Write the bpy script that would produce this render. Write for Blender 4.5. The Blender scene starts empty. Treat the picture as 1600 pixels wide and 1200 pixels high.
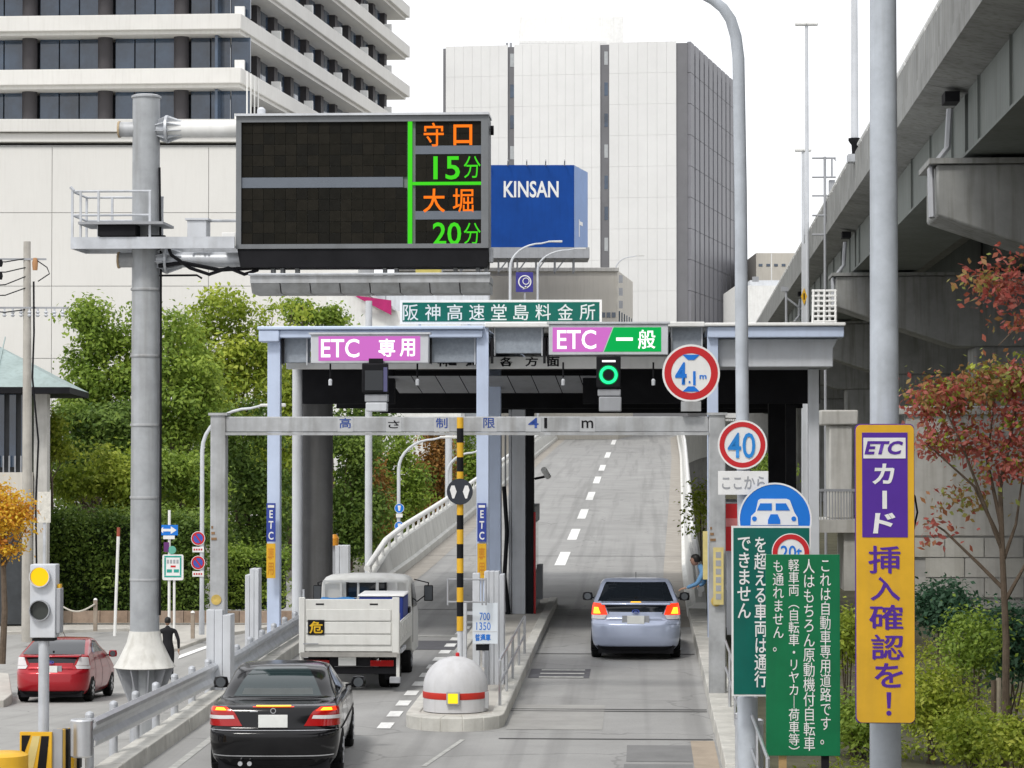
import bpy, math, random
import numpy as np
from mathutils import Vector, Matrix
random.seed(7); rng = np.random.default_rng(7)
SC = bpy.context.scene
COL = SC.collection

# ------------------------------------------------------------ camera
F = 4000.0                       # focal length in pixels of the 1600 px wide photograph
HC = 4.2                         # eye height above the toll road
YH = 690.0                       # horizon row
PITCH = math.atan((YH - 600) / F)
TH = math.atan((1003 - 800) / F)      # toll road heading, to the right of the view axis
TV = math.atan((1075 - 800) / F)      # viaduct heading
cam_d = bpy.data.cameras.new('camera'); cam = bpy.data.objects.new('camera', cam_d); COL.objects.link(cam)
cam.location = (0, 0, HC); cam.rotation_euler = (math.pi / 2 + PITCH, 0, 0)
cam_d.sensor_width = 36; cam_d.lens = 36 * F / 1600; cam_d.clip_start = 0.5; cam_d.clip_end = 6000
SC.camera = cam

# ------------------------------------------------------------ sky, sun, exposure: bright overcast
SUN_EL, SUN_AZ = math.radians(52), math.radians(205)
w = bpy.data.worlds.new('World'); SC.world = w; w.use_nodes = True
nt = w.node_tree; bg = nt.nodes['Background']
sky = nt.nodes.new('ShaderNodeTexSky'); sky.sky_type = 'NISHITA'; sky.sun_disc = False
sky.sun_elevation = SUN_EL; sky.sun_rotation = SUN_AZ; sky.dust_density = 4.0
bw = nt.nodes.new('ShaderNodeMixRGB'); bw.inputs[0].default_value = 0.93     # the cloud layer over the blue
bw.inputs[2].default_value = (10.6, 10.7, 11.0, 1)
nt.links.new(sky.outputs[0], bw.inputs[1]); nt.links.new(bw.outputs[0], bg.inputs[0])
bg.inputs[1].default_value = 0.1
sd = bpy.data.lights.new('sun', 'SUN'); so = bpy.data.objects.new('sun', sd); COL.objects.link(so)
sd.energy = 1.5; sd.angle = math.radians(10); sd.color = (1.0, 0.97, 0.92)
sdir = Vector((math.sin(SUN_AZ) * math.cos(SUN_EL), math.cos(SUN_AZ) * math.cos(SUN_EL), math.sin(SUN_EL)))
so.rotation_euler = (-sdir).to_track_quat('-Z', 'Y').to_euler()
SC.view_settings.view_transform = 'Standard'; SC.view_settings.look = 'None'
SC.view_settings.exposure = 0.3; SC.view_settings.gamma = 1.0

# ------------------------------------------------------------ positions
def ray(px, py):
    dx, du = (px - 800) / F, (600 - py) / F
    return Vector((dx, math.cos(PITCH) - du * math.sin(PITCH), math.sin(PITCH) + du * math.cos(PITCH)))
def W(px, py, s):                # the point seen at a pixel where one metre spans s pixels
    d = ray(px, py); return Vector((0, 0, HC)) + d * ((F / s) / d.y)
def RD(u, v, z=0.0):             # road coordinates: u metres right, v metres ahead
    return Vector((u * math.cos(TH) + v * math.sin(TH), -u * math.sin(TH) + v * math.cos(TH), z))
def VD(u, v, z=0.0):
    return Vector((u * math.cos(TV) + v * math.sin(TV), -u * math.sin(TV) + v * math.cos(TV), z))
def lerp_tab(tab, x):
    xs = [a for a, b in tab]; ys = [b for a, b in tab]
    return float(np.interp(x, xs, ys))
PROF = [(-60, -.3), (0, -.22), (23, -.32), (33, -.22), (39.5, -.12), (44, -.06), (52, .05), (62, .12), (77, .27), (95, .72), (112, 1.2), (138, 2.05), (169, 3.05), (222, 4.55), (280, 5.5), (360, 5.9)]
def rz(v): return (lerp_tab(PROF, v - 4) + 2 * lerp_tab(PROF, v) + lerp_tab(PROF, v + 4)) / 4
STR = [(-60, -.25), (26, -.3), (34, -.5), (59, -1.85), (71, -2.45), (110, -2.5), (400, -2.5)]
def sz(y): return (lerp_tab(STR, y - 3) + 2 * lerp_tab(STR, y) + lerp_tab(STR, y + 3)) / 4

# ------------------------------------------------------------ materials
MATS = {}
def mat(name, col, rough=.6, metal=0., var=.12, scale=3., bump=0., emit=None, es=1., streak=0., coat=0., spec=.3, grime=None, tracks=0.):
    if name in MATS: return MATS[name]
    m = bpy.data.materials.new(name); m.use_nodes = True; n = m.node_tree.nodes; l = m.node_tree.links
    b = n['Principled BSDF']
    b.inputs['Roughness'].default_value = rough; b.inputs['Metallic'].default_value = metal
    b.inputs['Coat Weight'].default_value = coat; b.inputs['Specular IOR Level'].default_value = spec
    b.inputs['Base Color'].default_value = (*col, 1)
    if var or streak or bump:
        tc = n.new('ShaderNodeTexCoord'); gm = n.new('ShaderNodeNewGeometry')
        no = n.new('ShaderNodeTexNoise'); no.inputs['Scale'].default_value = scale; no.inputs['Detail'].default_value = 6
        no.inputs['Roughness'].default_value = .65
        l.new(gm.outputs['Position'], no.inputs['Vector'])
        mr = n.new('ShaderNodeMapRange'); mr.inputs[1].default_value = .3; mr.inputs[2].default_value = .7
        mr.inputs[3].default_value = 1 - var; mr.inputs[4].default_value = 1 + var
        l.new(no.outputs[0], mr.inputs[0])
        mx = n.new('ShaderNodeMixRGB'); mx.blend_type = 'MULTIPLY'; mx.inputs[0].default_value = 1; mx.inputs[1].default_value = (*col, 1)
        l.new(mr.outputs[0], mx.inputs[2]); out = mx.outputs[0]
        if streak:
            mp = n.new('ShaderNodeMapping'); mp.inputs['Scale'].default_value = (5, 5, .35); l.new(gm.outputs['Position'], mp.inputs[0])
            n2 = n.new('ShaderNodeTexNoise'); n2.inputs['Scale'].default_value = 1.2; n2.inputs['Detail'].default_value = 5; l.new(mp.outputs[0], n2.inputs['Vector'])
            r2 = n.new('ShaderNodeMapRange'); r2.inputs[1].default_value = .48; r2.inputs[2].default_value = .72; r2.inputs[3].default_value = 0; r2.inputs[4].default_value = streak
            l.new(n2.outputs[0], r2.inputs[0])
            m2 = n.new('ShaderNodeMixRGB'); l.new(r2.outputs[0], m2.inputs[0]); l.new(out, m2.inputs[1])
            g = grime or (col[0] * .45, col[1] * .42, col[2] * .36); m2.inputs[2].default_value = (*g, 1); out = m2.outputs[0]
        if tracks:
            mr_ = n.new('ShaderNodeMapping'); mr_.inputs['Rotation'].default_value = (0, 0, TH); l.new(gm.outputs['Position'], mr_.inputs[0])
            # tyre polish along the road, speckled aggregate, dark stains
            for sc3, lo, hi, amt, cc in (((2.6, .035, 1), .5, .7, tracks, .62), ((38, 38, 38), .55, .75, .35, .6), ((.55, .22, 1), .6, .72, .35, .55), ((1.1, .05, 1), .55, .75, .25, 1.35)):
                mp = n.new('ShaderNodeMapping'); mp.inputs['Scale'].default_value = sc3; l.new(mr_.outputs[0], mp.inputs[0])
                n4 = n.new('ShaderNodeTexNoise'); n4.inputs['Scale'].default_value = 1; n4.inputs['Detail'].default_value = 3; l.new(mp.outputs[0], n4.inputs['Vector'])
                r4 = n.new('ShaderNodeMapRange'); r4.inputs[1].default_value = lo; r4.inputs[2].default_value = hi; r4.inputs[3].default_value = 0; r4.inputs[4].default_value = amt; l.new(n4.outputs[0], r4.inputs[0])
                m4 = n.new('ShaderNodeMixRGB'); l.new(r4.outputs[0], m4.inputs[0]); l.new(out, m4.inputs[1]); m4.inputs[2].default_value = (*[q * cc for q in col], 1); out = m4.outputs[0]
        if tracks > .38:         # hairline cracks
            nd = n.new('ShaderNodeTexNoise'); nd.inputs['Scale'].default_value = 1.3; nd.inputs['Detail'].default_value = 4; l.new(gm.outputs['Position'], nd.inputs['Vector'])
            ad_ = n.new('ShaderNodeVectorMath'); ad_.operation = 'MULTIPLY_ADD'; ad_.inputs[1].default_value = (.9, .9, 0); l.new(nd.outputs['Color'], ad_.inputs[0]); l.new(gm.outputs['Position'], ad_.inputs[2])
            vo = n.new('ShaderNodeTexVoronoi'); vo.feature = 'DISTANCE_TO_EDGE'; vo.inputs['Scale'].default_value = .22; l.new(ad_.outputs[0], vo.inputs['Vector'])
            r5 = n.new('ShaderNodeMapRange'); r5.inputs[1].default_value = .002; r5.inputs[2].default_value = .007; r5.inputs[3].default_value = .32; r5.inputs[4].default_value = 0; l.new(vo.outputs['Distance'], r5.inputs[0])
            m5 = n.new('ShaderNodeMixRGB'); l.new(r5.outputs[0], m5.inputs[0]); l.new(out, m5.inputs[1]); m5.inputs[2].default_value = (*[q * .3 for q in col], 1); out = m5.outputs[0]
        l.new(out, b.inputs['Base Color'])
        if bump:
            bp = n.new('ShaderNodeBump'); bp.inputs['Strength'].default_value = bump; bp.inputs['Distance'].default_value = .02
            n3 = n.new('ShaderNodeTexNoise'); n3.inputs['Scale'].default_value = scale * 9; n3.inputs['Detail'].default_value = 4; l.new(gm.outputs['Position'], n3.inputs['Vector'])
            l.new(n3.outputs[0], bp.inputs['Height']); l.new(bp.outputs[0], b.inputs['Normal'])
    if emit:
        b.inputs['Emission Color'].default_value = (*emit, 1); b.inputs['Emission Strength'].default_value = es
    MATS[name] = m; return m
def led(name, col, es):
    return mat(name, (.005, .005, .005), .7, var=0, emit=col, es=es, spec=.05)
def leafmat(name, c1, c2, c3):
    m = bpy.data.materials.new(name); m.use_nodes = True; n = m.node_tree.nodes; l = m.node_tree.links
    b = n['Principled BSDF']; b.inputs['Roughness'].default_value = .55; b.inputs['Specular IOR Level'].default_value = .3
    at = n.new('ShaderNodeAttribute'); at.attribute_name = 'tint'
    r = n.new('ShaderNodeValToRGB'); e = r.color_ramp.elements
    e[0].color = (*c1, 1); e[1].color = (*c3, 1); k = r.color_ramp.elements.new(.5); k.color = (*c2, 1)
    l.new(at.outputs['Fac'], r.inputs[0])
    tr = n.new('ShaderNodeBsdfTranslucent'); mx = n.new('ShaderNodeMixShader'); mx.inputs[0].default_value = .42
    l.new(r.outputs[0], b.inputs['Base Color']); l.new(r.outputs[0], tr.inputs[0])
    l.new(b.outputs[0], mx.inputs[1]); l.new(tr.outputs[0], mx.inputs[2]); l.new(mx.outputs[0], n['Material Output'].inputs[0])
    return m

M_ASPH = mat('asphalt_grey', (.315, .313, .305), .9, var=.12, scale=.5, bump=.5, tracks=.55)
M_ASPH2 = mat('asphalt_patch', (.20, .20, .198), .9, var=.12, scale=2, bump=.3)
M_BROWN = mat('asphalt_brown', (.36, .30, .235), .9, var=.15, scale=2, bump=.3)
M_STREET = mat('street_asphalt', (.33, .325, .31), .9, var=.1, scale=.6, bump=.4, tracks=.4)
M_CONC = mat('concrete', (.50, .49, .46), .85, var=.14, scale=1.2, bump=.2, streak=.35)
M_KERB = mat('kerb_concrete', (.52, .51, .47), .85, var=.2, scale=2.2, bump=.25, streak=.2)
M_PAVE = mat('pavement', (.46, .44, .40), .88, var=.14, scale=1.5, bump=.2)
M_PAINT = mat('road_paint', (.80, .80, .78), .8, var=.2, scale=9, bump=.3, tracks=.35)
M_GALV = mat('galvanised', (.52, .54, .57), .45, metal=.35, var=.16, scale=3, streak=.25)
M_GALVD = mat('galvanised_weathered', (.40, .41, .42), .55, metal=.2, var=.2, scale=3, streak=.45)
M_POLE = mat('pole_grey', (.45, .485, .53), .5, var=.14, scale=2.5, streak=.34)
M_VPOST = mat('post_weathered', (.36, .375, .39), .5, var=.16, scale=2.5, streak=.42)
M_BLUE = mat('pale_blue_paint', (.52, .60, .76), .45, var=.06, scale=2, streak=.12)
M_WHITE = mat('white_paint', (.78, .78, .76), .5, var=.07, scale=2, streak=.15)
M_LGREY = mat('light_grey_paint', (.56, .58, .61), .5, var=.08, scale=2, streak=.2)
M_GREY = mat('grey_paint', (.33, .34, .36), .5, var=.1, scale=2, streak=.2)
M_DARK = mat('dark_steel_and_shade', (.013, .013, .015), .7, var=.25, scale=2, spec=.12)  # dark steel parts; also carries the painted shade under the canopy roof
M_BLACK = mat('black_plastic', (.010, .010, .012), .55, var=.2, scale=4, spec=.15)
M_RUBBER = mat('rubber', (.014, .014, .014), .9, var=.2, scale=8, spec=.15)
M_STEEL = mat('bright_steel', (.62, .63, .65), .32, metal=.85, var=.1, scale=4)
M_GLASS = mat('dark_glass', (.010, .013, .017), .05, var=0, spec=.5)
M_YEL = mat('sign_yellow', (.70, .40, .025), .45, var=.1, scale=2, streak=.22, grime=(.42, .25, .05))
M_RED = mat('sign_red', (.52, .02, .025), .45, var=.06, scale=3)
M_SWHITE = mat('sign_white', (.76, .76, .75), .45, var=.07, scale=3, streak=.1)
M_SBLUE = mat('sign_blue', (.01, .17, .62), .4, var=.05, scale=3)
M_GREEN = mat('sign_green', (.002, .15, .055), .4, var=.12, scale=2, streak=.2, grime=(.01, .09, .045))
M_GREEN2 = mat('sign_green_deep', (.0, .11, .085), .4, var=.12, scale=2, streak=.2, grime=(.02, .08, .07))
M_PURPLE = mat('sign_purple', (.085, .025, .30), .45, var=.06, scale=3)
M_BARK = mat('bark', (.12, .09, .065), .9, var=.3, scale=6, bump=.6)

# ------------------------------------------------------------ mesh builders
class MB:
    def __init__(s): s.v = []; s.f = []
    def add(s, vs, fs):
        o = len(s.v); s.v += [tuple(p) for p in vs]; s.f += [tuple(i + o for i in f) for f in fs]; return s
    def box(s, x0, x1, y0, y1, z0, z1):
        return s.add([(x0, y0, z0), (x1, y0, z0), (x1, y1, z0), (x0, y1, z0), (x0, y0, z1), (x1, y0, z1), (x1, y1, z1), (x0, y1, z1)],
                     [(0, 3, 2, 1), (4, 5, 6, 7), (0, 1, 5, 4), (1, 2, 6, 5), (2, 3, 7, 6), (3, 0, 4, 7)])
    def hexa(s, a, b):           # two quads of four points: bottom a, top b
        return s.add(list(a) + list(b), [(0, 3, 2, 1), (4, 5, 6, 7), (0, 1, 5, 4), (1, 2, 6, 5), (2, 3, 7, 6), (3, 0, 4, 7)])
    def bar(s, p0, p1, w, h):    # square bar between two points
        p0, p1 = Vector(p0), Vector(p1); d = (p1 - p0).normalized()
        up = Vector((0, 0, 1)) if abs(d.z) < .9 else Vector((0, 1, 0))
        a = d.cross(up).normalized() * (w / 2); b = a.cross(d).normalized() * (h / 2)
        return s.hexa([p0 - a - b, p0 + a - b, p1 + a - b, p1 - a - b], [p0 - a + b, p0 + a + b, p1 + a + b, p1 - a + b])
    def cyl(s, p0, p1, r0, r1=None, n=14, cap=True):
        r1 = r0 if r1 is None else r1
        p0, p1 = Vector(p0), Vector(p1); d = (p1 - p0).normalized()
        a = d.orthogonal().normalized(); b = d.cross(a); vs = []
        for k in range(n):
            c = a * math.cos(2 * math.pi * k / n) + b * math.sin(2 * math.pi * k / n)
            vs += [p0 + c * r0, p1 + c * r1]
        fs = [(2 * k, 2 * ((k + 1) % n), 2 * ((k + 1) % n) + 1, 2 * k + 1) for k in range(n)]
        if cap: fs += [tuple(2 * k for k in reversed(range(n))), tuple(2 * k + 1 for k in range(n))]
        return s.add(vs, fs)
    def tube(s, pts, r, n=8, r1=None):
        pts = [Vector(p) for p in pts]; vs = []; N = len(pts); a = None
        for i, p in enumerate(pts):
            d = (pts[min(i + 1, N - 1)] - pts[max(i - 1, 0)]).normalized()
            a = d.orthogonal().normalized() if a is None else (a - d * a.dot(d)).normalized()
            b = d.cross(a); rr = r if r1 is None else r + (r1 - r) * i / (N - 1)
            for k in range(n):
                vs.append(p + (a * math.cos(2 * math.pi * k / n) + b * math.sin(2 * math.pi * k / n)) * rr)
        fs = [(i * n + k, i * n + (k + 1) % n, (i + 1) * n + (k + 1) % n, (i + 1) * n + k) for i in range(N - 1) for k in range(n)]
        fs += [tuple(reversed(range(n))), tuple(range((N - 1) * n, N * n))]
        return s.add(vs, fs)
    def lathe(s, prof, c=(0, 0, 0), n=24):
        vs = []; fs = []
        for r, z in prof:
            for k in range(n):
                t = 2 * math.pi * k / n; vs.append((c[0] + r * math.cos(t), c[1] + r * math.sin(t), c[2] + z))
        for i in range(len(prof) - 1):
            fs += [(i * n + k, i * n + (k + 1) % n, (i + 1) * n + (k + 1) % n, (i + 1) * n + k) for k in range(n)]
        fs += [tuple(reversed(range(n))), tuple(range((len(prof) - 1) * n, len(prof) * n))]
        return s.add(vs, fs)
    def prism(s, poly, y0, y1):  # outline in x,z, pushed along y
        n = len(poly)
        ar = sum(poly[i][0] * poly[(i + 1) % n][1] - poly[(i + 1) % n][0] * poly[i][1] for i in range(n))
        if ar < 0: poly = poly[::-1]
        vs = [(x, y0, z) for x, z in poly] + [(x, y1, z) for x, z in poly]
        fs = [tuple(range(n)), tuple(reversed(range(n, 2 * n)))] + [(i, i + n, (i + 1) % n + n, (i + 1) % n) for i in range(n)]
        return s.add(vs, fs)
    def slab(s, poly, z0, z1):   # outline in x,y, pushed along z
        n = len(poly)
        ar = sum(poly[i][0] * poly[(i + 1) % n][1] - poly[(i + 1) % n][0] * poly[i][1] for i in range(n))
        if ar < 0: poly = poly[::-1]
        vs = [(x, y, z0) for x, y in poly] + [(x, y, z1) for x, y in poly]
        fs = [tuple(reversed(range(n))), tuple(range(n, 2 * n))] + [(i, (i + 1) % n, (i + 1) % n + n, i + n) for i in range(n)]
        return s.add(vs, fs)
    def disc(s, x, y, z, r, t=.02, n=36):          # a round plate facing -y
        return s.cyl((x, y, z), (x, y + t, z), r, n=n)
    def ring(s, x, y, z, r0, r1, t=.004, n=40):
        vs = []
        for k in range(n):
            c, q = math.cos(2 * math.pi * k / n), math.sin(2 * math.pi * k / n)
            vs += [(x + c * r0, y, z + q * r0), (x + c * r1, y, z + q * r1), (x + c * r0, y + t, z + q * r0), (x + c * r1, y + t, z + q * r1)]
        fs = []
        for k in range(n):
            a, b = 4 * k, 4 * ((k + 1) % n)
            fs += [(a, a + 1, b + 1, b), (a + 2, b + 2, b + 3, a + 3), (a, b, b + 2, a + 2), (a + 1, a + 3, b + 3, b + 1)]
        return s.add(vs, fs)
    def rbox(s, x0, x1, z0, z1, y0, y1, r=.05, n=5):  # rounded plate facing -y
        pts = []
        for cx, cz, a0 in ((x1 - r, z0 + r, -90), (x1 - r, z1 - r, 0), (x0 + r, z1 - r, 90), (x0 + r, z0 + r, 180)):
            for k in range(n + 1):
                t = math.radians(a0 + 90 * k / n); pts.append((cx + r * math.cos(t), cz + r * math.sin(t)))
        return s.prism(pts, y0, y1)
    def grid(s, P):              # P: rows of points
        R, Cn = len(P), len(P[0])
        return s.add([p for row in P for p in row], [(i * Cn + j, i * Cn + j + 1, (i + 1) * Cn + j + 1, (i + 1) * Cn + j) for i in range(R - 1) for j in range(Cn - 1)])
    def mesh(s, name, m, smooth=True, ang=35):
        me = bpy.data.meshes.new(name); me.from_pydata(s.v, [], s.f); me.materials.append(m)
        if smooth:
            me.polygons.foreach_set('use_smooth', [True] * len(me.polygons)); me.update(); me.set_sharp_from_angle(angle=math.radians(ang))
        me.update(); return me
    def obj(s, name, m, parent=None, smooth=True, bevel=0., loc=None, rot=None):
        o = bpy.data.objects.new(name, s.mesh(name, m, smooth)); COL.objects.link(o); o.parent = parent
        if loc is not None: o.location = loc
        if rot is not None: o.rotation_euler = rot
        if bevel:
            md = o.modifiers.new('bevel', 'BEVEL'); md.width = bevel; md.segments = 2; md.limit_method = 'ANGLE'; md.angle_limit = math.radians(40)
        return o
def B(*a): return MB().box(*a)
def tag(o, label=None, cat=None, group=None, kind=None):
    if label: o['label'] = label
    if cat: o['category'] = cat
    if group: o['group'] = group
    if kind: o['kind'] = kind
    return o
def thing(name, label, cat, loc=(0, 0, 0), rot=0., group=None):
    o = bpy.data.objects.new(name, None); COL.objects.link(o); o.location = loc; o.rotation_euler = (0, 0, rot); o.empty_display_size = .2
    return tag(o, label, cat, group)
def struct(o): return tag(o, kind='structure')
def link_copy(o, parent, loc=None):
    c = o.copy(); COL.objects.link(c); c.parent = parent
    for k in list(c.keys()):
        if k in ('label',) and parent is not None: del c[k]
    if loc is not None: c.location = loc
    return c
def copy_tree(o, parent=None):
    c = o.copy(); COL.objects.link(c); c.parent = parent
    for ch in list(o.children): copy_tree(ch, c)
    return c

_TXT = {}
def text_mesh(body, bold=0., spacing=1.0, line=1.0):
    key = (body, bold, spacing, line)
    if key in _TXT: return _TXT[key]
    c = bpy.data.curves.new('t', 'FONT'); c.body = body; c.offset = bold; c.align_x = 'CENTER'; c.resolution_u = 3
    c.space_character = spacing; c.space_line = line
    o = bpy.data.objects.new('t', c); COL.objects.link(o); dg = bpy.context.evaluated_depsgraph_get(); dg.update()
    me = bpy.data.meshes.new_from_object(o.evaluated_get(dg)); bpy.data.objects.remove(o); bpy.data.curves.remove(c)
    co = np.zeros(len(me.vertices) * 3); me.vertices.foreach_get('co', co); co = co.reshape(-1, 3)
    _TXT[key] = (me, co); return me, co
def text(body, x0, x1, z0, z1, y, m, parent, bold=0., spacing=1.0, line=1.0, name='lettering', shear=0., depth=0.):
    """lettering that fills the rectangle x0..x1, z0..z1 and faces -y"""
    src, co = text_mesh(body, bold, spacing, line)
    me = src.copy(); a, b = co.min(0), co.max(0)
    n = np.empty_like(co); fx = (co[:, 0] - a[0]) / max(b[0] - a[0], 1e-6); fz = (co[:, 1] - a[1]) / max(b[1] - a[1], 1e-6)
    n[:, 0] = x0 + (x1 - x0) * fx + shear * (fz - .5) * (z1 - z0); n[:, 1] = y; n[:, 2] = z0 + (z1 - z0) * fz
    me.vertices.foreach_set('co', n.ravel()); me.materials.clear(); me.materials.append(m); me.update()
    o = bpy.data.objects.new(name, me); COL.objects.link(o); o.parent = parent
    return o
class Fr:
    """a thing whose local x,z are read off the photograph at a known scale (px per metre)"""
    def __init__(s, name, label, cat, px, s_, z0=0., rot=-TH, group=None):
        s.s = s_; s.px = px; p = W(px, YH, s_); s.z0 = z0
        s.e = thing(name, label, cat, (p.x, p.y, z0), rot, group)
    def X(s, px): return (px - s.px) / s.s
    def Z(s, py): return (YH - py) / s.s + HC - s.z0
    def box(s, px0, px1, py0, py1, y0, y1): return B(s.X(px0), s.X(px1), y0, y1, s.Z(py1), s.Z(py0))
    def text(s, body, px0, px1, py0, py1, y, m, parent=None, **k):
        return text(body, s.X(px0), s.X(px1), s.Z(py1), s.Z(py0), y, m, parent or s.e, **k)

# foliage ----------------------------------------------------
def leaves(name, m, parent, blobs, n, size, seed=0, clump=26, flat=.35, spread=.55, kind=None, outw=.6, rmin=.35):
    """leaf-sized faces in clumps through ellipsoid volumes; blobs: (x,y,z,rx,ry,rz)"""
    r = np.random.default_rng(seed + 11)
    bl = np.array(blobs, float); vol = bl[:, 3] * bl[:, 4] * bl[:, 5]; pr = vol / vol.sum()
    nc = max(3, n // clump); bi = r.choice(len(bl), nc, p=pr)
    d = r.normal(size=(nc, 3)); d /= np.linalg.norm(d, axis=1)[:, None]
    rad = r.uniform(rmin, 1.04, nc) ** .6
    cen = bl[bi, :3] + d * rad[:, None] * bl[bi, 3:]
    lt = r.normal(.5, .2, len(bl)); ct = np.clip(lt[bi] + r.normal(0, .12, nc), 0, 1)
    k = np.repeat(np.arange(nc), clump); N = len(k)
    cs = size * spread * clump ** .5 * r.uniform(.55, 1.25, nc)
    off = r.normal(size=(N, 3)) * cs[k][:, None] * np.array([1, 1, .62])
    p = cen[k] + off
    nrm = r.normal(size=(N, 3)); nrm[:, 2] = np.abs(nrm[:, 2]) + flat; nrm += d[k] * outw
    nrm /= np.linalg.norm(nrm, axis=1)[:, None]
    t = np.cross(nrm, r.normal(size=(N, 3))); t /= np.linalg.norm(t, axis=1)[:, None] + 1e-9
    bt = np.cross(nrm, t); sz_ = size * r.uniform(.6, 1.3, N)[:, None]
    v = np.empty((N, 4, 3)); v[:, 0] = p - t * sz_ * .5; v[:, 1] = p + bt * sz_ * .27 + nrm * sz_ * .06
    v[:, 2] = p + t * sz_ * .5; v[:, 3] = p - bt * sz_ * .27 + nrm * sz_ * .06
    me = bpy.data.meshes.new(name); me.vertices.add(N * 4); me.loops.add(N * 4); me.polygons.add(N)
    me.vertices.foreach_set('co', v.ravel()); me.loops.foreach_set('vertex_index', np.arange(N * 4, dtype=np.int32))
    me.polygons.foreach_set('loop_start', np.arange(0, N * 4, 4, dtype=np.int32)); me.update(calc_edges=True)
    at = me.attributes.new('tint', 'FLOAT', 'FACE'); at.data.foreach_set('value', np.clip(ct[k] + r.normal(0, .16, N), 0, 1).astype(np.float32))
    me.materials.append(m); o = bpy.data.objects.new(name, me); COL.objects.link(o); o.parent = parent
    return tag(o, kind=kind) if kind else o
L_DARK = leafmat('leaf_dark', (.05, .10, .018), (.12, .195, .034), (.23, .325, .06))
L_MID = leafmat('leaf_mid', (.10, .17, .022), (.21, .31, .042), (.35, .45, .075))
L_LIGHT = leafmat('leaf_light', (.15, .22, .02), (.31, .39, .045), (.48, .53, .08))
L_YGREEN = leafmat('leaf_yellow_green', (.16, .22, .02), (.31, .38, .04), (.47, .50, .08))
L_BLUEG = leafmat('leaf_blue_green', (.02, .06, .03), (.045, .11, .06), (.09, .18, .10))
L_RED = leafmat('leaf_red', (.26, .30, .07), (.40, .085, .07), (.55, .22, .18))
L_ORANGE = leafmat('leaf_orange', (.50, .12, .03), (.68, .40, .03), (.75, .58, .06))
L_RUST = leafmat('leaf_rust', (.16, .12, .03), (.32, .15, .04), (.45, .24, .07))
def tree(name, label, base, top, blobs, lm, n, leaf, seed, trunk=.22, group=None, cat='tree', lean=(0, 0), nl=7, stems=1):
    t = thing(name, label, cat, base, 0, group); b = Vector(base); r = random.Random(seed); loc = []
    for (x, y, z, a, c, e) in blobs: loc.append((x - b.x, y - b.y, z - b.z, a, c, e))
    H = top - b.z; mb = MB()
    low = min(q[2] - q[5] for q in loc)
    cx = sum(q[0] for q in loc) / len(loc); cy = sum(q[1] for q in loc) / len(loc)
    fork = Vector((cx * .35 + lean[0], cy * .35 + lean[1], max(H * .28, low * .9)))
    mb.tube([(0, 0, -.2), fork * .5 + Vector((.05, .03, 0)), fork], trunk, 8, trunk * .75)
    for i in range(nl):
        q = loc[i % len(loc)]
        e = Vector((q[0] + r.uniform(-.5, .5) * q[3], q[1] + r.uniform(-.5, .5) * q[4], q[2] + r.uniform(-.2, .6) * q[5]))
        m_ = (fork + e) * .5 + Vector((r.uniform(-.3, .3), r.uniform(-.3, .3), -.1 * H * r.random()))
        mb.tube([fork - Vector((0, 0, .05 * H * r.random())), m_, e], trunk * .5, 6, trunk * .08)
    mb.obj('trunk', M_BARK, t)
    lumps = []
    for (x, y, z, a, c, e) in loc:
        nl_ = max(5, int(9 * (a * e) ** .6))
        for k in range(nl_):
            d = Vector((r.gauss(0, 1), r.gauss(0, 1) - .35, r.gauss(0, 1) + .15)).normalized() * r.uniform(.55, 1.0)
            q = r.uniform(.24, .44); lumps.append((x + d.x * a, y + d.y * c, z + d.z * e, q * a + .12, q * c + .12, (q * e + .1) * .8))
    leaves('crown', lm, t, lumps, n, leaf, seed, clump=7, flat=.25, spread=.5, outw=1.5, rmin=.5)
    return t
# ============================================================ the setting
g = MB(); g.add([(-3000, -200, -2.95), (3000, -200, -2.95), (3000, 5000, -2.95), (-3000, 5000, -2.95)], [(0, 1, 2, 3)])
struct(g.obj('ground', mat('ground_earth', (.20, .19, .16), .95, var=.2, scale=.4), smooth=False))

def ul(v): return -6.75 if v < 58 else lerp_tab([(58, -6.75), (72, -7.1), (222, -7.1), (250, -5.6), (280, -2.5), (330, 4.7), (400, 17)], v)
def ur(v): return lerp_tab([(-60, 1.05), (60, 1.05), (78, 1.2), (112, 1.7), (169, 2.5), (222, 3.0), (250, 5.0), (280, 8.5), (330, 16), (400, 28)], v)
VS = [-50 + 2.5 * i for i in range(165)]
rows = []
for v in VS:
    a, b = ul(v) - .4, ur(v) + .4
    rows.append([RD(a + (b - a) * k / 8, v, rz(v)) for k in range(9)])
road = MB().grid(rows)
road.grid([[RD(ul(v) - .4, v, -3), RD(ul(v) - .4, v, rz(v))] for v in VS])
road.grid([[RD(ur(v) + .4, v, rz(v)), RD(ur(v) + .4, v, -3)] for v in VS])
struct(road.obj('toll_road', M_ASPH))

def strip(name, m, u0, u1, v0, v1, dz, n=1, kind='structure', parent=None):
    fu0 = u0 if callable(u0) else (lambda v: u0); fu1 = u1 if callable(u1) else (lambda v: u1)
    P = [[RD(fu0(v), v, rz(v) + dz), RD(fu1(v), v, rz(v) + dz)] for v in [v0 + (v1 - v0) * i / n for i in range(n + 1)]]
    o = MB().grid(P).obj(name, m, parent); 
    if kind and parent is None: tag(o, kind=kind)
    return o
# left street, falling away beside the toll road
ys = [-30 + 3 * i for i in range(52)]
st = MB().grid([[(-95 + (RD(-7.05, y).x + 95) * k / 6, y, sz(y)) for k in range(7)] for y in ys])
struct(st.obj('street', M_STREET))
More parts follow.
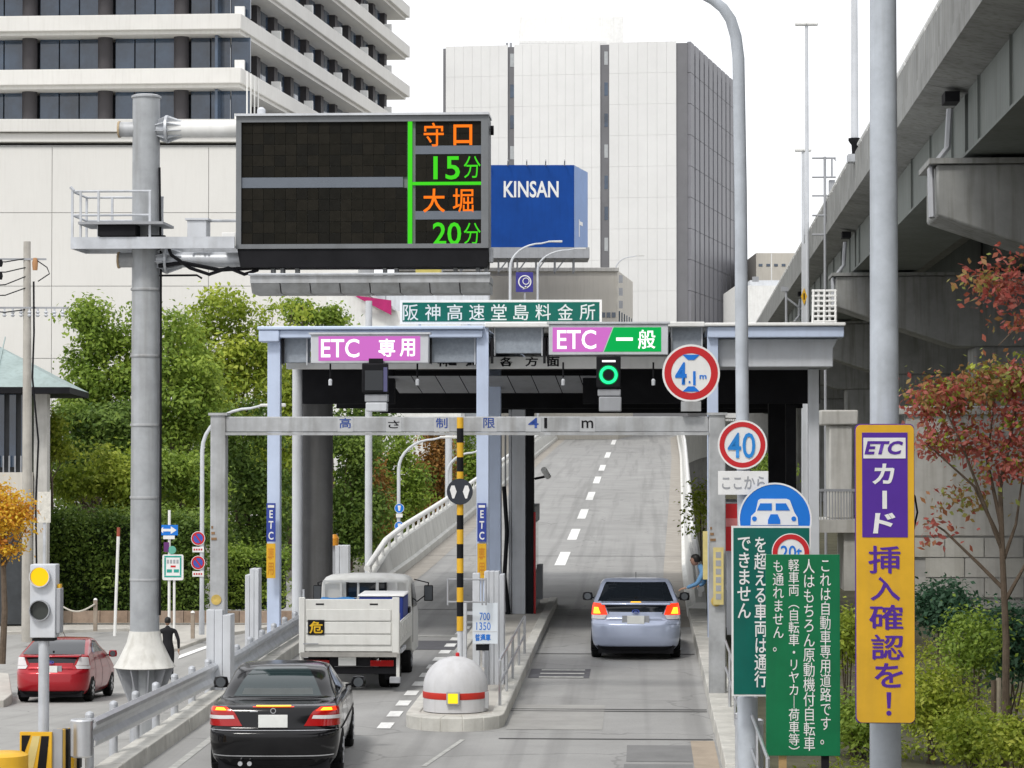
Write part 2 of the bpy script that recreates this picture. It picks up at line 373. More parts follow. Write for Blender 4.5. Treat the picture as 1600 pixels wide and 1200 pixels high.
# pavement across the street and the one by the red car
def gp(px, py, z):               # where a pixel's ray meets height z
    d = ray(px, py); t = (z - HC) / d.z; p = Vector((0, 0, HC)) + d * t; return (p.x, p.y)
pv = MB().slab([gp(-60, 986, -2.3), gp(200, 985, -2.45), gp(252, 1019, -2.45), gp(277, 1017, -2.45), gp(330, 997, -2.45), gp(470, 975, -2.45), (-22, 100), (-75, 100)], -3.1, -2.36)
struct(pv.obj('pavement', M_PAVE, bevel=.02))
k2 = MB().slab([(-60, 57), gp(-30, 1048, -1.62), gp(14, 1052, -1.62), gp(19, 1084, -1.62), gp(6, 1094, -1.62), (-60, 45)], -2.9, -1.62)
struct(k2.obj('pavement', M_PAVE, bevel=.02))
# verge on the right, below the viaduct
vr = MB().grid([[(RD(1.4, y).x + 60 * k / 8, y, -.28 + .0 * k) for k in range(9)] for y in range(-20, 400, 20)])
struct(vr.obj('verge', mat('verge_soil', (.10, .095, .06), .95, var=.35, scale=1.2, bump=.4)))

# ---- road paint, patches and joints
def vy(py):                      # distance at which the toll road shows at a row
    lo, hi = 12., 330.
    for _ in range(50):
        m_ = (lo + hi) / 2
        if YH + (HC - rz(m_)) * F / m_ > py: lo = m_
        else: hi = m_
    return lo
for yc, h in ((873, 21), (835, 17), (803, 15), (775, 12.5), (750, 10.5), (731, 9), (711, 8.5), (691, 7.5)):
    v0, v1 = vy(yc + h / 2), vy(yc - h / 2); uu = lerp_tab([(50, -2.62), (110, -2.5), (220, -2.25)], v0)
    strip('lane_dash', M_PAINT, uu - .17, uu + .17, v0, v1, .008, 3)
for i in range(14):
    v0 = 38.6 + i * 1.47
    strip('lane_dash', M_PAINT, -4.01, -3.8, v0, v0 + .72, .008)
strip('lane_dash', M_PAINT, -3.02, -2.83, 32.4, 34.2, .008)
strip('lane_dash', M_PAINT, -3.25, -3.1, 20, 27, .008)
M_WORN = mat('worn_paint', (.42, .42, .40), .85, var=.25, scale=7)
strip('worn_line', M_WORN, lambda v: -3.0 + (v - 34.5) * .12, lambda v: -2.93 + (v - 34.5) * .12, 34.6, 37.4, .006, 3)
strip('edge_line', M_WORN, lambda v: ul(v) + .38, lambda v: ul(v) + .5, 20, 56, .006, 12)
M_GUT = mat('gutter_concrete', (.335, .31, .275), .9, var=.15, scale=1.5, bump=.3)
strip('gutter', M_GUT, lambda v: ur(v) - .55, lambda v: ur(v) + .02, 57, 330, .005, 50)
strip('gutter', M_GUT, lambda v: ul(v) - .02, lambda v: ul(v) + .62, 66, 330, .005, 50)
strip('asphalt_patch', M_ASPH2, -.22, .72, 35.2, 36.9, .005)
strip('asphalt_patch', M_ASPH2, -.25, .68, 33.6, 34.95, .005)
strip('asphalt_patch', M_BROWN, .70, 1.04, 30, 37.4, .006)
strip('asphalt_patch', mat('asphalt_light', (.33, .325, .31), .9, var=.12, scale=1.5, bump=.2), -2.05, -.6, 38.6, 41.8, .005)
for v in (37.5, 40.9, 41.15, 50.4, 62, 84):
    strip('road_joint', mat('joint_tar', (.09, .09, .09), .8, var=.2), lambda v: -2.1 if v < 60 else ul(v), lambda v: ur(v) - .02, v, v + .09, .007)
strip('drain_grate', mat('drain_iron', (.11, .11, .12), .7, var=.2, scale=8), -2.05, -.95, 45.9, 47.5, .006)
for i in range(3):
    strip('rumble_bar', M_WORN, -1.85, -1.05, 45.9 + i * .62, 46.1 + i * .62, .012)
strip('stop_line', M_WORN, -6.2, -3.9, 54.2, 54.5, .008)
strip('drain_grate', mat('drain_iron', (.11, .11, .12)), -6.3, -3.7, 51.2, 53.2, .006)
wl = MB().grid([[(*gp(278, 1030, -2.45), -2.44), (*gp(281, 1024, -2.45), -2.44)], [(*gp(340, 1007, -2.46), -2.45), (*gp(340, 1003, -2.46), -2.45)]])
struct(wl.obj('street_line', M_PAINT))

# ---- kerbs: the stones one by one
def kerb_run(name, label, u, side, v0, v1, h, wdt, step=1.0, hide=None):
    t = thing(name, label, 'kerb', RD(u, v0, 0), -TH); base = Vector((u, v0))
    n = int((v1 - v0) / step); r = random.Random(int(v0 * 7 + u * 3))
    for i in range(n):
        a = i * step + .012; b = (i + 1) * step - .012; z0, z1 = rz(v0 + a), rz(v0 + b); j = r.uniform(-.008, .008); hh = h + r.uniform(-.008, .008)
        x0, x1 = (0 + j, wdt) if side > 0 else (-wdt, 0 + j); c = .03
        mb = MB(); xi, xo = (x0, x1) if side > 0 else (x1, x0)
        s_ = 1 if side > 0 else -1
        mb.hexa([(min(xi, xo), a, z0 - .3), (max(xi, xo), a, z0 - .3), (max(xi, xo), b, z1 - .3), (min(xi, xo), b, z1 - .3)],
                [(min(xi + c * s_, xo) if s_ > 0 else xo, a, z0 + hh), (xo if s_ > 0 else xi + c * s_, a, z0 + hh), (xo if s_ > 0 else xi + c * s_, b, z1 + hh), (min(xi + c * s_, xo) if s_ > 0 else xo, b, z1 + hh)])
        mb.obj('kerb_stone', M_KERB, t, bevel=.012)
    return t
kerb_run('kerb', 'pale concrete kerb along the right edge of the right toll lane', 1.05, 1, 24, 62, .20, .42, 1.6)
kerb_run('kerb', 'concrete kerb below the guardrail beside the black sedan', -6.72, -1, 22, 62, .22, .36, 1.6)

# ---- ramp parapets
def parapet(name, label, fu, side, v0, v1, seg, hw, mw):
    t = thing(name, label, 'parapet', RD(fu(v0), v0, 0), -TH); o = Vector((fu(v0), v0))
    v = v0
    while v < v1 - .1:
        a, b = v + .015, min(v + seg, v1) - .015; A, Bq = [], []
        for vv, dst in ((a, A), (b, Bq)):
            u0 = fu(vv) - o.x; z = rz(vv); y = vv - o.y; s_ = side; k = min(1, .35 + (vv - v0) / 12)
            # inner foot, step, leaning face, top, outer face
            dst += [(u0, y, z - .4), (u0, y, z + .22), (u0 + s_ * .1, y, z + .27), (u0 + s_ * .2, y, z + hw * k), (u0 + s_ * .45, y, z + hw * k), (u0 + s_ * .45, y, z - 2.5)]
        mb = MB(); n = 6; vs = A + Bq; fs = []
        for i in range(n):
            q = (i, (i + 1) % n, (i + 1) % n + n, i + n); fs.append(q if side < 0 else q[::-1])
        e0, e1 = tuple(range(n)), tuple(range(n, 2 * n)); fs += [e0[::-1] if side < 0 else e0, e1 if side < 0 else e1[::-1]]
        mb.add(vs, fs); p = mb.obj('parapet_panel', mw, t)
        # rail on top with its posts
        rl = MB(); ra = Vector((fu(a) - o.x + side * .32, a - o.y, rz(a) + hw * min(1, .35 + (a - v0) / 12) + .32)); rb = Vector((fu(b) - o.x + side * .32, b - o.y, rz(b) + hw * min(1, .35 + (b - v0) / 12) + .32))
        rl.cyl(ra, rb, .085, n=10); rl.obj('rail', M_WHITE, t)
        for q in range(3):
            c = ra.lerp(rb, (q + .5) / 3); MB().prism([(-.05, -.36), (.05, -.36), (.03, -.04), (-.03, -.04)], -.07, .07).obj('rail_post', M_WHITE, t, loc=c)
        v += seg
    return t
M_PAR = mat('parapet_concrete', (.60, .60, .57), .8, var=.12, scale=1, bump=.1, streak=.25)
parapet('ramp_parapet', 'left concrete parapet with white rail climbing beside the ramp', ul, -1, 68, 300, 6, .92, M_PAR)
M_PARW = mat('parapet_white', (.70, .70, .67), .8, var=.1, scale=1, bump=.1, streak=.2)
parapet('ramp_parapet', 'right white parapet of the ramp beyond the silver hatchback', ur, 1, 60, 300, 6, .95, M_PARW)

# ============================================================ buildings
def wallgrid(t, P, Q, z0, z1, cols, rows, gap, out, m, name='panel'):
    """rectangular panels standing proud along the line P-Q; cols, rows are lists of cut positions"""
    P, Q = Vector(P), Vector(Q); d = Vector(((Q - P).x, (Q - P).y, 0)); L = d.length; d /= L; nrm = Vector((d.y, -d.x, 0))
    cache = {}
    for i in range(len(cols) - 1):
        for j in range(len(rows) - 1):
            a, b = cols[i] + gap, cols[i + 1] - gap; c, e = rows[j] + gap, rows[j + 1] - gap
            key = (round(b - a, 3), round(e - c, 3))
            if key not in cache:
                cache[key] = B(0, b - a, -out, .05, 0, e - c).mesh(name, m, False)
            o = bpy.data.objects.new(name, cache[key]); COL.objects.link(o); o.parent = t
            o.location = (P + d * a) - t.location; o.location.z = c - t.location.z; o.rotation_euler = (0, 0, math.atan2(d.y, d.x))

# --- dark-glazed office tower with white balcony bands, upper left
M_BAND = mat('tower_band', (.66, .65, .62), .7, var=.05, scale=.3, streak=.12)
M_TCOL = mat('tower_column', (.06, .056, .06), .6, var=.1, scale=.6)
M_TGL = mat('tower_glass', (.035, .06, .10), .05, var=.6, scale=.3, spec=.9)
A = W(375, YH, 21.8); Bq = W(640, YH, 16.05); D = Vector((-85, A.y + 4.6, 0)); A.z = Bq.z = D.z = 0
t = thing('office_tower', 'office tower with dark glass and white balcony bands above its podium', 'building', (A.x, A.y, -2.5))
ab = (Bq - A).normalized(); ad = (D - A).normalized()
def off2(k, e=0.): # footprint pushed in by k metres
    a = A + ab * k + ad * k * .6; b = Bq - ab * (k + e) + ad * k; d_ = D + ab * k
    return [(p.x - A.x, p.y - A.y) for p in (a, b, b + ad * 45, d_)]
tops = [27.2 + 3.9 * i for i in range(7)]
core = MB().slab(off2(3.9, 3), 0, 58); core.obj('core', mat('tower_core', (.03, .035, .045), .5, var=.2), t, smooth=False)
for z in tops:
    b = MB().slab(off2(0), z - 1.12 + 2.5, z + 2.5); b.obj('balcony_band', M_BAND, t, bevel=.05)
    MB().slab(off2(.35), z - 1.38 + 2.5, z - 1.125 + 2.5).obj('soffit', M_BAND, t)
    P0 = A + ab * 1.9 + ad * 1.15; Lf = 65; Ls = (Bq - A).length
    zb, zt = z + 2.5, z + 3.9 - 1.38 + 2.5
    # front columns and panes
    for i in range(8):
        x = 3.7 + 5.6 * i; c = P0 + ad * x
        o = MB().cyl((c.x - A.x, c.y - A.y, zb), (c.x - A.x, c.y - A.y, zt), .55, n=14).obj('column', M_TCOL, t)
        for q in range(3):
            a = P0 + ad * (x - 5.0 + 1.48 * q + (.05)) + ab * .45; b2 = P0 + ad * (x - 5.0 + 1.48 * (q + 1) - .05) + ab * .45
            MB().hexa([(p.x - A.x + n_.x, p.y - A.y + n_.y, zb) for p, n_ in ((b2, Vector((0, 0))), (a, Vector((0, 0))), (a, ab.xy * .2), (b2, ab.xy * .2))],
                      [(p.x - A.x + n_.x, p.y - A.y + n_.y, zt) for p, n_ in ((b2, Vector((0, 0))), (a, Vector((0, 0))), (a, ab.xy * .2), (b2, ab.xy * .2))]).obj('window_pane', M_TGL, t, smooth=False)
    S0 = A + ad * 1.6 + ab * 1.2; nb = 11; stp = (Ls * .93) / nb
    for i in range(nb):
        c = S0 + ab * (stp * (i + .8)); e = ad * .35
        MB().hexa([(p.x - A.x, p.y - A.y, zb) for p in (c, c + ab * 1.1, c + ab * 1.1 + ad * .9, c + ad * .9)], [(p.x - A.x, p.y - A.y, zt) for p in (c, c + ab * 1.1, c + ab * 1.1 + ad * .9, c + ad * .9)]).obj('column', M_TCOL, t, smooth=False)
        for q in range(2):
            a = S0 + e + ab * (stp * i + 2.0 * q - .2); b2 = a + ab * 1.9
            MB().hexa([(p.x - A.x, p.y - A.y, zb) for p in (a, b2, b2 + ad * .2, a + ad * .2)], [(p.x - A.x, p.y - A.y, zt) for p in (a, b2, b2 + ad * .2, a + ad * .2)]).obj('window_pane', M_TGL, t, smooth=False)
        if i % 2 == 0:
            c = A + ab * (stp * (i + .3)) + ad * .5
            B(-.35, .35, -.3, .3, 0, .75).obj('rooftop_unit', M_WHITE, t, loc=(c.x - A.x, c.y - A.y, zb))
# the window-cleaning rails below the lowest band
for i in range(4):
    c = A + ab * (.6 + 1.1 * i) - ad * .3
    MB().tube([(c.x - A.x, c.y - A.y, 31.1 + 2.5 - .2), (c.x - A.x, c.y - A.y, 27.2 + 2.5)], .06, 6).obj('ladder_rail', M_WHITE, t)
# podium
M_POD = mat('podium_panel', (.69, .68, .65), .6, var=.03, scale=.15, streak=.06)
P = W(-600, YH, 22.5); Q = W(560, YH, 22.5)
t = thing('podium_block', 'blank white panelled podium block behind the green trees', 'building', (P.x, P.y, -2.5))
L = Q.x - P.x
def zpod(py): return (YH - py) / 22.5 + HC
B(0, L, 0, 20, 0, zpod(226) + 2.5).obj('wall', mat('podium_joint', (.46, .46, .45), .7), t, smooth=False)
cuts = [80 - 245 * 2 + 245 * k for k in range(6)]; cuts = [(c - (-600)) / 22.5 for c in cuts if -600 < c < 560]
wallgrid(t, P, Q, 0, 0, [0] + cuts + [L], [-2.4, zpod(676), zpod(560), zpod(447), zpod(332), zpod(229)], .02, .12, M_POD)
B(-.3, L + .3, -.45, 20, zpod(222) + 2.5, zpod(208) + 2.5).obj('cornice', M_POD, t, bevel=.04)
B(-.6, L + .6, -.8, 20, zpod(207) + 2.5, zpod(187) + 2.5).obj('cornice', M_BAND, t, bevel=.04)

# --- tall white panelled block in the middle
M_CPAN = mat('white_tile', (.70, .70, .69), .5, var=.04, scale=.2)
M_CPAN2 = mat('white_tile_light', (.73, .73, .72), .5, var=.04, scale=.2)
M_CDARK = mat('grey_strip', (.17, .17, .18), .5, var=.1, scale=.3)
P = W(692, YH, 12.12); Q = W(1075, YH, 12.3); E = W(1162, YH, 10.75); P.z = Q.z = E.z = 0
ZT = (YH - 60) / 12.3 + HC
t = thing('panel_block', 'tall white panelled office block with dark vertical strips and grey ribbed side', 'building', (P.x, P.y, -2.5))
dn = (E - Q); mb = MB().slab([(p.x - P.x, p.y - P.y) for p in (P, Q, E, P + dn)], 0, ZT + 2.5 - .4); mb.obj('core', M_CDARK, t, smooth=False)
Lw = (Q - P).length; sc_ = Lw / (1075 - 692)
fl = [ZT - .2 - 3.98 * k for k in range(11)][::-1]
for x0, x1, n in ((697, 795, 7), (805, 940, 10), (954, 1058, 7)):
    c = [(x0 - 692) * sc_ + (x1 - x0) * sc_ * i / n for i in range(n + 1)]
    wallgrid(t, P, Q, 0, 0, c, fl, .008, .35, M_CPAN if x0 != 805 else M_CPAN2)
for x0, x1 in ((796, 804), (942, 952)):
    for k in range(10):
        B(0, (x1 - x0) * sc_ * .8, -.12, .02, 0, 1.7).obj('strip_window', M_TGL if k % 3 else mat('blind', (.42, .44, .45), .5, var=.1), t, loc=((x0 + 1 - 692) * sc_, (x0 - 692) * sc_ * (Q - P).y / Lw, fl[k] + 2.5 + 1.2))
M_RIB = mat('grey_rib', (.21, .21, .23), .5, var=.08, scale=.3, streak=.1)
nr = 13; Ln = dn.length; dd = dn / Ln; pn = Vector((dd.y, -dd.x, 0))
for i in range(nr):
    for j in range(10):
        a = Q + dd * (Ln * (i + .04) / nr); b2 = Q + dd * (Ln * (i + .8) / nr); o = a - P
        me_ = None
        B(0, (b2 - a).length, -.4, .05, .03, 3.95).obj('side_panel', M_RIB, t, smooth=False, loc=(o.x, o.y, fl[j] + 2.5), rot=(0, 0, math.atan2(dd.y, dd.x)))
B((812 - 692) * sc_, (950 - 692) * sc_, 6, 18, ZT + 2.1, ZT + 2.5 + 1.6).obj('penthouse', M_WHITE, t, bevel=.05)
for i in range(12):
    x = (812 - 692 + 138 * i / 11) * sc_; B(x - .06, x + .06, 4, 4.12, ZT + 2.1, ZT + 2.5 + .9).obj('roof_rail_post', M_WHITE, t)
B((812 - 692) * sc_, (950 - 692) * sc_, 3.98, 4.14, ZT + 2.5 + .9, ZT + 2.5 + 1.05).obj('roof_rail', M_WHITE, t)
B((812 - 692) * sc_, (985 - 692) * sc_, 19.5, 34, ZT + 2.1, ZT + 2.5 + 7).obj('stair_tower', M_WHITE, t, bevel=.05)
for x in (790, 1003, 796): B((x - 692) * sc_, (x - 692 + 4) * sc_, 1.5, 2.0, ZT + 2.1, ZT + 3.1).obj('roof_vent', M_GREY, t)

# --- beige block below the billboard
f = Fr('beige_block', 'low beige block carrying the blue rooftop billboard', 'building', 860, 18.5, -2.5, rot=0)
M_BEIGE = mat('beige_render', (.56, .53, .47), .75, var=.06, scale=.25, streak=.15)
MB().slab([(f.X(620), 0), (f.X(965), 0), (f.X(1003), 16), (f.X(1003), 30), (f.X(620), 30)], 0, f.Z(422)).obj('wall', M_BEIGE, f.e, smooth=False)
B(f.X(618), f.X(967), -.25, .3, f.Z(424), f.Z(418)).obj('roof_edge', M_CONC, f.e, bevel=.03)
for i in range(6):
    o = B(0, .5, -.06, .05, 0, 1.1).obj('side_window', M_TGL, f.e, loc=(f.X(969 + i * 6), 1.2 + i * 2.6, f.Z(505)), rot=(0, 0, math.atan2(16, f.X(1003) - f.X(965))))
for i in range(3):
    B(f.X(940 + i * 8), f.X(946 + i * 8), -.05, .02, f.Z(496), f.Z(488)).obj('window', M_TGL, f.e)
for k in range(3): f.box(967, 973, 430 + 20 * k, 442 + 20 * k, -.32, -.26).obj('vertical_sign', M_GREY, f.e)
# purple emblem board on its front
f = Fr('emblem_board', 'small purple board with white round emblem above the green name board', 'sign', 820, 24, -2.5, rot=0)
B(f.X(806), f.X(833), 0, .15, f.Z(456), f.Z(425)).obj('board', mat('emblem_violet', (.045, .04, .24), .5, var=.1), f.e)
em = MB().ring(0, -.02, f.Z(440), .36, .43).ring(.08, -.02, f.Z(439), .18, .23)
em.add([(-.15, -.02, f.Z(452)), (.18, -.02, f.Z(450)), (.05, -.02, f.Z(446))], [(0, 1, 2)]); em.obj('emblem', M_SWHITE, f.e)
B(-.06, .06, .05, .12, 0, f.Z(456)).obj('post', M_GREY, f.e)
# billboard
f = Fr('rooftop_billboard', 'blue rooftop billboard reading KINSAN beside the travel time board', 'billboard', 830, 19.5, 0, rot=0)
M_BBL = mat('billboard_blue', (.006, .055, .27), .6, var=.12, scale=.5, streak=.15, spec=.15)
zb, zt = f.Z(386), f.Z(257); x0, x1 = f.X(690), f.X(897)
MB().slab([(x0, 0), (x1, 0), (f.X(921), 5.5), (x0 + 1, 5.5)], zb, zt).obj('face', M_BBL, f.e, smooth=False)
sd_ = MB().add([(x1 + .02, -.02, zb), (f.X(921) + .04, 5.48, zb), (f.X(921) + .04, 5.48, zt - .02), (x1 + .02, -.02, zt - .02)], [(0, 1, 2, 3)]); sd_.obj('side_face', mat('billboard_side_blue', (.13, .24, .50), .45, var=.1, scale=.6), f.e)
f.text('KINSAN', 787, 873, 282, 308, -.03, M_SWHITE, bold=.02)
for z0, z1, r0 in ((f.Z(335), f.Z(290), .5),):
    o = MB().ring(0, 0, 0, .75, 1.0).obj('side_emblem', M_SWHITE, f.e, loc=(f.X(909), 2.65, f.Z(308)), rot=(0, 0, math.atan2(5.5, f.X(921) - x1)))
    B(-.7, .7, -.01, .0, -.9, -.6).obj('side_emblem', M_SWHITE, f.e, loc=(f.X(909) + .02, 2.63, f.Z(330)), rot=(0, 0, math.atan2(5.5, f.X(921) - x1)))
    B(-.18, .1, -.01, .0, -1.1, .3).obj('side_emblem', M_SWHITE, f.e, loc=(f.X(906) + .02, 2.0, f.Z(345)), rot=(0, 0, math.atan2(5.5, f.X(921) - x1)))
for i in range(8):
    x = x0 + (x1 - x0) * i / 7
    for yy in (.4, 2.8): MB().bar((x, yy, f.Z(424)), (x, yy, zb), .14, .14).obj('frame_leg', M_GREY, f.e)
    if i < 7: MB().bar((x, .4, f.Z(424)), (x + (x1 - x0) / 7, .4, zb), .1, .1).obj('frame_brace', M_GREY, f.e)
B(x0, f.X(921), -.6, 4.5, zb - .9, zb - .05).obj('service_deck', M_GREY, f.e)
for i in range(7):
    x = x0 + (x1 - x0) * (i + .5) / 7; MB().tube([(x, 0, zt - .05), (x, -.5, zt + .35), (x, -.8, zt + .2)], .05, 5).obj('spot_arm', M_GREY, f.e)
# white shop with a pink sign behind the catwalk
f = Fr('white_shop', 'white low building with a sloping eave and magenta sign left of the green name board', 'building', 590, 24, -2.5, rot=0)
MB().prism([(f.X(510), 0), (f.X(720), 0), (f.X(720), f.Z(505)), (f.X(615), f.Z(484)), (f.X(540), f.Z(440)), (f.X(510), f.Z(448))], 0, 14).obj('wall', M_WHITE, f.e, smooth=False)
MB().prism([(f.X(540), f.Z(440)), (f.X(618), f.Z(486)), (f.X(618), f.Z(482)), (f.X(542), f.Z(436))], -.6, 14).obj('eave', M_LGREY, f.e)
MB().prism([(f.X(556), f.Z(464)), (f.X(612), f.Z(493)), (f.X(612), f.Z(470)), (f.X(560), f.Z(463))], -.7, -.62).obj('sign_panel', mat('magenta', (.42, .02, .14), .5, var=.15, scale=2), f.e)
B(f.X(650), f.X(690), -1.2, 0, f.Z(432), f.Z(416)).obj('rooftop_tank', mat('tank_yellow', (.5, .42, .12), .6, var=.1), f.e, bevel=.1)
B(f.X(560), f.X(760), 14.2, 26, 0, f.Z(424)).obj('rear_block', M_LGREY, f.e)
for x in (520, 552, 578, 600):
    MB().tube([(f.X(x), 2, f.Z(470)), (f.X(x), 2, f.Z(430))], .05, 5).obj('mast', M_GREY, f.e)
# far buildings right of the lamp post
f = Fr('far_block', 'far beige block with a row of small windows above the canopy roof', 'building', 1220, 11.5, -2.5, rot=0)
B(f.X(1182), f.X(1300), 0, 20, 0, f.Z(395)).obj('wall', M_BEIGE, f.e, smooth=False)
for i in range(7): B(f.X(1186 + i * 12), f.X(1192 + i * 12), -.06, .1, f.Z(416), f.Z(412)).obj('window', M_TGL, f.e)
B(f.X(1205), f.X(1207), -.06, .1, f.Z(446), f.Z(396)).obj('pipe', M_WHITE, f.e)
f = Fr('far_block', 'far pale low building just above the blue canopy edge', 'building', 1215, 13, -2.5, rot=0)
B(f.X(1150), f.X(1300), 0, 18, 0, f.Z(446)).obj('wall', M_WHITE, f.e, smooth=False)
B(f.X(1175), f.X(1300), 2, 14, f.Z(446), f.Z(436)).obj('roof_parapet', M_LGREY, f.e)
B(f.X(1176), f.X(1186), -.1, .1, f.Z(440), f.Z(432)).obj('roof_vent', M_GREY, f.e)

# --- house with green copper roof, left edge
f = Fr('roofed_hall', 'dark hall with pale green copper roof at the left edge', 'building', 20, 44, -2.3, rot=.1)
M_COP = mat('copper_green', (.29, .36, .35), .6, var=.12, scale=1, streak=.3)
zt = f.Z(548); ze = f.Z(606)
rf = MB().hexa([(f.X(-200), -1.5, ze), (f.X(112), -1.5, ze), (f.X(112), 9, ze), (f.X(-200), 9, ze)], [(f.X(-200), 3.5, zt + .6), (f.X(0) - 1.0, 3.5, zt + .6), (f.X(0) - 1.0, 4.5, zt + .6), (f.X(-200), 4.5, zt + .6)])
r_ = rf.obj('roof', M_COP, f.e, smooth=False)
for i in range(22):
    x = f.X(-180) + i * .31; 
    if x < f.X(4): MB().bar((x, -1.5, ze + .02), (x - .1, 3.5, zt + .62), .035, .06).obj('seam', M_COP, r_)
B(f.X(-200), f.X(112), -1.52, 9, ze - .22, ze - .01).obj('eave', M_DARK, f.e)
B(f.X(-200), f.X(40), .3, 8, 0, ze - .2).obj('wall', mat('hall_dark', (.05, .055, .06), .4, var=.2), f.e, smooth=False)
for i in range(5): B(f.X(-40 + 18 * i), f.X(-30 + 18 * i), .15, .35, f.Z(730), ze - .22).obj('window_pane', M_TGL, f.e)
B(f.X(53), f.X(74), -.2, 1, 0, ze - .2).obj('column', M_CONC, f.e, bevel=.02)
B(f.X(-200), f.X(52), -.4, .3, f.Z(790), f.Z(738)).obj('balcony', M_BEIGE, f.e, bevel=.02)
for i in range(9): B(f.X(-30 + 9 * i), f.X(-28 + 9 * i), -.36, -.3, f.Z(738), f.Z(712)).obj('baluster', M_GREY, f.e)

# ============================================================ elevated viaduct on the right
M_VC = mat('viaduct_concrete', (.245, .248, .24), .85, var=.22, scale=.7, streak=.6, bump=.2)
M_VG = mat('viaduct_girder_green', (.135, .15, .14), .6, var=.16, scale=.6, streak=.4)
t = thing('viaduct', 'elevated concrete viaduct with grey green girders on the right', 'viaduct', VD(0, 0, 0), -TV)
joints = [-30, 18, 53, 88, 123, 158, 193, 228, 263, 298, 333]
def extr(poly, y0, y1): return MB().prism(poly, y0, y1)
for a, b in zip(joints[:-1], joints[1:]):
    a2, b2 = a + .3, b - .3
    extr([(4.9, 11.55), (4.9, 11.92), (42, 11.92), (42, 11.55), (40, 11.4), (5.7, 11.4)], a + .03, b - .03).obj('deck', M_VC, t)
    for u in (5.72, 10.0, 14.0, 19, 24, 29, 34):
        extr([(u, 11.38), (u, 10.05), (u + 1.9, 10.05), (u + 1.9, 11.38)], a2, b2).obj('girder', M_VG, t)
        extr([(u - .12, 9.98), (u - .12, 10.04), (u + 2.02, 10.04), (u + 2.02, 9.98)], a2, b2).obj('girder_flange', M_VG, t)
    for k in range(int((b - a) / 5)):
        y = a + 2.5 + 5 * k; B(5.66, 5.71, y - .015, y + .015, 10.06, 11.38).obj('stiffener', M_VG, t)
    n = int((b - a) / 2.5)
    for k in range(n):
        y0 = a + (b - a) * k / n; y1 = a + (b - a) * (k + 1) / n
        extr([(4.93, 11.925), (4.93, 12.75), (5.13, 12.75), (5.2, 11.925)], y0 + .012, y1 - .012).obj('parapet_panel', M_VC, t)
        B(4.99, 5.07, (y0 + y1) / 2 - .05, (y0 + y1) / 2 + .05, 12.75, 12.95).obj('rail_post', M_WHITE, t)
    MB().cyl((5.03, a, 12.97), (5.03, b, 12.97), .05, n=8).obj('rail', M_WHITE, t)
for v in joints[1:-1]:
    cap = MB().prism([(5.0, 8.75), (5.0, 9.78), (40, 9.78), (40, 7.4), (9.0, 7.4)], v - 1.1, v + 1.1); cap.obj('pier_cap', M_VC, t, bevel=.05)
    MB().prism([(4.85, 9.79), (40.1, 9.79), (40.1, 9.9), (4.85, 9.9)], v - 1.2, v + 1.2).obj('cap_ledge', M_VC, t)
    for u in (6.6, 10.9, 14.9): B(u - .45, u + .45, v - .8, v + .8, 9.9, 9.97).obj('bearing', M_DARK, t)
    B(9.6, 13.2, v - 1.0, v + 1.0, -.5, 7.42).obj('pier', M_VC, t, bevel=.12); B(24, 28, v - 1.0, v + 1.0, -.5, 7.42).obj('pier', M_VC, t, bevel=.12)
    B(5.25, 5.55, v - .35, v + .35, 11.15, 11.36).obj('drain_box', M_DARK, t)
    MB().tube([(5.35, v - .3, 11.0), (5.3, v - .3, 10.2), (4.9, v - .9, 9.7), (4.9, v - 1.18, 8.7)], .07, 6).obj('drain_pipe', M_GREY, t)
# block wall behind the shrubs
t = thing('block_wall', 'pale concrete wall on block courses behind the red leaved tree', 'wall', W(1415, YH, 58), -TV)
t.location.z = 0
M_BLK = [mat('wall_block_' + n_, c, .9, var=.12, scale=1.5, bump=.3, streak=.3) for n_, c in (('a', (.50, .49, .46)), ('b', (.46, .455, .43)), ('c', (.53, .52, .48)))]
B(0, 16, .06, .5, -.4, 4.92).obj('backing', mat('mortar', (.40, .395, .38), .95), t, smooth=False)
bw_, bh_ = 1.05, .54; meshes = [MB().box(0, bw_ - .03, 0, .12, 0, bh_ - .03).mesh('block', m_, False) for m_ in M_BLK]
for i in range(4):
    B(i * 3.2 + .01, i * 3.2 + 3.19, .0 + .01 * (i % 2), .06, 1.67, 4.91).obj('concrete_panel', M_CONC, t, bevel=.01)
for j in range(3):
    for i in range(9):
        o = bpy.data.objects.new('block', random.choice(meshes)); COL.objects.link(o); o.parent = t; o.location = (i * bw_ + (bw_ / 2 if j % 2 else 0), random.uniform(-.012, .012), .02 + j * bh_)
B(-.15, 16, -.1, .55, 4.92, 5.15).obj('coping', M_CONC, t, bevel=.03)
# side bridge seen below the viaduct
f = Fr('service_bridge', 'small concrete service bridge with grey railing behind the round car sign', 'bridge', 1310, 52, -.3)
B(f.X(1180), f.X(1345), 0, 3, f.Z(832), f.Z(812)).obj('deck', M_CONC, f.e)
for i in range(14): B(f.X(1282 + i * 4.5), f.X(1283.5 + i * 4.5), .05, .12, f.Z(812), f.Z(766)).obj('baluster', M_GREY, f.e)
B(f.X(1270), f.X(1345), .02, .14, f.Z(768), f.Z(764)).obj('rail', M_GREY, f.e)
B(f.X(1300), f.X(1336), 1.0, 2.6, f.Z(812), f.Z(664)).obj('column', M_CONC, f.e, bevel=.05)
B(f.X(1286), f.X(1345), .9, 2.8, f.Z(664), f.Z(640)).obj('cross_beam', M_CONC, f.e, bevel=.05)
B(f.X(1345) - .5, f.X(1345), .2, 2.8, 0, f.Z(832)).obj('abutment', M_CONC, f.e)
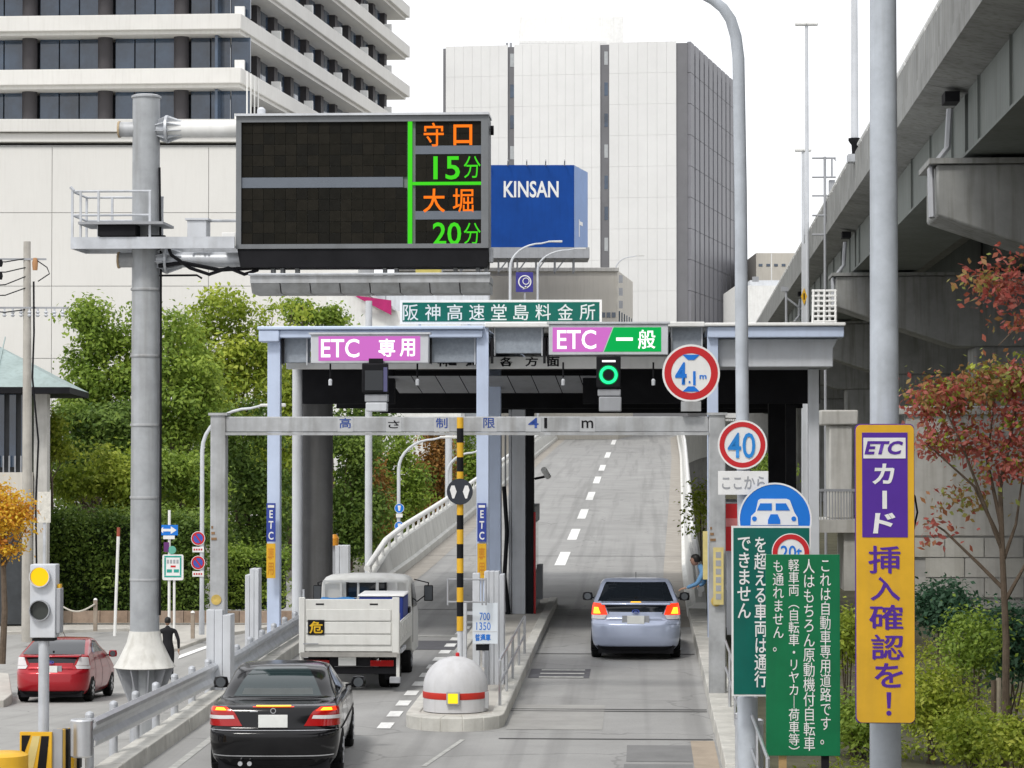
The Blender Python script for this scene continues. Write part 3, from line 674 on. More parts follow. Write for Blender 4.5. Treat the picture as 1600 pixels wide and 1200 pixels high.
# ============================================================ travel-time board on its cantilever post
f = Fr('message_sign', 'dark travel time board with green and orange figures on a cantilever post', 'road sign', 227, 93, 0); e = f.e
MB().lathe([(.245, -1.5), (.245, 2.2), (.237, 4.0), (.228, f.Z(152)), (.25, f.Z(152)), (.25, f.Z(149)), (.2, f.Z(147))], n=28).obj('post', M_VPOST, e)
for y in (452, 556, 664, 777, 905): MB().lathe([(.25, f.Z(y + 2)), (.256, f.Z(y)), (.25, f.Z(y - 2))], n=28).obj('seam_ring', M_GALVD, e)
MB().tube([(.245, -.1, f.Z(262)), (.27, -.08, f.Z(420)), (.275, -.08, f.Z(700)), (.27, -.08, f.Z(960))], .022, 6).obj('cable', M_BLACK, e)
MB().lathe([(.255, f.Z(985)), (.30, f.Z(1003)), (.44, f.Z(1030)), (.52, f.Z(1041)), (.50, f.Z(1042)), (.25, f.Z(1000))], n=24).obj('skirt', mat('skirt_grey', (.62, .61, .57), .6, var=.15, scale=3, streak=.5), e)
for k in range(10):
    a = 2 * math.pi * k / 10; c, s_ = math.cos(a), math.sin(a)
    MB().add([(c * .25, s_ * .25, f.Z(1043)), (c * .49, s_ * .49, f.Z(1043)), (c * .25, s_ * .25, f.Z(1100)), (c * .25 - s_ * .02, s_ * .25 + c * .02, f.Z(1043)), (c * .49 - s_ * .02, s_ * .49 + c * .02, f.Z(1043)), (c * .25 - s_ * .02, s_ * .25 + c * .02, f.Z(1100))],
             [(0, 1, 2), (3, 5, 4), (0, 3, 4, 1), (1, 4, 5, 2), (2, 5, 3, 0)]).obj('gusset', M_GREY, e, smooth=False)
def xcyl(x0, x1, y, r0, r1=None, n=16): return MB().cyl((f.X(x0), 0, f.Z(y)), (f.X(x1), 0, f.Z(y)), r0, r1, n)
for y in (201, 406):
    xcyl(185, 226, y, .125).obj('arm_stub', M_GALVD, e); xcyl(183, 186, y, .14).obj('stub_cap', mat('rusty_cap', (.42, .32, .2), .7, var=.3, scale=8), e)
    xcyl(228, 262, y, .13).obj('arm_sleeve', M_GALV, e); xcyl(258, 262, y, .235).obj('flange', M_GALV, e)
    for k in range(10):
        a = 2 * math.pi * (k + .3) / 10; c, s_ = math.cos(a), math.sin(a)
        for xa, xb in ((263, 285), (257, 240)):
            p = [(f.X(xa), c * .13, f.Z(y) + s_ * .13), (f.X(xa), c * .225, f.Z(y) + s_ * .225), (f.X(xb), c * .14, f.Z(y) + s_ * .14)]
            MB().add(p + [(q[0], q[1] - s_ * .016, q[2] + c * .016) for q in p], [(0, 1, 2), (3, 5, 4), (0, 3, 4, 1), (1, 4, 5, 2), (2, 5, 3, 0)]).obj('fin', M_GALV, e, smooth=False)
xcyl(262, 420, 201, .145).obj('upper_arm', M_WHITE, e); xcyl(262, 760, 406, .13).obj('lower_arm', M_GALV, e)
# service platform round the post
pl = thing('_', 'x', 'x'); bpy.data.objects.remove(pl)
p = B(f.X(122), f.X(262), -.55, .55, f.Z(386), f.Z(378)).obj('platform', M_GALV, e)
B(f.X(120), f.X(375), -.58, -.52, f.Z(392), f.Z(374)).obj('platform_edge', M_GALV, e); B(f.X(120), f.X(375), .52, .58, f.Z(392), f.Z(374)).obj('platform_edge', M_GALV, e)
B(f.X(120), f.X(123), -.52, .52, f.Z(392), f.Z(374)).obj('platform_edge', M_GALV, e)
for x, y in ((122, -.55), (122, .55), (135, -.55), (163, .55), (163, -.55), (243, -.55), (243, .55)):
    B(f.X(x) - .018, f.X(x) + .018, y - .018, y + .018, f.Z(378), f.Z(303)).obj('railing_post', M_GALV, p)
for y in (-.55, .55):
    for zz in (303, 340): MB().tube([(f.X(122), y, f.Z(zz)), (f.X(245), y, f.Z(zz))], .02, 6).obj('railing_bar', M_GALV, p)
for zz in (303, 340): MB().tube([(f.X(122), -.55, f.Z(zz)), (f.X(122), .55, f.Z(zz))], .02, 6).obj('railing_bar', M_GALV, p)
MB().tube([(f.X(119), -.55, f.Z(296)), (f.X(124), -.55, f.Z(302))], .03, 6).obj('railing_hook', M_GALV, p)
B(f.X(163), f.X(222), -.62, .1, f.Z(373), f.Z(354)).obj('control_box', M_DARK, e, bevel=.01); B(f.X(134), f.X(266), -.7, .3, f.Z(355), f.Z(351)).obj('box_roof', M_GREY, e)
B(f.X(297), f.X(327), -.3, .1, f.Z(374), f.Z(346)).obj('junction_box', M_LGREY, e, bevel=.01); B(f.X(294), f.X(330), -.33, .13, f.Z(346), f.Z(343)).obj('box_roof', M_LGREY, e)
for x in (300, 318, 324): B(f.X(x), f.X(x) + .03, -.2, -.16, f.Z(392), f.Z(374)).obj('box_leg', M_GALV, e)
B(f.X(352), f.X(374), -.35, 0, f.Z(388), f.Z(366)).obj('junction_box', M_WHITE, e, bevel=.01)
MB().tube([(f.X(325), 0, f.Z(345)), (f.X(375), 0, f.Z(345))], .025, 6).obj('conduit', M_GALV, e); MB().tube([(f.X(325), 0, f.Z(374)), (f.X(352), 0, f.Z(374))], .025, 6).obj('conduit', M_GALV, e)
MB().tube([(f.X(235), -.3, f.Z(372)), (f.X(262), -.33, f.Z(372)), (f.X(272), -.3, f.Z(400)), (f.X(300), -.22, f.Z(420)), (f.X(330), -.2, f.Z(430)), (f.X(360), -.2, f.Z(420)), (f.X(385), -.2, f.Z(430)), (f.X(405), -.2, f.Z(424)), (f.X(412), -.1, f.Z(404))], .03, 6).obj('cable', M_BLACK, e)
MB().tube([(f.X(250), -.16, f.Z(416)), (f.X(290), -.2, f.Z(412)), (f.X(345), -.18, f.Z(423)), (f.X(430), -.1, f.Z(418))], .035, 6).obj('cable', M_BLACK, e)
MB().tube([(f.X(250), -.1, f.Z(431)), (f.X(310), -.15, f.Z(431)), (f.X(318), -.15, f.Z(436))], .018, 6).obj('cable', M_BLACK, e)
# the display cabinet
M_CAB = mat('cabinet_grey', (.17, .18, .19), .5, var=.1, scale=2, streak=.2)
yb = -.38
cb = B(f.X(375), f.X(766), yb + .03, .38, f.Z(392), f.Z(187)).obj('cabinet', M_CAB, e, bevel=.02)
for a in ((375, 383, 187, 392), (755, 766, 187, 392)): f.box(*a[:2], *a[2:], yb - .05, yb + .028).obj('cabinet_frame', M_CAB, cb)
for a in ((383, 755, 187, 196), (383, 755, 385, 392)): f.box(*a[:2], *a[2:], yb - .049, yb + .027).obj('cabinet_frame', M_CAB, cb)
f.box(374, 767, 183, 186.5, yb - .1, .4).obj('cabinet_roof', M_LGREY, cb)
MB().prism([(0, 0), (f.X(766) - f.X(377), 0), (f.X(764) - f.X(377), -.3), (.05, -.3)], yb - .02, .3).obj('cabinet_base', M_DARK, cb, loc=(f.X(377), 0, f.Z(392.5)))
M_MOD = [mat('led_module_' + n_, c, .75, var=.2, scale=9, spec=.1) for n_, c in (('a', (.0125, .0115, .0085)), ('b', (.0155, .014, .0105)), ('c', (.011, .0105, .0085)))]
def modules(x0, x1, y0, y1, nx, ny):
    wd, hd = (x1 - x0) / 93 / nx, (y1 - y0) / 93 / ny
    ms = [MB().box(.0025, wd - .0025, 0, .03, .0025, hd - .0025).mesh('led_module', m_, False) for m_ in M_MOD]
    for i in range(nx):
        for j in range(ny):
            o = bpy.data.objects.new('led_module', random.choice(ms)); COL.objects.link(o); o.parent = cb; o.location = (f.X(x0) + i * wd, yb - .004, f.Z(y1) + j * hd)
modules(383, 640, 196, 281, 15, 5); modules(383, 640, 298, 385, 15, 5)
modules(653, 755, 196, 233, 6, 2); modules(653, 755, 247, 289, 6, 2); modules(653, 755, 295, 334, 6, 2); modules(653, 755, 348, 385, 6, 2)
M_BARG = mat('panel_bar', (.135, .155, .185), .5, var=.06)
for a in ((383, 634, 281.5, 297.5), (653, 755, 233.5, 246.5), (653, 755, 334.5, 347.5)): f.box(*a[:2], *a[2:], yb - .012, yb + .028).obj('divider_bar', M_BARG, cb)
LG = led('led_green', (.06, .74, .015), .8); LO = led('led_orange', (1.0, .19, .006), .95)
f.box(641.5, 648, 196, 385, yb - .01, yb + .026).obj('lit_line', LG, cb); f.box(648.5, 755, 289.5, 294, yb - .01, yb + .026).obj('lit_line', LG, cb)
for s_, a, m_, bd in (('守', (666, 697, 198, 235), LO, .008), ('口', (712, 741, 201, 233), LO, .02), ('15', (681, 722, 250, 286), LG, .012), ('分', (728, 754, 250, 284), LG, 0), ('大', (665, 699, 300, 337), LO, .014), ('堀', (711, 743, 300, 337), LO, .006), ('20', (680, 724, 352, 387), LG, .012), ('分', (728, 754, 353, 386), LG, 0)):
    f.text(s_, *a, yb - .012, m_, cb, bold=bd)
MB().lathe([(.07, 0), (.07, .1), (.03, .14)], n=12).obj('beacon', M_LGREY, cb, loc=(f.X(411), -.2, f.Z(183)))
B(f.X(757), f.X(764), 0, .1, f.Z(186), f.Z(177)).obj('lug', M_GALV, cb); MB().cyl((f.X(767), 0, f.Z(206)), (f.X(772), 0, f.Z(206)), .08).obj('lamp', M_DARK, cb); B(f.X(766), f.X(771), -.2, .1, f.Z(412), f.Z(390)).obj('bracket', M_GALV, cb)
for x in (425, 440, 463, 600, 618, 710, 745, 758): B(f.X(x), f.X(x) + .06, -.1, .1, f.Z(436), f.Z(416)).obj('hanger', M_GALVD, e)
# catwalk below the cabinet
cw = MB().prism([(f.X(402), f.Z(436)), (f.X(770), f.Z(436)), (f.X(770), f.Z(447)), (f.X(402), f.Z(447))], -.75, .3).obj('catwalk', M_GALVD, e)
for i in range(8):
    a, b = f.X(403 + 46 * i), f.X(403 + 46 * (i + 1)) - .02
    MB().hexa([(a, -.6, f.Z(462)), (b, -.6, f.Z(462)), (b, .2, f.Z(462)), (a, .2, f.Z(462))], [(a, -.76, f.Z(447.5)), (b, -.76, f.Z(447.5)), (b, .3, f.Z(447.5)), (a, .3, f.Z(447.5))]).obj('catwalk_panel', M_GALVD, cw)
MB().tube([(f.X(400), -.78, f.Z(434)), (f.X(771), -.78, f.Z(434))], .022, 6).obj('catwalk_rail', M_GALV, cw)

# ============================================================ height gauge gantry
f = Fr('height_gantry', 'grey steel height limit gantry spanning both lanes with blue lettering', 'gantry', 735, 95, 0); e = f.e
for x0, x1 in ((328, 352), (1106, 1132)):
    b = B(f.X(x0), f.X(x1), -.14, .14, -.2, f.Z(648)).obj('post', M_GALVD, e, bevel=.02)
    B(f.X(x0) - .03, f.X(x1) + .03, -.17, .17, f.Z(649), f.Z(645)).obj('post_cap', M_GALVD, e)
    MB().disc(f.X((x0 + x1) / 2) - .02, -.16, f.Z(937), .085, .02, 16).obj('tag_plate', mat('old_yellow', (.5, .36, .1), .6, var=.3, scale=9), b)
    for k in range(3): B(f.X(x0) + .02, f.X(x0) + .05 + .03 * k, -.152, -.139, f.Z(826 + 9 * k), f.Z(822 + 9 * k)).obj('rust_stain', mat('rust', (.25, .15, .08), .9, var=.4, scale=10), b)
for x0, x1 in ((324, 362),): 
    for k in range(3): B(f.X(x0) + k * .135, f.X(x0) + k * .135 + .13, -.24, .2, -.3, f.Z(952 + 8 * (k == 2))).obj('post_guard', M_LGREY, e, bevel=.01)
B(f.X(352), f.X(1106), -.12, .12, f.Z(675), f.Z(651)).obj('beam', M_GALVD, e, bevel=.015)
B(f.X(352), f.X(1106), -.16, .16, f.Z(680), f.Z(675.5)).obj('beam_flange', M_GALVD, e)
M_LB = mat('letter_blue', (.02, .06, .27), .5, var=.1)
for s_, x, m_ in (('高', 540, M_LB), ('さ', 616, M_DARK), ('制', 691, M_LB), ('限', 765, M_LB), ('4', 834, M_LB), ('1', 853, M_DARK), ('m', 918, M_DARK)):
    wd = {'4': 8, '1': 2.2}.get(s_, 9); f.box(x - 12, x + 12, 651.5, 674.5, -.126, -.121).obj('letter_plate', mat('letter_plate', (.44, .45, .46), .5, var=.1), e) if s_ not in '1' else None
    f.text(s_, x - wd, x + wd, 653 if s_ not in 'さm' else 657, 669, -.131, m_, bold=.008)

def round_sign(name, label, px, py, d, s_, face, rim, back=True, z0=0, grp=None, rimw=.12):
    q = Fr(name, label, 'road sign', px, s_, z0, group=grp); r = d / 2 / s_; z = q.Z(py)
    q.c = z; q.r = r
    MB().disc(0, 0, z, r, .025).obj('plate', face, q.e)
    if rim: MB().ring(0, -.006, z, r * (1 - 2 * rimw - .05), r * .93, .006).obj('rim', rim, q.e)
    MB().ring(0, -.004, z, r * .93, r, .008).obj('edge', M_SWHITE, q.e)
    B(-.03, .03, .026, .08, z - r * .9, z + r * .9).obj('bracket', M_GALV, q.e)
    return q
q = round_sign('height_limit_sign', 'round red rimmed 4.1 m height limit sign on the gantry', 1080, 583, 90, 96, M_SWHITE, M_RED, rimw=.13)
q.text('4', 1055, 1073, 566, 601, -.012, M_SBLUE, bold=.02); q.text('.', 1076, 1079, 595, 599, -.012, M_SBLUE); q.text('1', 1083, 1087, 580, 602, -.012, M_SBLUE, bold=.01); q.text('m', 1093, 1104, 586, 592, -.012, M_SBLUE, bold=.02)
for s_ in (1, -1):
    zc = q.c + s_ * .30
    MB().prism([(-.14, zc), (.14, zc), (.05, zc - s_ * .085), (-.05, zc - s_ * .085)], -.011, -.006).obj('arrow', M_SBLUE, q.e)
B(-.16, .16, -.03, .42, q.c - .62, q.c - .46).obj('bracket', M_GALVD, q.e)

# ============================================================ toll canopy
f = Fr('toll_canopy', 'pale blue toll canopy spanning both lanes on slim posts', 'canopy', 755, 76.5, 0); e = f.e
DEP = 20.
B(f.X(405), f.X(755), -.25, DEP, f.Z(528), f.Z(516)).obj('roof_edge', M_BLUE, e, bevel=.02)
B(f.X(403), f.X(757), -.33, DEP + .1, f.Z(515.5), f.Z(510)).obj('roof_cap', mat('roof_cap_blue', (.55, .64, .80), .4, var=.05), e, bevel=.02)
B(f.X(405), f.X(437), -.3, .3, f.Z(534), f.Z(516)).obj('roof_end', M_BLUE, e, bevel=.02)
B(f.X(1105), f.X(1315), -.25, DEP, f.Z(529), f.Z(512)).obj('roof_edge', M_BLUE, e, bevel=.02)
B(f.X(1100), f.X(1317), -.33, DEP + .1, f.Z(511.5), f.Z(506)).obj('roof_cap', M_WHITE, e, bevel=.02)
B(f.X(758), f.X(1100), -.2, DEP, f.Z(512), f.Z(504)).obj('roof_cap', M_WHITE, e, bevel=.02)
MB().prism([(f.X(1118), f.Z(530)), (f.X(1308), f.Z(530)), (f.X(1300), f.Z(545)), (f.X(1300), f.Z(574)), (f.X(1118), f.Z(574))], .1, 2.2).obj('side_beam', M_LGREY, e, bevel=.02)
# ceiling panels and beams; shade below the roof put into their near-black colour
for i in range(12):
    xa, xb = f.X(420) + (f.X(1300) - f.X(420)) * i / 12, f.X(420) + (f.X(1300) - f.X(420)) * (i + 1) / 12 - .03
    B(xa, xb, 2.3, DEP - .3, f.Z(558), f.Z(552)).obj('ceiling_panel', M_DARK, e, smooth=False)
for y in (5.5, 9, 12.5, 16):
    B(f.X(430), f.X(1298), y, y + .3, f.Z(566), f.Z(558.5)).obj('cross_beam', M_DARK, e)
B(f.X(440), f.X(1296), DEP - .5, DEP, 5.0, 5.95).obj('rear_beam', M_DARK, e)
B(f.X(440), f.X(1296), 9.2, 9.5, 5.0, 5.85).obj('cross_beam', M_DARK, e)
# grey sloping panels seen past the front beam
for i in range(9):
    x = f.X(590) + i * .52
    MB().hexa([(x, 4.6, 5.28), (x + .5, 4.6, 5.28), (x + .5, 4.7, 5.28), (x, 4.7, 5.28)], [(x - .1, 3.0, 5.62), (x + .4, 3.0, 5.62), (x + .4, 3.1, 5.62), (x - .1, 3.1, 5.62)]).obj('baffle_panel', M_GREY, e)
for xa, xb in ((438, 592), (905, 1106), (1120, 1296)): B(f.X(xa), f.X(xb), 3.2, 3.5, 5.02, 5.9).obj('dark_fill_beam', M_DARK, e)  # dark fill added below the ceiling, with the roof's shade in its colour
# white front beam carrying the direction lettering
fb = B(f.X(440), f.X(1108), .5, .8, f.Z(575), f.Z(556)).obj('front_beam', M_WHITE, e, bevel=.01)
for s_, x in (('神', 690), ('戸', 735), ('各', 789), ('方', 829), ('面', 863)):
    f.text(s_, x - 10, x + 10, 556.5, 571.5, .493, M_BLACK, fb, bold=.025)
# posts
for x0, x1, y, yt in ((417, 437, 0, 529), (745, 764, 0, 510), (1104, 1121, 0, 512)):
    B(f.X(x0), f.X(x1), y - .12, y + .12, 0, f.Z(yt)).obj('post', M_BLUE, e, bevel=.012)
for x0, x1 in ((745, 764),): B(f.X(x0), f.X(x1) + .02, 4.0, 4.24, 0, f.Z(552)).obj('post', M_BLUE, e, bevel=.012)
for x in (1275, 1250):
    B(f.X(x) - .12, f.X(x) + .1, 1.0 + (1275 - x) * .1, 1.22 + (1275 - x) * .1, -.3, f.Z(575)).obj('post', M_LGREY if x == 1275 else M_DARK, e, bevel=.012)
B(f.X(1222), f.X(1262), 6, 6.4, -.3, f.Z(566)).obj('post', M_DARK, e)
MB().cyl((f.X(437), 5.2, -.5), (f.X(437), 5.2, 5.95), .44, n=28).obj('pier', mat('pier_grey', (.13, .13, .13), .7, var=.12, streak=.3), e)
MB().cyl((f.X(418), 4.4, -.5), (f.X(418), 4.4, 5.9), .12, n=12).obj('downpipe', M_LGREY, e)
# blank mesh panels in the sign row
M_MESH = mat('mesh_panel', (.30, .335, .38), .6, var=.15, scale=14)
for a in ((440, 480, 525, 566), (672, 744, 526, 566), (771, 849, 511, 552), (1047, 1098, 511, 556)):
    p = f.box(*a[:2], *a[2:], .02, .3).obj('blank_panel', M_MESH, e, bevel=.01)
    for x in (a[0] + 1, a[1] - 3): f.box(x, x + 2, a[2] - 3, a[3] + 4, -.02, .0).obj('panel_frame', M_LGREY, p)
for x in (439, 486, 671, 767, 849, 855, 1044, 1100): B(f.X(x), f.X(x) + .05, -.1, .02, f.Z(568), f.Z(528)).obj('bracket', M_DARK, e)
for x in (700, 706, 730, 737): f.box(x, x + 5, 563, 570, .2, .4).obj('camera_clamp', M_BLACK, e)
for x, yy in ((705, 637), (1028, 632)):
    o = B(-.27, .27, 0, .12, 0, .05).obj('tube_lamp', led('tube_white', (1, 1, .96), 1.6), e, loc=(f.X(x), 11, (YH - yy) / 60 + HC)); B(-.3, .3, -.02, .14, .055, .1).obj('lamp_housing', M_GREY, o)
    MB().tube([(0, .05, .1), (0, .05, 5.9 - o.location.z - .02)], .02, 5).obj('lamp_rod', M_DARK, o)
for i in range(8):
    B(f.X(1125 + i * 22), f.X(1133 + i * 22), 12, 12.1, 5.25, 5.33).obj('ceiling_fitting', M_LGREY, e)
# things that hang from the canopy
def hang_lamp(x, lab):
    q = Fr('hanging_sensor', lab, 'sensor', x, 77.5, 0, group='small sensors hanging below the lane displays')
    MB().cyl((0, 0, q.Z(566)), (0, 0, q.Z(590)), .018, n=8).obj('rod', M_DARK, q.e); MB().lathe([(.035, 0), (.04, .1), (.02, .13)], n=10).obj('head', M_LGREY, q.e, loc=(0, 0, q.Z(602)))
for x, lab in ((516, 'small white sensor hanging left of the dark left lane signal'), (652, 'small white sensor hanging right of the dark left lane signal'), (880, 'small white sensor hanging left of the lit green ring signal'), (1021, 'small white sensor hanging right of the lit green ring signal')): hang_lamp(x, lab)

# lane displays
M_PNK = led('led_pink', (.66, .17, .60), .8); M_LGN = led('led_bright_green', (.0, .42, .08), .85); M_LW = led('led_white', (1, 1, 1), 1.15)
f = Fr('lane_display', 'pink lit lane display reading ETC 専用 over the left lane', 'lane sign', 578, 77.5, 0)
b = f.box(487, 671, 523, 568, -.2, .05).obj('housing', M_LGREY, f.e, bevel=.015)
f.box(499, 658, 526, 564, -.206, -.2).obj('screen', M_PNK, f.e)
f.text('ETC', 503, 563, 530, 559, -.212, M_LW, bold=.012); f.text('専', 593, 619, 530, 558, -.212, M_LW, bold=.02); f.text('用', 626, 650, 530, 558, -.212, M_LW, bold=.02)
f.box(484, 674, 520, 523, -.24, .06).obj('hood', M_LGREY, f.e)
for x in (510, 640): f.box(x, x + 5, 528, 534, .05, .75).obj('bracket', M_GREY, f.e)
f = Fr('lane_display', 'pink and green lit lane display reading ETC 一般 over the right lane', 'lane sign', 948, 77.5, 0)
f.box(858, 1044, 507, 555, -.2, .05).obj('housing', M_LGREY, f.e, bevel=.015)
z0, z1 = f.Z(550), f.Z(512)
MB().prism([(f.X(864), z0), (f.X(942), z0), (f.X(957), z1), (f.X(864), z1)], -.206, -.2).obj('screen', M_PNK, f.e)
MB().prism([(f.X(944), z0), (f.X(1033), z0), (f.X(1033), z1), (f.X(959), z1)], -.206, -.2).obj('screen', M_LGN, f.e)
f.text('ETC', 871, 932, 516, 546, -.212, M_LW, bold=.012); f.text('一', 963, 989, 528, 533, -.212, M_LW, bold=.02); f.text('般', 997, 1024, 516, 546, -.212, M_LW, bold=.012)
f.box(855, 1047, 503.5, 506.5, -.24, .06).obj('hood', M_LGREY, f.e)
for x in (880, 1015): f.box(x, x + 5, 512, 518, .05, .75).obj('bracket', M_GREY, f.e)
# lane signals
f = Fr('lane_signal', 'unlit dark lane signal below the pink lane display', 'signal', 588, 78, 0)
f.box(566, 606, 568, 614, -.1, .15).obj('housing', M_BLACK, f.e, bevel=.02); f.box(571, 599, 579, 610, -.11, -.1).obj('screen', M_GLASS, f.e)
f.box(600, 606, 574, 612, -.12, -.1).obj('visor', mat('visor_violet', (.10, .10, .20), .4), f.e); f.box(576, 598, 560, 568, 0, .1).obj('bracket', M_DARK, f.e)
f.box(570, 606, 616, 628, -.05, .2).obj('equipment', M_GREY, f.e, bevel=.02); f.box(572, 605, 629, 643, -.1, .2).obj('antenna_box', M_LGREY, f.e, bevel=.02)
f = Fr('lane_signal', 'lane signal with lit green ring over the silver hatchback', 'signal', 951, 78, 0)
f.box(932, 970, 557, 606, -.1, .15).obj('housing', M_BLACK, f.e, bevel=.02)
MB().ring(f.X(951), -.112, f.Z(586), .125, .18, .01).obj('lit_ring', led('led_ring', (.02, .95, .30), 1.3), f.e)
MB().ring(f.X(951), -.108, f.Z(586), .105, .20, .006).obj('ring_glow', led('led_ring_dim', (.0, .25, .06), .8), f.e)
f.box(941, 962, 563, 566, -.106, -.1).obj('lit_bar', M_LW, f.e); f.box(934, 970, 608, 619, -.05, .2).obj('equipment', M_GREY, f.e, bevel=.02); f.box(936, 971, 620, 643, -.1, .2).obj('antenna_box', M_GREY, f.e, bevel=.02)
# green name board
f = Fr('name_board', 'long green board naming the toll gate above the canopy roof', 'road sign', 773, 76, 0)
b = f.box(610, 938, 460, 499, 2.0, 2.1).obj('board', M_SWHITE, f.e); f.box(614, 934, 464, 495, 1.988, 1.998).obj('panel', M_GREEN2, f.e)
for i, s_ in enumerate('阪神高速堂島料金所'):
    x = 628 + i * 35.9; f.text(s_, x - 13, x + 12, 467, 493, 1.982, mat('letter_silver', (.62, .66, .66), .5, var=.1), b, bold=.005)
for x in (640, 720, 800, 880, 925): f.box(x, x + 4, 499, 511, 2.02, 2.1).obj('support', M_GALV, f.e)

# ============================================================ centre island and what stands on it
t = thing('toll_island', 'long concrete toll island with rounded nose between the lanes', 'island', RD(-2.85, 38.3, 0), -TH)
def isl_pts(inset, n=14):
    w_ = .75 - inset; pts = []
    for k in range(n + 1):
        a = math.pi + math.pi * k / n; pts.append((w_ * math.cos(a), .0 + inset + .75 + .75 * 1.0 * math.sin(a) * (w_ / .75)))
    return pts
nose_o, nose_i = isl_pts(0), isl_pts(.2)
# nose ring of kerb stones, then straight stones
for i in range(0, 14, 2):
    a0, a1, a2 = nose_o[i], nose_o[i + 1], nose_o[i + 2]; b0, b1, b2 = nose_i[i], nose_i[i + 1], nose_i[i + 2]; zz = rz(38.5)
    P6 = [a0, a1, a2, b2, b1, b0]
    MB().slab(P6, zz - .3, zz + .2).obj('kerb_stone', M_KERB, t, bevel=.015)
for i in range(17):
    y0 = .76 + i * 1.45; y1 = y0 + 1.43; za, zb_ = rz(38 + y0), rz(38 + y1)
    for x0, x1 in ((-.75, -.55), (.55, .75)):
        MB().hexa([(x0, y0, za - .3), (x1, y0, za - .3), (x1, y1, zb_ - .3), (x0, y1, zb_ - .3)], [(x0, y0, za + .2), (x1, y0, za + .2), (x1, y1, zb_ + .2), (x0, y1, zb_ + .2)]).obj('kerb_stone', M_KERB, t, bevel=.015)
MB().slab(nose_i + [(.55, 1.0), (-.55, 1.0)], -.2, rz(38.5) + .185).obj('island_top', M_PAVE, t)
MB().hexa([(-.55, .95, -.3), (.55, .95, -.3), (.55, 25.4, -.3), (-.55, 25.4, -.3)], [(-.55, .95, rz(39) + .18), (.55, .95, rz(39) + .18), (.55, 25.4, rz(63) + .18), (-.55, 25.4, rz(63) + .18)]).obj('island_top', M_PAVE, t)
IZ = rz(39) + .19
# dome
f = Fr('crash_dome', 'grey domed island bumper with red band and yellow lamp', 'bollard', 712, 101, IZ)
pr = [(.50, 0), (.50, .36)] + [(.50 * math.cos(a), .36 + .47 * math.sin(a)) for a in [math.pi / 2 * k / 12 for k in range(1, 12)]] + [(.02, .83)]
M_DOME = mat('dome_grey', (.55, .55, .56), .5, var=.08, scale=3, streak=.2)
MB().lathe(pr, n=40).obj('body', M_DOME, f.e)
MB().lathe([(.504, .20), (.508, .21), (.508, .29), (.504, .30)], n=40).obj('red_band', mat('band_red', (.5, .03, .02), .45, var=.1), f.e)
B(-.1, .1, -.56, -.5, .13, .33).obj('lamp_box', M_GREY, f.e, bevel=.01); B(-.075, .075, -.572, -.561, .155, .305).obj('lamp_lens', led('lamp_yellow', (1.0, .72, .02), 1.1), f.e, bevel=.01)
MB().lathe([(.03, 0), (.03, .05), (.015, .065)], n=12).obj('top_lamp', M_RED, f.e, loc=(.03, 0, .82))
B(.46, .52, -.2, -.1, .05, .3).obj('hinge', M_GALVD, f.e)
# striped pole with disc
f = Fr('striped_pole', 'tall black and yellow striped pole behind the crash dome', 'pole', 719, 96, IZ - .02)
MB().cyl((0, 0, 0), (0, 0, f.Z(985)), .045, n=12).obj('base', M_LGREY, f.e)
z = f.Z(985); k = 0
while z < f.Z(652):
    z2 = min(z + .235, f.Z(652)); MB().cyl((0, 0, z), (0, 0, z2), .056, n=12).obj('stripe', M_YEL if k % 2 == 0 else M_BLACK, f.e); z = z2; k += 1
d = MB().disc(0, -.09, f.Z(768), .212, .03).obj('disc', mat('disc_charcoal', (.03, .035, .045), .5), f.e)
for s_ in (-1, 1):
    MB().prism([(s_ * .05, f.Z(768)), (s_ * .085, f.Z(768) + .10), (s_ * .135, f.Z(768) + .10), (s_ * .16, f.Z(768) + .03), (s_ * .12, f.Z(768) - .11), (s_ * .09, f.Z(768) - .11)], -.096, -.091).obj('reflector', M_SWHITE, d)
for y in (905, 940):
    MB().tube([(-.2, 0, f.Z(y)), (.42, 0, f.Z(y))], .016, 6).obj('guard_bar', M_GREY, f.e)
for x in (-.2, .36, .42): MB().tube([(x, 0, f.Z(945)), (x, 0, f.Z(903))], .016, 6).obj('guard_bar', M_GREY, f.e)
# cabinets on the island
f = Fr('card_machine', 'tall grey slotted cabinet on the island right of the crash dome', 'cabinet', 772, 92, IZ)
for i in range(4): B(-.16 + i * .085, -.16 + i * .085 + .08, -.12, .25, 0, f.Z(892) - (i == 3) * .05).obj('panel', M_LGREY, f.e, bevel=.01)
f = Fr('equipment_post', 'slim pale steel equipment post between striped pole and cabinet', 'post', 748, 93, IZ)
B(-.1, .02, -.05, .1, 0, f.Z(895)).obj('column', M_LGREY, f.e, bevel=.01); B(-.3, -.2, -.05, .08, 0, f.Z(940)).obj('column', M_LGREY, f.e, bevel=.01); B(-.3, .02, -.03, .05, f.Z(960), f.Z(955)).obj('bracket', M_GALV, f.e)
f = Fr('fare_board', 'small white fare board with blue figures on the island', 'sign', 757, 95, IZ)
b = f.box(740, 779, 940, 1003, -.25, -.22).obj('board', mat('fare_board', (.66, .71, .76), .5, var=.05), f.e)
f.text('700', 751, 767, 955, 967, -.256, M_SBLUE); f.text('1350', 746, 768, 970, 982, -.256, M_SBLUE); f.text('普通車', 744, 768, 988, 999, -.256, M_SBLUE, bold=.03)
f.box(741, 778, 983.5, 985, -.255, -.25).obj('rule', M_LGREY, b); f.box(755, 758, 1003, 1040, -.2, -.16).obj('leg', M_GALV, f.e); f.box(745, 765, 1005, 1014, -.22, -.1).obj('grille', M_DARK, f.e)
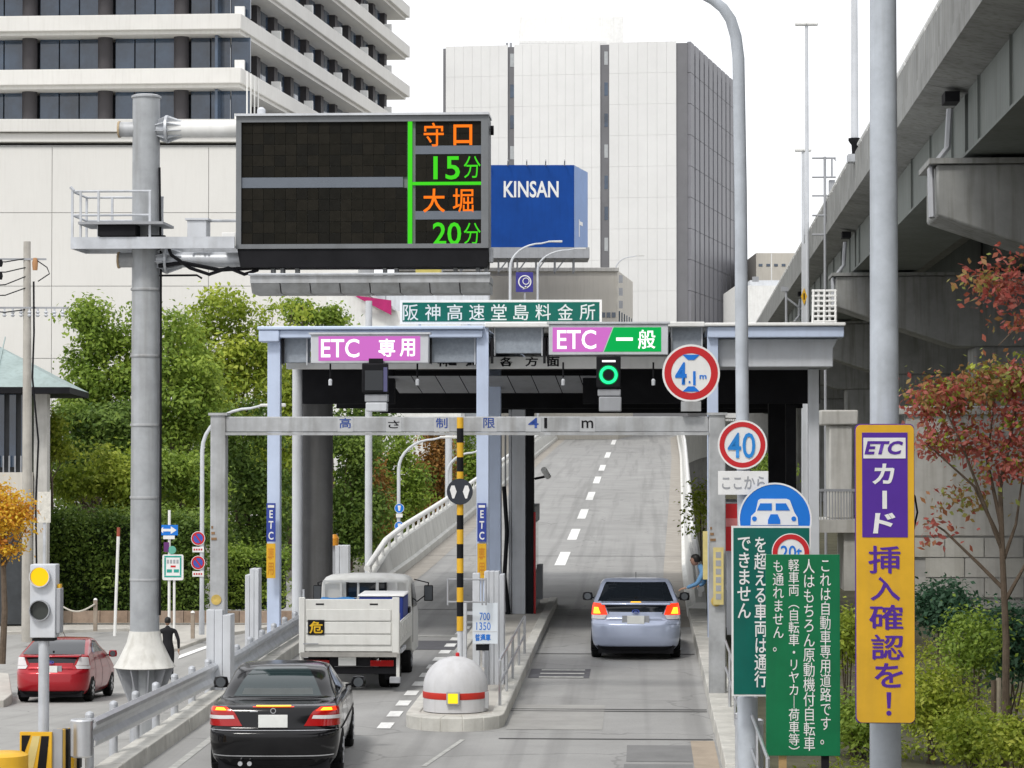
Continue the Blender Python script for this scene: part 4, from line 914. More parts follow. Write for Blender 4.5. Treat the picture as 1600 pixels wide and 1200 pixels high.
# vertical ETC plates on the canopy posts
for x, lab in ((424, 'blue and yellow ETC plate on the left canopy post'), (753, 'blue and yellow ETC plate on the middle canopy post')):
    f = Fr('lane_plate', lab, 'sign', x, 76.75, 0, group='ETC plates on canopy posts')
    b = f.box(x - 7, x + 7, 786, 846, -.03, -.005).obj('blue_plate', mat('plate_blue', (.035, .06, .30), .5), f.e); y_ = f.box(x - 7, x + 7, 849, 903, -.03, -.005).obj('yellow_plate', M_YEL, f.e)
    f.text('E\nT\nC', x - 4, x + 4, 797, 843, -.034, M_SWHITE, b, bold=.02); f.box(x - 5, x + 5, 789, 793, -.033, -.03).obj('bar', M_SWHITE, b)
    f.text('専\n用', x - 5, x + 5, 855, 898, -.034, mat('plate_amber', (.55, .22, .02), .5), y_, bold=.01)
# island railing
def railing(name, label, pts, h, parent=None):
    t = thing(name, label, 'railing', pts[0], 0); o = Vector(pts[0])
    for i, p in enumerate(pts):
        q = Vector(p) - o; MB().cyl(q, q + Vector((0, 0, h)), .024, n=8).obj('post', M_STEEL, t)
    for hh in (h, h * .5):
        MB().tube([Vector(p) - o + Vector((0, 0, hh)) for p in pts], .022, 8).obj('rail', M_STEEL, t)
    return t
railing('island_railing', 'low steel railing along the right side of the island', [RD(-2.22, v, rz(v) + .18) for v in (40.0, 42, 44, 46.2, 48.4)], .72)
railing('kerb_railing', 'steel tube railing along the kerb below the green signs', [RD(1.36, v, rz(v) + .18) for v in (28, 30.4, 32.8, 35.2, 37.6, 40, 42.2)], .85)
# centre toll booth
f = Fr('toll_booth', 'narrow grey toll booth on the centre island', 'booth', 812, 68, .2); e = f.e
for x0, x1, m_ in ((795, 800, M_LGREY), (800, 822, M_LGREY), (822, 834, M_DARK)):
    B(f.X(x0), f.X(x1) - .01, -.1, .6, 0, f.Z(640)).obj('panel', m_, e, bevel=.01)
B(f.X(800), f.X(834), .62, 3.4, 0, .95).obj('wall', M_GREY, e, bevel=.01); B(f.X(800), f.X(834), .62, 3.4, 2.1, 2.5).obj('roof', M_GREY, e, bevel=.01)
B(f.X(802), f.X(832), .65, 3.38, .96, 2.09).obj('window_pane', M_GLASS, e)
B(f.X(834), f.X(837), -.05, .1, 0, f.Z(800)).obj('red_stripe', M_RED, e); B(f.X(836), f.X(845), .9, 1.4, f.Z(940), f.Z(885)).obj('card_reader', M_GREY, e, bevel=.01)
MB().tube([(f.X(836), .2, f.Z(748)), (f.X(850), -.1, f.Z(745)), (f.X(858), -.2, f.Z(740))], .03, 8).obj('camera_arm', M_DARK, e)
MB().cyl((f.X(850), -.3, f.Z(733)), (f.X(857), -.1, f.Z(745)), .07, n=12).obj('camera', M_WHITE, e)
MB().tube([(f.X(788), -.1, f.Z(760)), (f.X(793), -.2, f.Z(830)), (f.X(789), -.2, f.Z(900)), (f.X(796), -.15, f.Z(960))], .05, 7).obj('cable', M_BLACK, e)
for x in (783, 790): MB().tube([(f.X(x), -.1, 0), (f.X(x), -.1, f.Z(650))], .022, 6).obj('conduit', M_GREY, e)
B(f.X(782), f.X(797), -.3, .1, f.Z(985), f.Z(955)).obj('control_box', M_DARK, e, bevel=.01)
# right toll booth
t = thing('toll_booth', 'grey toll booth with red fascia at the right lane', 'booth', RD(1.75, 53.2, .2), -TH)
for x0, x1, y0, y1 in ((0, .12, 0, .12), (1.5, 1.62, 0, .12), (0, .12, 3.6, 3.72), (1.5, 1.62, 3.6, 3.72)): B(x0, x1, y0, y1, 0, 2.6).obj('corner_post', M_LGREY, t, bevel=.01)
B(.13, 1.49, .02, .1, 0, 2.5).obj('front_wall', M_GREY, t); B(.03, .1, .13, .9, 0, 1.0).obj('side_wall', M_GREY, t); B(.03, .1, 2.2, 3.59, 0, 2.5).obj('side_wall', M_GREY, t)
B(1.52, 1.6, .13, 3.59, 0, 2.5).obj('rear_wall', M_GREY, t); B(.15, 1.47, .0, .019, 1.1, 2.2).obj('window_pane', M_GLASS, t)
B(-.12, 1.65, -.2, 3.9, 2.61, 2.72).obj('roof', M_GREY, t); B(-.14, 1.0, -.26, -.21, 1.75, 2.72).obj('red_fascia', M_RED, t); B(-.15, 1.01, -.27, -.262, 2.25, 2.42).obj('pale_band', mat('fascia_pink', (.6, .2, .2), .5), t)
B(.03, .5, .92, 2.18, .86, .95).obj('counter', M_STEEL, t)
# plates on the right gantry post
f = Fr('yellow_plate', 'narrow yellow plate with small lettering on the right gantry post', 'sign', 1121, 95.9, 0)
b = f.box(1114, 1130, 855, 944, -.05, -.02).obj('plate', mat('pale_yellow', (.62, .52, .22), .5, var=.15, scale=5), f.e); [f.box(1118, 1126, 862 + 13 * k, 871 + 13 * k, -.054, -.05).obj('mark', M_GREY, b) for k in range(6)]
f.box(1098, 1105.5, 830, 905, 0, .03).obj('plate', mat('pale_yellow', (.62, .52, .22)), f.e)
# grey shafts left of the left lane
f = Fr('slotted_cabinet', 'white slotted roadside cabinet left of the left canopy post', 'cabinet', 395, 80, -.1)
for i in range(3): B(-.13 + i * .09, -.13 + i * .09 + .085, -.1, .3, -.3, f.Z(888) - (i == 0) * .12).obj('panel', M_LGREY, f.e, bevel=.01)
f = Fr('grey_cabinet', 'squat grey cabinet in front of the pier beside the truck cab', 'cabinet', 531, 55, -.1)
for i in range(2): B(-.25 + i * .26, -.25 + i * .26 + .25, -.1, .4, -.3, f.Z(852)).obj('panel', M_LGREY, f.e, bevel=.01)
f = Fr('warning_light', 'small orange warning light above the grey cabinet', 'lamp', 522, 57, -.1)
MB().lathe([(.12, 0), (.14, .2), (.08, .3)], n=12).obj('lens', mat('orange_lens', (.7, .3, .03), .4), f.e, loc=(0, 0, f.Z(852))); B(-.03, .03, 0, .05, -.3, f.Z(852)).obj('post', M_GREY, f.e)
f = Fr('low_sign', 'low white sign board behind the truck cab', 'sign', 572, 50, 0)
f.box(545, 590, 895, 912, 0, .05).obj('board', M_WHITE, f.e); f.box(550, 556, 908, 930, .05, .1).obj('leg', M_GALV, f.e); f.box(580, 586, 908, 930, .05, .1).obj('leg', M_GALV, f.e)
for k in range(3): f.box(556 + k * 8, 561 + k * 8, 899, 906, -.008, 0).obj('mark', M_GREY, f.e)
# ============================================================ left roadside
# guardrail beside the left lane
t = thing('guardrail', 'steel W beam guardrail curving in beside the black sedan', 'guardrail', RD(-7.0, 32.4, 0), -TH)
prof = [(0, -.05), (.05, -.01), (.055, .04), (.0, .11), (0, .17), (.055, .24), (.05, .29), (0, .33)]
def gh(y): return lerp_tab([(0, .06), (11, -.2), (30, -.22)], y)
def wbeam(a, b, x0, x1):
    vs = []; n = len(prof)
    for y, xo, z in ((a, x0, rz(32.4 + a) + gh(a)), (b, x1, rz(32.4 + b) + gh(b))):
        vs += [(xo + p[0], y, z + .5 + p[1]) for p in prof] + [(xo + p[0] - .012, y, z + .5 + p[1]) for p in reversed(prof)]
    m_ = 2 * n; fs = [(i, i + m_, (i + 1) % m_ + m_, (i + 1) % m_) for i in range(m_)] + [tuple(range(m_)), tuple(range(2 * m_ - 1, m_ - 1, -1))]
    return MB().add(vs, fs)
y = 0.
while y < 24:
    wbeam(y, y + 2.99, 0, 0).obj('beam', M_STEEL if y < 9 else M_GALV, t); 
    for q in (.3, 1.8):
        z = rz(32.4 + y + q) + gh(y + q); MB().cyl((-.1, y + q, z - .4), (-.1, y + q, z + .85), .057, n=12).obj('post', M_GALV, t); MB().lathe([(.06, 0), (.05, .03), (.01, .05)], n=12).obj('post_cap', M_GALV, t, loc=(-.1, y + q, z + .85))
        B(-.07, -.014, y + q - .05, y + q + .05, z + .55, z + .75).obj('spacer', M_GALV, t)
    y += 3
# rounded end of the rail
z = rz(32.4) + .06; MB().lathe([(.13, .36), (.145, .38), (.145, .82), (.13, .84)], n=20).obj('end_drum', M_STEEL, t, loc=(-.11, -.12, z))
MB().add(*(lambda P: ([p for p in P], [(i, i + 1, i + 1 + 13, i + 13) for i in range(12)]))([(-.1 + .1 * math.cos(math.pi * k / 12), -.12 * math.sin(math.pi * k / 12) - .003, z + .4) for k in range(13)] + [(-.1 + .1 * math.cos(math.pi * k / 12), -.12 * math.sin(math.pi * k / 12) - .003, z + .82) for k in range(13)])).obj('end_piece', M_STEEL, t)
# flashing signal post
f = Fr('flashing_signal', 'grey two lamp signal box with lit amber lamp on a post by the red hatchback', 'signal', 70, 116, -.4); e = f.e
f.box(51, 91, 881, 995, -.12, .12).obj('housing', M_LGREY, e, bevel=.012)
for y, m_, nm in ((900, led('lamp_amber', (1.0, .55, .01), 1.05), 'lit_lens'), (952, mat('dark_lens', (.05, .055, .05), .3), 'unlit_lens')):
    MB().disc(f.X(67.5), -.135, f.Z(y), .125, .014).obj(nm, m_, e); MB().ring(f.X(67.5), -.2, f.Z(y), .128, .14, .08, 24).obj('visor', M_LGREY if nm == 'lit_lens' else M_GREY, e)
f.box(91.3, 98, 918, 988, -.1, .1).obj('rear_box', M_GREY, e, bevel=.01); f.box(54, 88, 996, 1000, -.1, .1).obj('mount', M_DARK, e); f.box(92, 97, 912, 918, -.05, .05).obj('orange_lamp', M_YEL, e)
MB().cyl((0, 0, -.3), (0, 0, f.Z(996)), .073, n=16).obj('post', M_GALV, e)
# yellow and black gore barrier
f = Fr('gore_barrier', 'yellow and black striped barrier panel in the bottom left corner', 'barrier', 70, 124, -.45)
f.box(34, 84, 1142, 1215, -.05, 0).obj('panel', M_YEL, f.e)
for k in range(2): MB().prism([(f.X(38 + 22 * k), f.Z(1215)), (f.X(52 + 22 * k), f.Z(1215)), (f.X(66 + 14 * k), f.Z(1148)), (f.X(54 + 14 * k), f.Z(1148))], -.056, -.051).obj('stripe', mat('stripe_cream', (.62, .52, .22), .5) if k == 0 else M_BLACK, f.e)
MB().prism([(f.X(37), f.Z(1147)), (f.X(51), f.Z(1147)), (f.X(37), f.Z(1185))], -.057, -.051).obj('reflector', M_BLACK, f.e)
for k in range(4): B(f.X(84) + .012, f.X(84) + .12, .05 + k * .32, .2 + k * .32, f.Z(1215), f.Z(1140) - k * .03).obj('side_stripe', M_YEL if k % 2 == 0 else M_BLACK, f.e)
f.box(84, 99, 1138, 1215, .0, .04).obj('post', M_GREY, f.e)
f = Fr('yellow_cushion', 'yellow crash cushion drum cut by the lower left corner', 'barrier', 8, 126, -.45)
MB().lathe([(.3, -.2), (.3, .3), (.27, .34), (.3, .38), (.3, f.Z(1178)), (.24, f.Z(1174)), (.02, f.Z(1173))], n=24).obj('drum', M_YEL, f.e)
# utility pole with wires
f = Fr('utility_pole', 'concrete utility pole with crossarm and insulators at the left edge', 'utility pole', 44, 48, -2.3, rot=0); e = f.e
M_UP = mat('pole_concrete', (.42, .40, .36), .85, var=.15, scale=2, streak=.3)
MB().cyl((0, 0, 0), (f.X(41) - 0, 0, f.Z(377)), .19, .115, n=18).obj('pole', M_UP, e)
for y in (481, 405): MB().bar((f.X(-20), -.1, f.Z(y)), (f.X(106) if y == 481 else f.X(72), -.1, f.Z(y)), .06, .06).obj('crossarm', M_GREY, e)
for i in range(9):
    x = f.X(-6 + 13 * i); MB().lathe([(.03, -.3), (.075, -.25), (.03, -.2), (.075, -.15), (.03, -.1), (.03, 0)], n=8).obj('insulator', M_LGREY, e, loc=(x, -.1, f.Z(481)))
MB().lathe([(.08, -.3), (.1, -.05), (.06, .1)], n=10).obj('fuse', mat('fuse_brown', (.42, .22, .1), .5), e, loc=(f.X(55), -.15, f.Z(408)))
MB().tube([(f.X(55), -.15, f.Z(405)), (f.X(74), -.2, f.Z(418)), (f.X(78), -.2, f.Z(428)), (f.X(60), -.2, f.Z(440))], .02, 5).obj('jumper_wire', M_BLACK, e)
MB().tube([(f.X(53), -.16, f.Z(440)), (f.X(54), -.18, f.Z(520)), (f.X(52), -.2, f.Z(590)), (f.X(62), -.22, f.Z(690)), (f.X(58), -.2, f.Z(790)), (f.X(60), -.2, f.Z(900))], .035, 6).obj('cable', M_BLACK, e)
for y, y2 in ((404, 412), (418, 430), (432, 455), (450, 470), (484, 489)):
    MB().tube([(f.X(40), -.1, f.Z(y)), (f.X(10), -.3, f.Z((y + y2) / 2 + 2)), (f.X(-60), -.8, f.Z(y2 - 4))], .02, 5).obj('wire', M_BLACK, e)
for y in (412, 432): MB().lathe([(.05, -.12), (.08, 0), (.05, .12)], n=8).obj('insulator', M_DARK, e, loc=(f.X(3), -.35, f.Z(y)))
f.box(62, 82, 768, 816, -.3, -.26).obj('notice_plate', mat('notice_plate', (.62, .60, .54), .6, var=.2, scale=9), e); f.box(70, 74, 816, 985, -.26, -.2).obj('notice_leg', M_GALV, e)
# street lamps and masts on the left
def curved_lamp(name, label, px, base_z, s_, y_top, reach, r0=.075, y_arm=None, head=True, m_=None, group='curved arm street lamps', rot=0.):
    q = Fr(name, label, 'street lamp', px, s_, base_z, rot=rot, group=group); m_ = m_ or M_LGREY
    zt = q.Z(y_top); rx = reach / s_; h = min(abs(rx) * .75, 1.6); pts = [(0, 0, 0), (0, 0, (zt - h) * .5), (0, 0, zt - h)]
    for k in range(1, 9):
        a = math.pi / 2 * k / 8; pts.append((rx * .8 * (1 - math.cos(a)), 0, zt - h + h * .93 * math.sin(a)))
    pts.append((rx, 0, zt))
    MB().tube(pts, r0, 10, r0 * .5).obj('pole', m_, q.e); MB().cyl((0, 0, 0), (0, 0, .8), r0 * 1.25, n=12).obj('base', m_, q.e)
    if head:
        sg = 1 if rx > 0 else -1; hl = .75
        MB().add(*(lambda: ([(rx - sg * .1, -.1, zt + .04), (rx + sg * hl, -.14, zt + .06), (rx + sg * hl, .14, zt + .06), (rx - sg * .1, .1, zt + .04), (rx - sg * .1, -.08, zt - .05), (rx + sg * hl, -.1, zt - .06), (rx + sg * hl, .1, zt - .06), (rx - sg * .1, .08, zt - .05)], [(0, 1, 2, 3), (4, 7, 6, 5), (0, 4, 5, 1), (1, 5, 6, 2), (2, 6, 7, 3), (3, 7, 4, 0)]))()).obj('lamp_head', M_WHITE, q.e, bevel=.03)
    return q
q = curved_lamp('street_lamp', 'curved street lamp carrying two round no parking signs left of the gantry', 316, -2.2, 47, 633, 95)
def np_sign(py, lab, px=310, d=22):
    n_ = round_sign('no_parking_sign', lab, px, py, d, 47.05, mat('np_blue', (.06, .10, .42), .5), M_RED, rimw=.13, z0=-2.2, grp='no parking signs')
    for s_ in (1,):
        MB().prism([(-.14 * .9, n_.c + .13), (-.10 * .9, n_.c + .16), (.14 * .9, n_.c - .13), (.10 * .9, n_.c - .16)], -.012, -.007).obj('slash', M_RED, n_.e)
    B(-.19, .19, 0, .02, n_.c - .46, n_.c - .28).obj('plate_below', M_SWHITE, n_.e)
    for k in range(4): B(-.15 + .08 * k, -.10 + .08 * k, -.006, 0, n_.c - .40, n_.c - .34).obj('mark', M_RED, n_.e)
np_sign(841, 'upper round red and blue no parking sign on the street lamp'); np_sign(879, 'lower round red and blue no parking sign on the street lamp')
f = Fr('white_post', 'slim white post with red tip left of the sign post', 'post', 183, 47, -2.25)
MB().cyl((-.06, 0, 0), (.04, 0, f.Z(852)), .05, n=10).obj('shaft', M_WHITE, f.e); MB().cyl((.04, 0, f.Z(852)), (.05, 0, f.Z(838)), .055, n=10).obj('ring', M_WHITE, f.e); MB().cyl((.05, 0, f.Z(838)), (.06, 0, f.Z(824)), .055, n=10).obj('red_tip', mat('faded_red', (.33, .08, .05), .6), f.e)
f = Fr('sign_post', 'twin white sign posts with blue arrow and green bordered plates', 'road sign', 267, 48, -2.25); e = f.e
MB().cyl((f.X(265), 0, 0), (f.X(265), 0, f.Z(797)), .045, n=10).obj('post', M_WHITE, e); MB().cyl((f.X(273), 0, 0), (f.X(273), 0, f.Z(880)), .04, n=10).obj('post', M_WHITE, e)
f.box(249, 279, 820, 836, -.08, -.05).obj('arrow_plate', M_SBLUE, e)
ar = [(251, 828), (256, 823), (256, 826), (268, 826), (268, 822), (277, 828), (268, 834), (268, 830), (256, 830), (256, 833)]
MB().prism([(f.X(a), f.Z(b)) for a, b in ar], -.086, -.081).obj('arrow', M_SWHITE, e)
f.box(256, 274, 836.5, 842, -.08, -.05).obj('plate', M_SWHITE, e); f.box(257, 265, 847, 862, -.08, -.05).obj('purple_plate', mat('plate_violet', (.12, .03, .15), .5), e)
MB().disc(f.X(270), -.08, f.Z(859), .13, .03, 20).obj('round_plate', mat('plate_teal', (.12, .4, .3), .5), e)
b = MB().rbox(f.X(255), f.X(288), f.Z(906), f.Z(866), -.09, -.05, .06).obj('parking_plate', M_SWHITE, e)
for a in ((258, 285, 868, 870.5), (258, 285, 899, 901.5)): f.box(*a, -.096, -.091).obj('green_border', mat('teal', (.02, .32, .26), .5), b)
for a in ((258, 260.5, 871, 898.5), (282.5, 285, 871, 898.5)): f.box(*a, -.096, -.091).obj('green_border', mat('teal', (.02, .32, .26)), b)
[f.box(262 + 5 * k, 265.5 + 5 * k, 874, 880, -.096, -.091).obj('mark', M_GREY, b) for k in range(4)]; f.box(262, 270, 889, 894, -.096, -.091).obj('car_mark', mat('teal', (.02, .32, .26)), b); f.box(273, 281, 889, 894, -.096, -.091).obj('car_mark', mat('teal', (.02, .32, .26)), b); f.box(268, 276, 883, 886, -.096, -.091).obj('car_mark', M_RED, b)
for px, lab in ((150, 'short bollard with chain near the hedge left of the big post'), (302, 'short brown bollard at the kerb right of the dark suited person')):
    f = Fr('bollard', lab, 'bollard', px, 45 if px < 200 else 48, -2.15); f.box(px - 3, px + 3, 937 if px < 200 else 957, 985 if px < 200 else 997, -.05, .05).obj('post', mat('bollard_tan', (.30, .25, .2), .8, var=.2), f.e, bevel=.01); MB().lathe([(.075, 0), (.05, .05), (.01, .07)], n=10).obj('cap', M_WHITE, f.e, loc=(0, 0, f.Z(937 if px < 200 else 957)))
f = Fr('bollard', 'short bollard with chain behind the signal box', 'bollard', 92, 45, -2.15); f.box(89, 95, 937, 985, -.05, .05).obj('post', mat('bollard_tan', (.30, .25, .2)), f.e, bevel=.01)
f = Fr('chain', 'pale chain hanging between two bollards by the hedge', 'chain', 120, 45, -2.15)
MB().tube([(f.X(93 + 57 * k / 12), -.06, f.Z(943) - .26 * math.sin(math.pi * k / 12)) for k in range(13)], .03, 6).obj('links', mat('chain_pale', (.55, .52, .45), .6), f.e)
# low wall and hedge
f = Fr('low_wall', 'low brown wall at the foot of the hedge', 'wall', 200, 43.5, -2.3, rot=0)
bm = [MB().box(0, .98, 0, .3, 0, .42).mesh('wall_stone', mat('wall_brown_%d' % k, c, .9, var=.25, scale=3, bump=.3), False) for k, c in enumerate(((.26, .19, .14), (.22, .17, .13), (.29, .22, .17)))]
for i in range(15):
    o = bpy.data.objects.new('wall_stone', bm[i * 7 % 3]); COL.objects.link(o); o.parent = f.e; o.location = (f.X(-60) + i * 1.0 - 1, random.uniform(-.02, .02), .0)
def hedge(label, px0, px1, py0, py1, s_, z0, dep, lm, n, seed, leaf=.16):
    q = Fr('hedge', label, 'hedge', (px0 + px1) / 2, s_, z0, rot=0); x0, x1 = q.X(px0), q.X(px1); z1 = q.Z(py0)
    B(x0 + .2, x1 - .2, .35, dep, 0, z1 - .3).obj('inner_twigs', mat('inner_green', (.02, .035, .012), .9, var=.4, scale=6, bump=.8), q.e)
    bl = []
    nx = max(2, int((x1 - x0) / .9)); nz = max(2, int((z1 - q.Z(py1)) / .8))
    for i in range(nx):
        for j in range(nz):
            bl.append((x0 + (i + .5) * (x1 - x0) / nx, .15 + random.uniform(-.1, .2), q.Z(py1) + (j + .5) * (z1 - q.Z(py1)) / nz, .62, .35, .55))
        bl.append((x0 + (i + .5) * (x1 - x0) / nx, dep * .6, z1 - .15, .6, dep * .5, .25))
    leaves('foliage', lm, q.e, bl, n, leaf, seed, clump=14)
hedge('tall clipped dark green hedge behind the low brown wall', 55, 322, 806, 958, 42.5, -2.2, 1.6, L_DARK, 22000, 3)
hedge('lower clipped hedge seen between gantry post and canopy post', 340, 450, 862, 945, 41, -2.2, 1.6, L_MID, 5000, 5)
# ============================================================ right roadside
def big_pole():
    f = Fr('sign_pole', 'thick grey steel pole in the right foreground', 'pole', 1382, 133, -.3)
    MB().lathe([(.19, 0), (.178, 2), (.155, f.Z(0) + .3)], n=32).obj('shaft', M_POLE, f.e); MB().tube([(.12, -.1, 0), (.12, -.1, .4)], .01, 5).obj('earth_wire', M_GREY, f.e)
    return f
big_pole()
f = Fr('etc_card_sign', 'tall yellow and purple sign about inserting the ETC card', 'road sign', 1380, 135, 0); e = f.e
b = MB().rbox(f.X(1335), f.X(1424), f.Z(1124), f.Z(664), -.26, -.2, .06).obj('board', M_YEL, e)
# slight purple edge
MB().rbox(f.X(1333.5), f.X(1425.5), f.Z(1126), f.Z(662.5), -.199, -.19, .06).obj('board_back', M_PURPLE, e)
f.box(1344, 1414, 676, 838, -.266, -.261).obj('purple_field', M_PURPLE, b); f.box(1346, 1411, 684, 716, -.272, -.267).obj('white_field', M_SWHITE, b)
f.text('ETC', 1350, 1405, 689, 710, -.278, M_PURPLE, b, bold=.035, shear=.25)
for s_, a, sh in (('カ', (1361, 1393, 724, 756), .12), ('｜', (1375, 1382, 766, 794), 0), ('ド', (1362, 1394, 800, 832), .12)): f.text(s_, *a, -.272, M_SWHITE, b, bold=.03, shear=sh)
for s_, a in (('挿', (1353, 1401, 851, 893)), ('入', (1356, 1402, 899, 936)), ('確', (1354, 1405, 942, 980)), ('認', (1357, 1406, 988, 1026)), ('を', (1362, 1406, 1032, 1070)), ('！', (1380, 1388, 1077, 1113))): f.text(s_, *a, -.266, M_PURPLE, b, bold=.0 if s_ in '挿確認' else .016)
for s_, a in (('挿', (1354, 1402, 851, 893)), ('確', (1355, 1406, 942, 980)), ('認', (1358, 1407, 988, 1026))): f.text(s_, *a, -.267, M_PURPLE, b); f.text(s_, *[q_ + (.9 if i_ > 1 else .6) for i_, q_ in enumerate(a)], -.268, M_PURPLE, b)
for y in (700, 880, 1090): f.box(1356, 1405, y, y + 6, -.19, .42).obj('clamp', M_GALV, e)
MB().tube([(f.X(1410), -.1, f.Z(750)), (f.X(1428), -.05, f.Z(775)), (f.X(1432), -.05, f.Z(800)), (f.X(1425), -.05, f.Z(832)), (f.X(1412), 0, f.Z(850))], .012, 6).obj('cable', M_BLACK, e)
# lamp post with its signs
f = Fr('lamp_post', 'grey street lamp post rising behind the round 40 sign', 'street lamp', 1159, 125, -.3)
zt = f.Z(40); pts = [(f.X(1168), 0, 0), (f.X(1166), 0, 1.5), (f.X(1160), 0, f.Z(640)), (f.X(1158), 0, f.Z(300)), (f.X(1155), 0, f.Z(90))] + [(f.X(x), 0, f.Z(y)) for x, y in ((1151, 55), (1143, 28), (1131, 10), (1115, -3), (1080, -22), (1020, -45), (960, -60))]
MB().tube(pts, .088, 16, .055).obj('pole', M_POLE, f.e)
MB().cyl((f.X(1168), 0, -.1), (f.X(1167), 0, f.Z(1088)), .13, n=18).obj('base', M_POLE, f.e); B(f.X(900), f.X(962), -.15, .15, f.Z(-58), f.Z(-70)).obj('lamp_head', M_WHITE, f.e, bevel=.03)
q = round_sign('speed_limit_sign', 'round red rimmed 40 speed limit sign on the lamp post', 1160, 695, 77, 125.5, M_SWHITE, M_RED, rimw=.11)
q.text('40', 1137, 1180, 676, 716, -.014, mat('digit_blue', (.02, .22, .60), .45), bold=.006)
f = Fr('from_here_plate', 'white plate reading ここから below the 40 sign', 'road sign', 1160, 125.5, 0)
b = f.box(1122, 1200, 736, 773, -.03, -.01).obj('plate', M_SWHITE, f.e, bevel=.003); f.text('ここから', 1128, 1195, 744, 764, -.036, M_GREY, b, bold=.01); f.box(1155, 1165, 740, 770, -.009, .06).obj('bracket', M_GALV, f.e)
f = Fr('motorway_sign', 'round blue sign with white car front behind the green boards', 'road sign', 1210, 125.6, 0)
zc = f.Z(811); r = .44
r = .455; B(-.44, .2, -.079, .1, zc - .03, zc + .03).obj('bracket', M_GALV, f.e); MB().disc(0, -.1, zc, r, .02, 48).obj('plate', M_SBLUE, f.e); MB().ring(0, -.106, zc, r * .955, r, .006, 48).obj('edge', M_SWHITE, f.e)
def pp(l): return [(f.X(a), f.Z(b)) for a, b in l]
car = MB().prism(pp([(1184, 781), (1188, 779), (1228, 779), (1233, 781), (1240, 800), (1245, 808), (1246, 820), (1172, 820), (1173, 806), (1180, 799)]), -.108, -.102).obj('car_mark', M_SWHITE, f.e)
for l in ([(1187, 786), (1205, 786), (1205, 797), (1182, 797)], [(1211, 786), (1227, 786), (1233, 797), (1211, 797)], [(1199, 812), (1203, 803), (1214, 803), (1218, 812), (1218, 818), (1199, 818)]): MB().prism(pp(l), -.115, -.109).obj('cutout', M_SBLUE, car)
for x in (1178, 1239): MB().disc(f.X(x), -.115, f.Z(810), .03, .006, 16).obj('cutout', M_SBLUE, car)
f = Fr('weight_limit_board', 'dark green board with 20 t roundel partly hidden behind another board', 'road sign', 1205, 126.2, 0); e = f.e
b = f.box(1142, 1265, 821, 1085, -.16, -.13).obj('board', M_SWHITE, e); f.box(1145, 1262.5, 824, 1082, -.167, -.161).obj('panel', M_GREEN2, b)
MB().disc(f.X(1234), -.18, f.Z(862), .235, .012).obj('roundel', M_SWHITE, b); MB().ring(f.X(1234), -.187, f.Z(862), .165, .225, .006).obj('roundel_rim', M_RED, b); f.text('20t', 1218, 1251, 851, 872, -.187, M_SBLUE, b, bold=.01)
f.text('\n'.join('を超える車両は通行'), 1177, 1197, 838, 1071, -.173, M_SWHITE, b, bold=.012, line=.95); f.text('\n'.join('できません'), 1151, 1172, 838, 964, -.173, M_SWHITE, b, bold=.012, line=.95)
for y in (850, 1050): f.box(1150, 1250, y, y + 6, -.129, .24).obj('back_rail', M_GALV, e)
f = Fr('road_users_board', 'front green board of four columns of white Japanese text', 'road sign', 1253, 134, 0); e = f.e
b = B(f.X(1196), f.X(1311), -.03, 0, f.Z(1179), f.Z(866)).obj('board', M_GREEN, e, bevel=.004)
o_ = [('これは自動車専用道路です。', (1280, 1297, 875, 1161)), ('人はもちろん原動機付自転車', (1254, 1272, 873, 1171)), ('軽車両︵自転車・リヤカ｜荷車等︶', (1231, 1248, 873, 1169)), ('も通れません。', (1207, 1224, 875, 1017))]
for s_, a in o_: f.text('\n'.join(s_), *a, -.036, M_SWHITE, b, bold=.002, line=.95)
for x, m_ in ((1222, mat('timber', (.42, .28, .13), .8, var=.2)), (1288, M_DARK)): f.box(x - 6, x + 6, 880, 1290, .01, .06).obj('leg', m_, e)
for x, y0 in ((1155, 1120), (1185, 1130)):
    f = Fr('cone_post', 'short steel post with cap %s' % ('left of the lamp post base' if x < 1170 else 'right of the lamp post base'), 'post', x, 124, -.3); MB().cyl((0, 0, 0), (0, 0, f.Z(y0)), .06, n=12).obj('shaft', M_GALV, f.e); MB().lathe([(.07, 0), (.07, .05), (.02, .07)], n=12).obj('cap', M_STEEL, f.e, loc=(0, 0, f.Z(y0)))

# ============================================================ poles and lamps beyond the canopy
curved_lamp('street_lamp', 'tall curved lamp in front of the billboard, left one of the pair', 797, -2.5, 26.3, 377, 62, .09, group='curved lamps on the ramp')
curved_lamp('street_lamp', 'tall curved lamp in front of the billboard, right one of the pair', 840, -2.5, 20.8, 388, 60, .09, group='curved lamps on the ramp')
curved_lamp('street_lamp', 'distant curved lamp against the white panel block right of the beige block', 962, 4.6, 14.2, 399, 34, .09, group='curved lamps on the ramp')
curved_lamp('street_lamp', 'distant curved lamp beside the dark strip of the white panel block', 1052, 5, 12.0, 409, 30, .09, group='curved lamps on the ramp')
curved_lamp('street_lamp', 'curved lamp with two small round blue signs beyond the ramp wall', 623, -1, 42, 683, 68, .07)
curved_lamp('street_lamp', 'curved lamp behind the striped pole', 699, 0, 40, 705, 48, .07)
for y, lab in ((794, 'upper small round blue sign on the far lamp left of the ramp'), (822, 'lower small round blue sign on the far lamp left of the ramp')):
    n_ = round_sign('blue_disc_sign', lab, 624, y, 15, 42.05, M_SBLUE, None, grp='small blue discs'); MB().prism([(-.03, n_.c - .1), (.03, n_.c - .1), (.06, n_.c + .1), (-.06, n_.c + .1)], -.01, -.006).obj('mark', M_SWHITE, n_.e); B(-.12, .12, -.0, .02, n_.c - .34, n_.c - .2).obj('plate_below', M_SWHITE, n_.e)
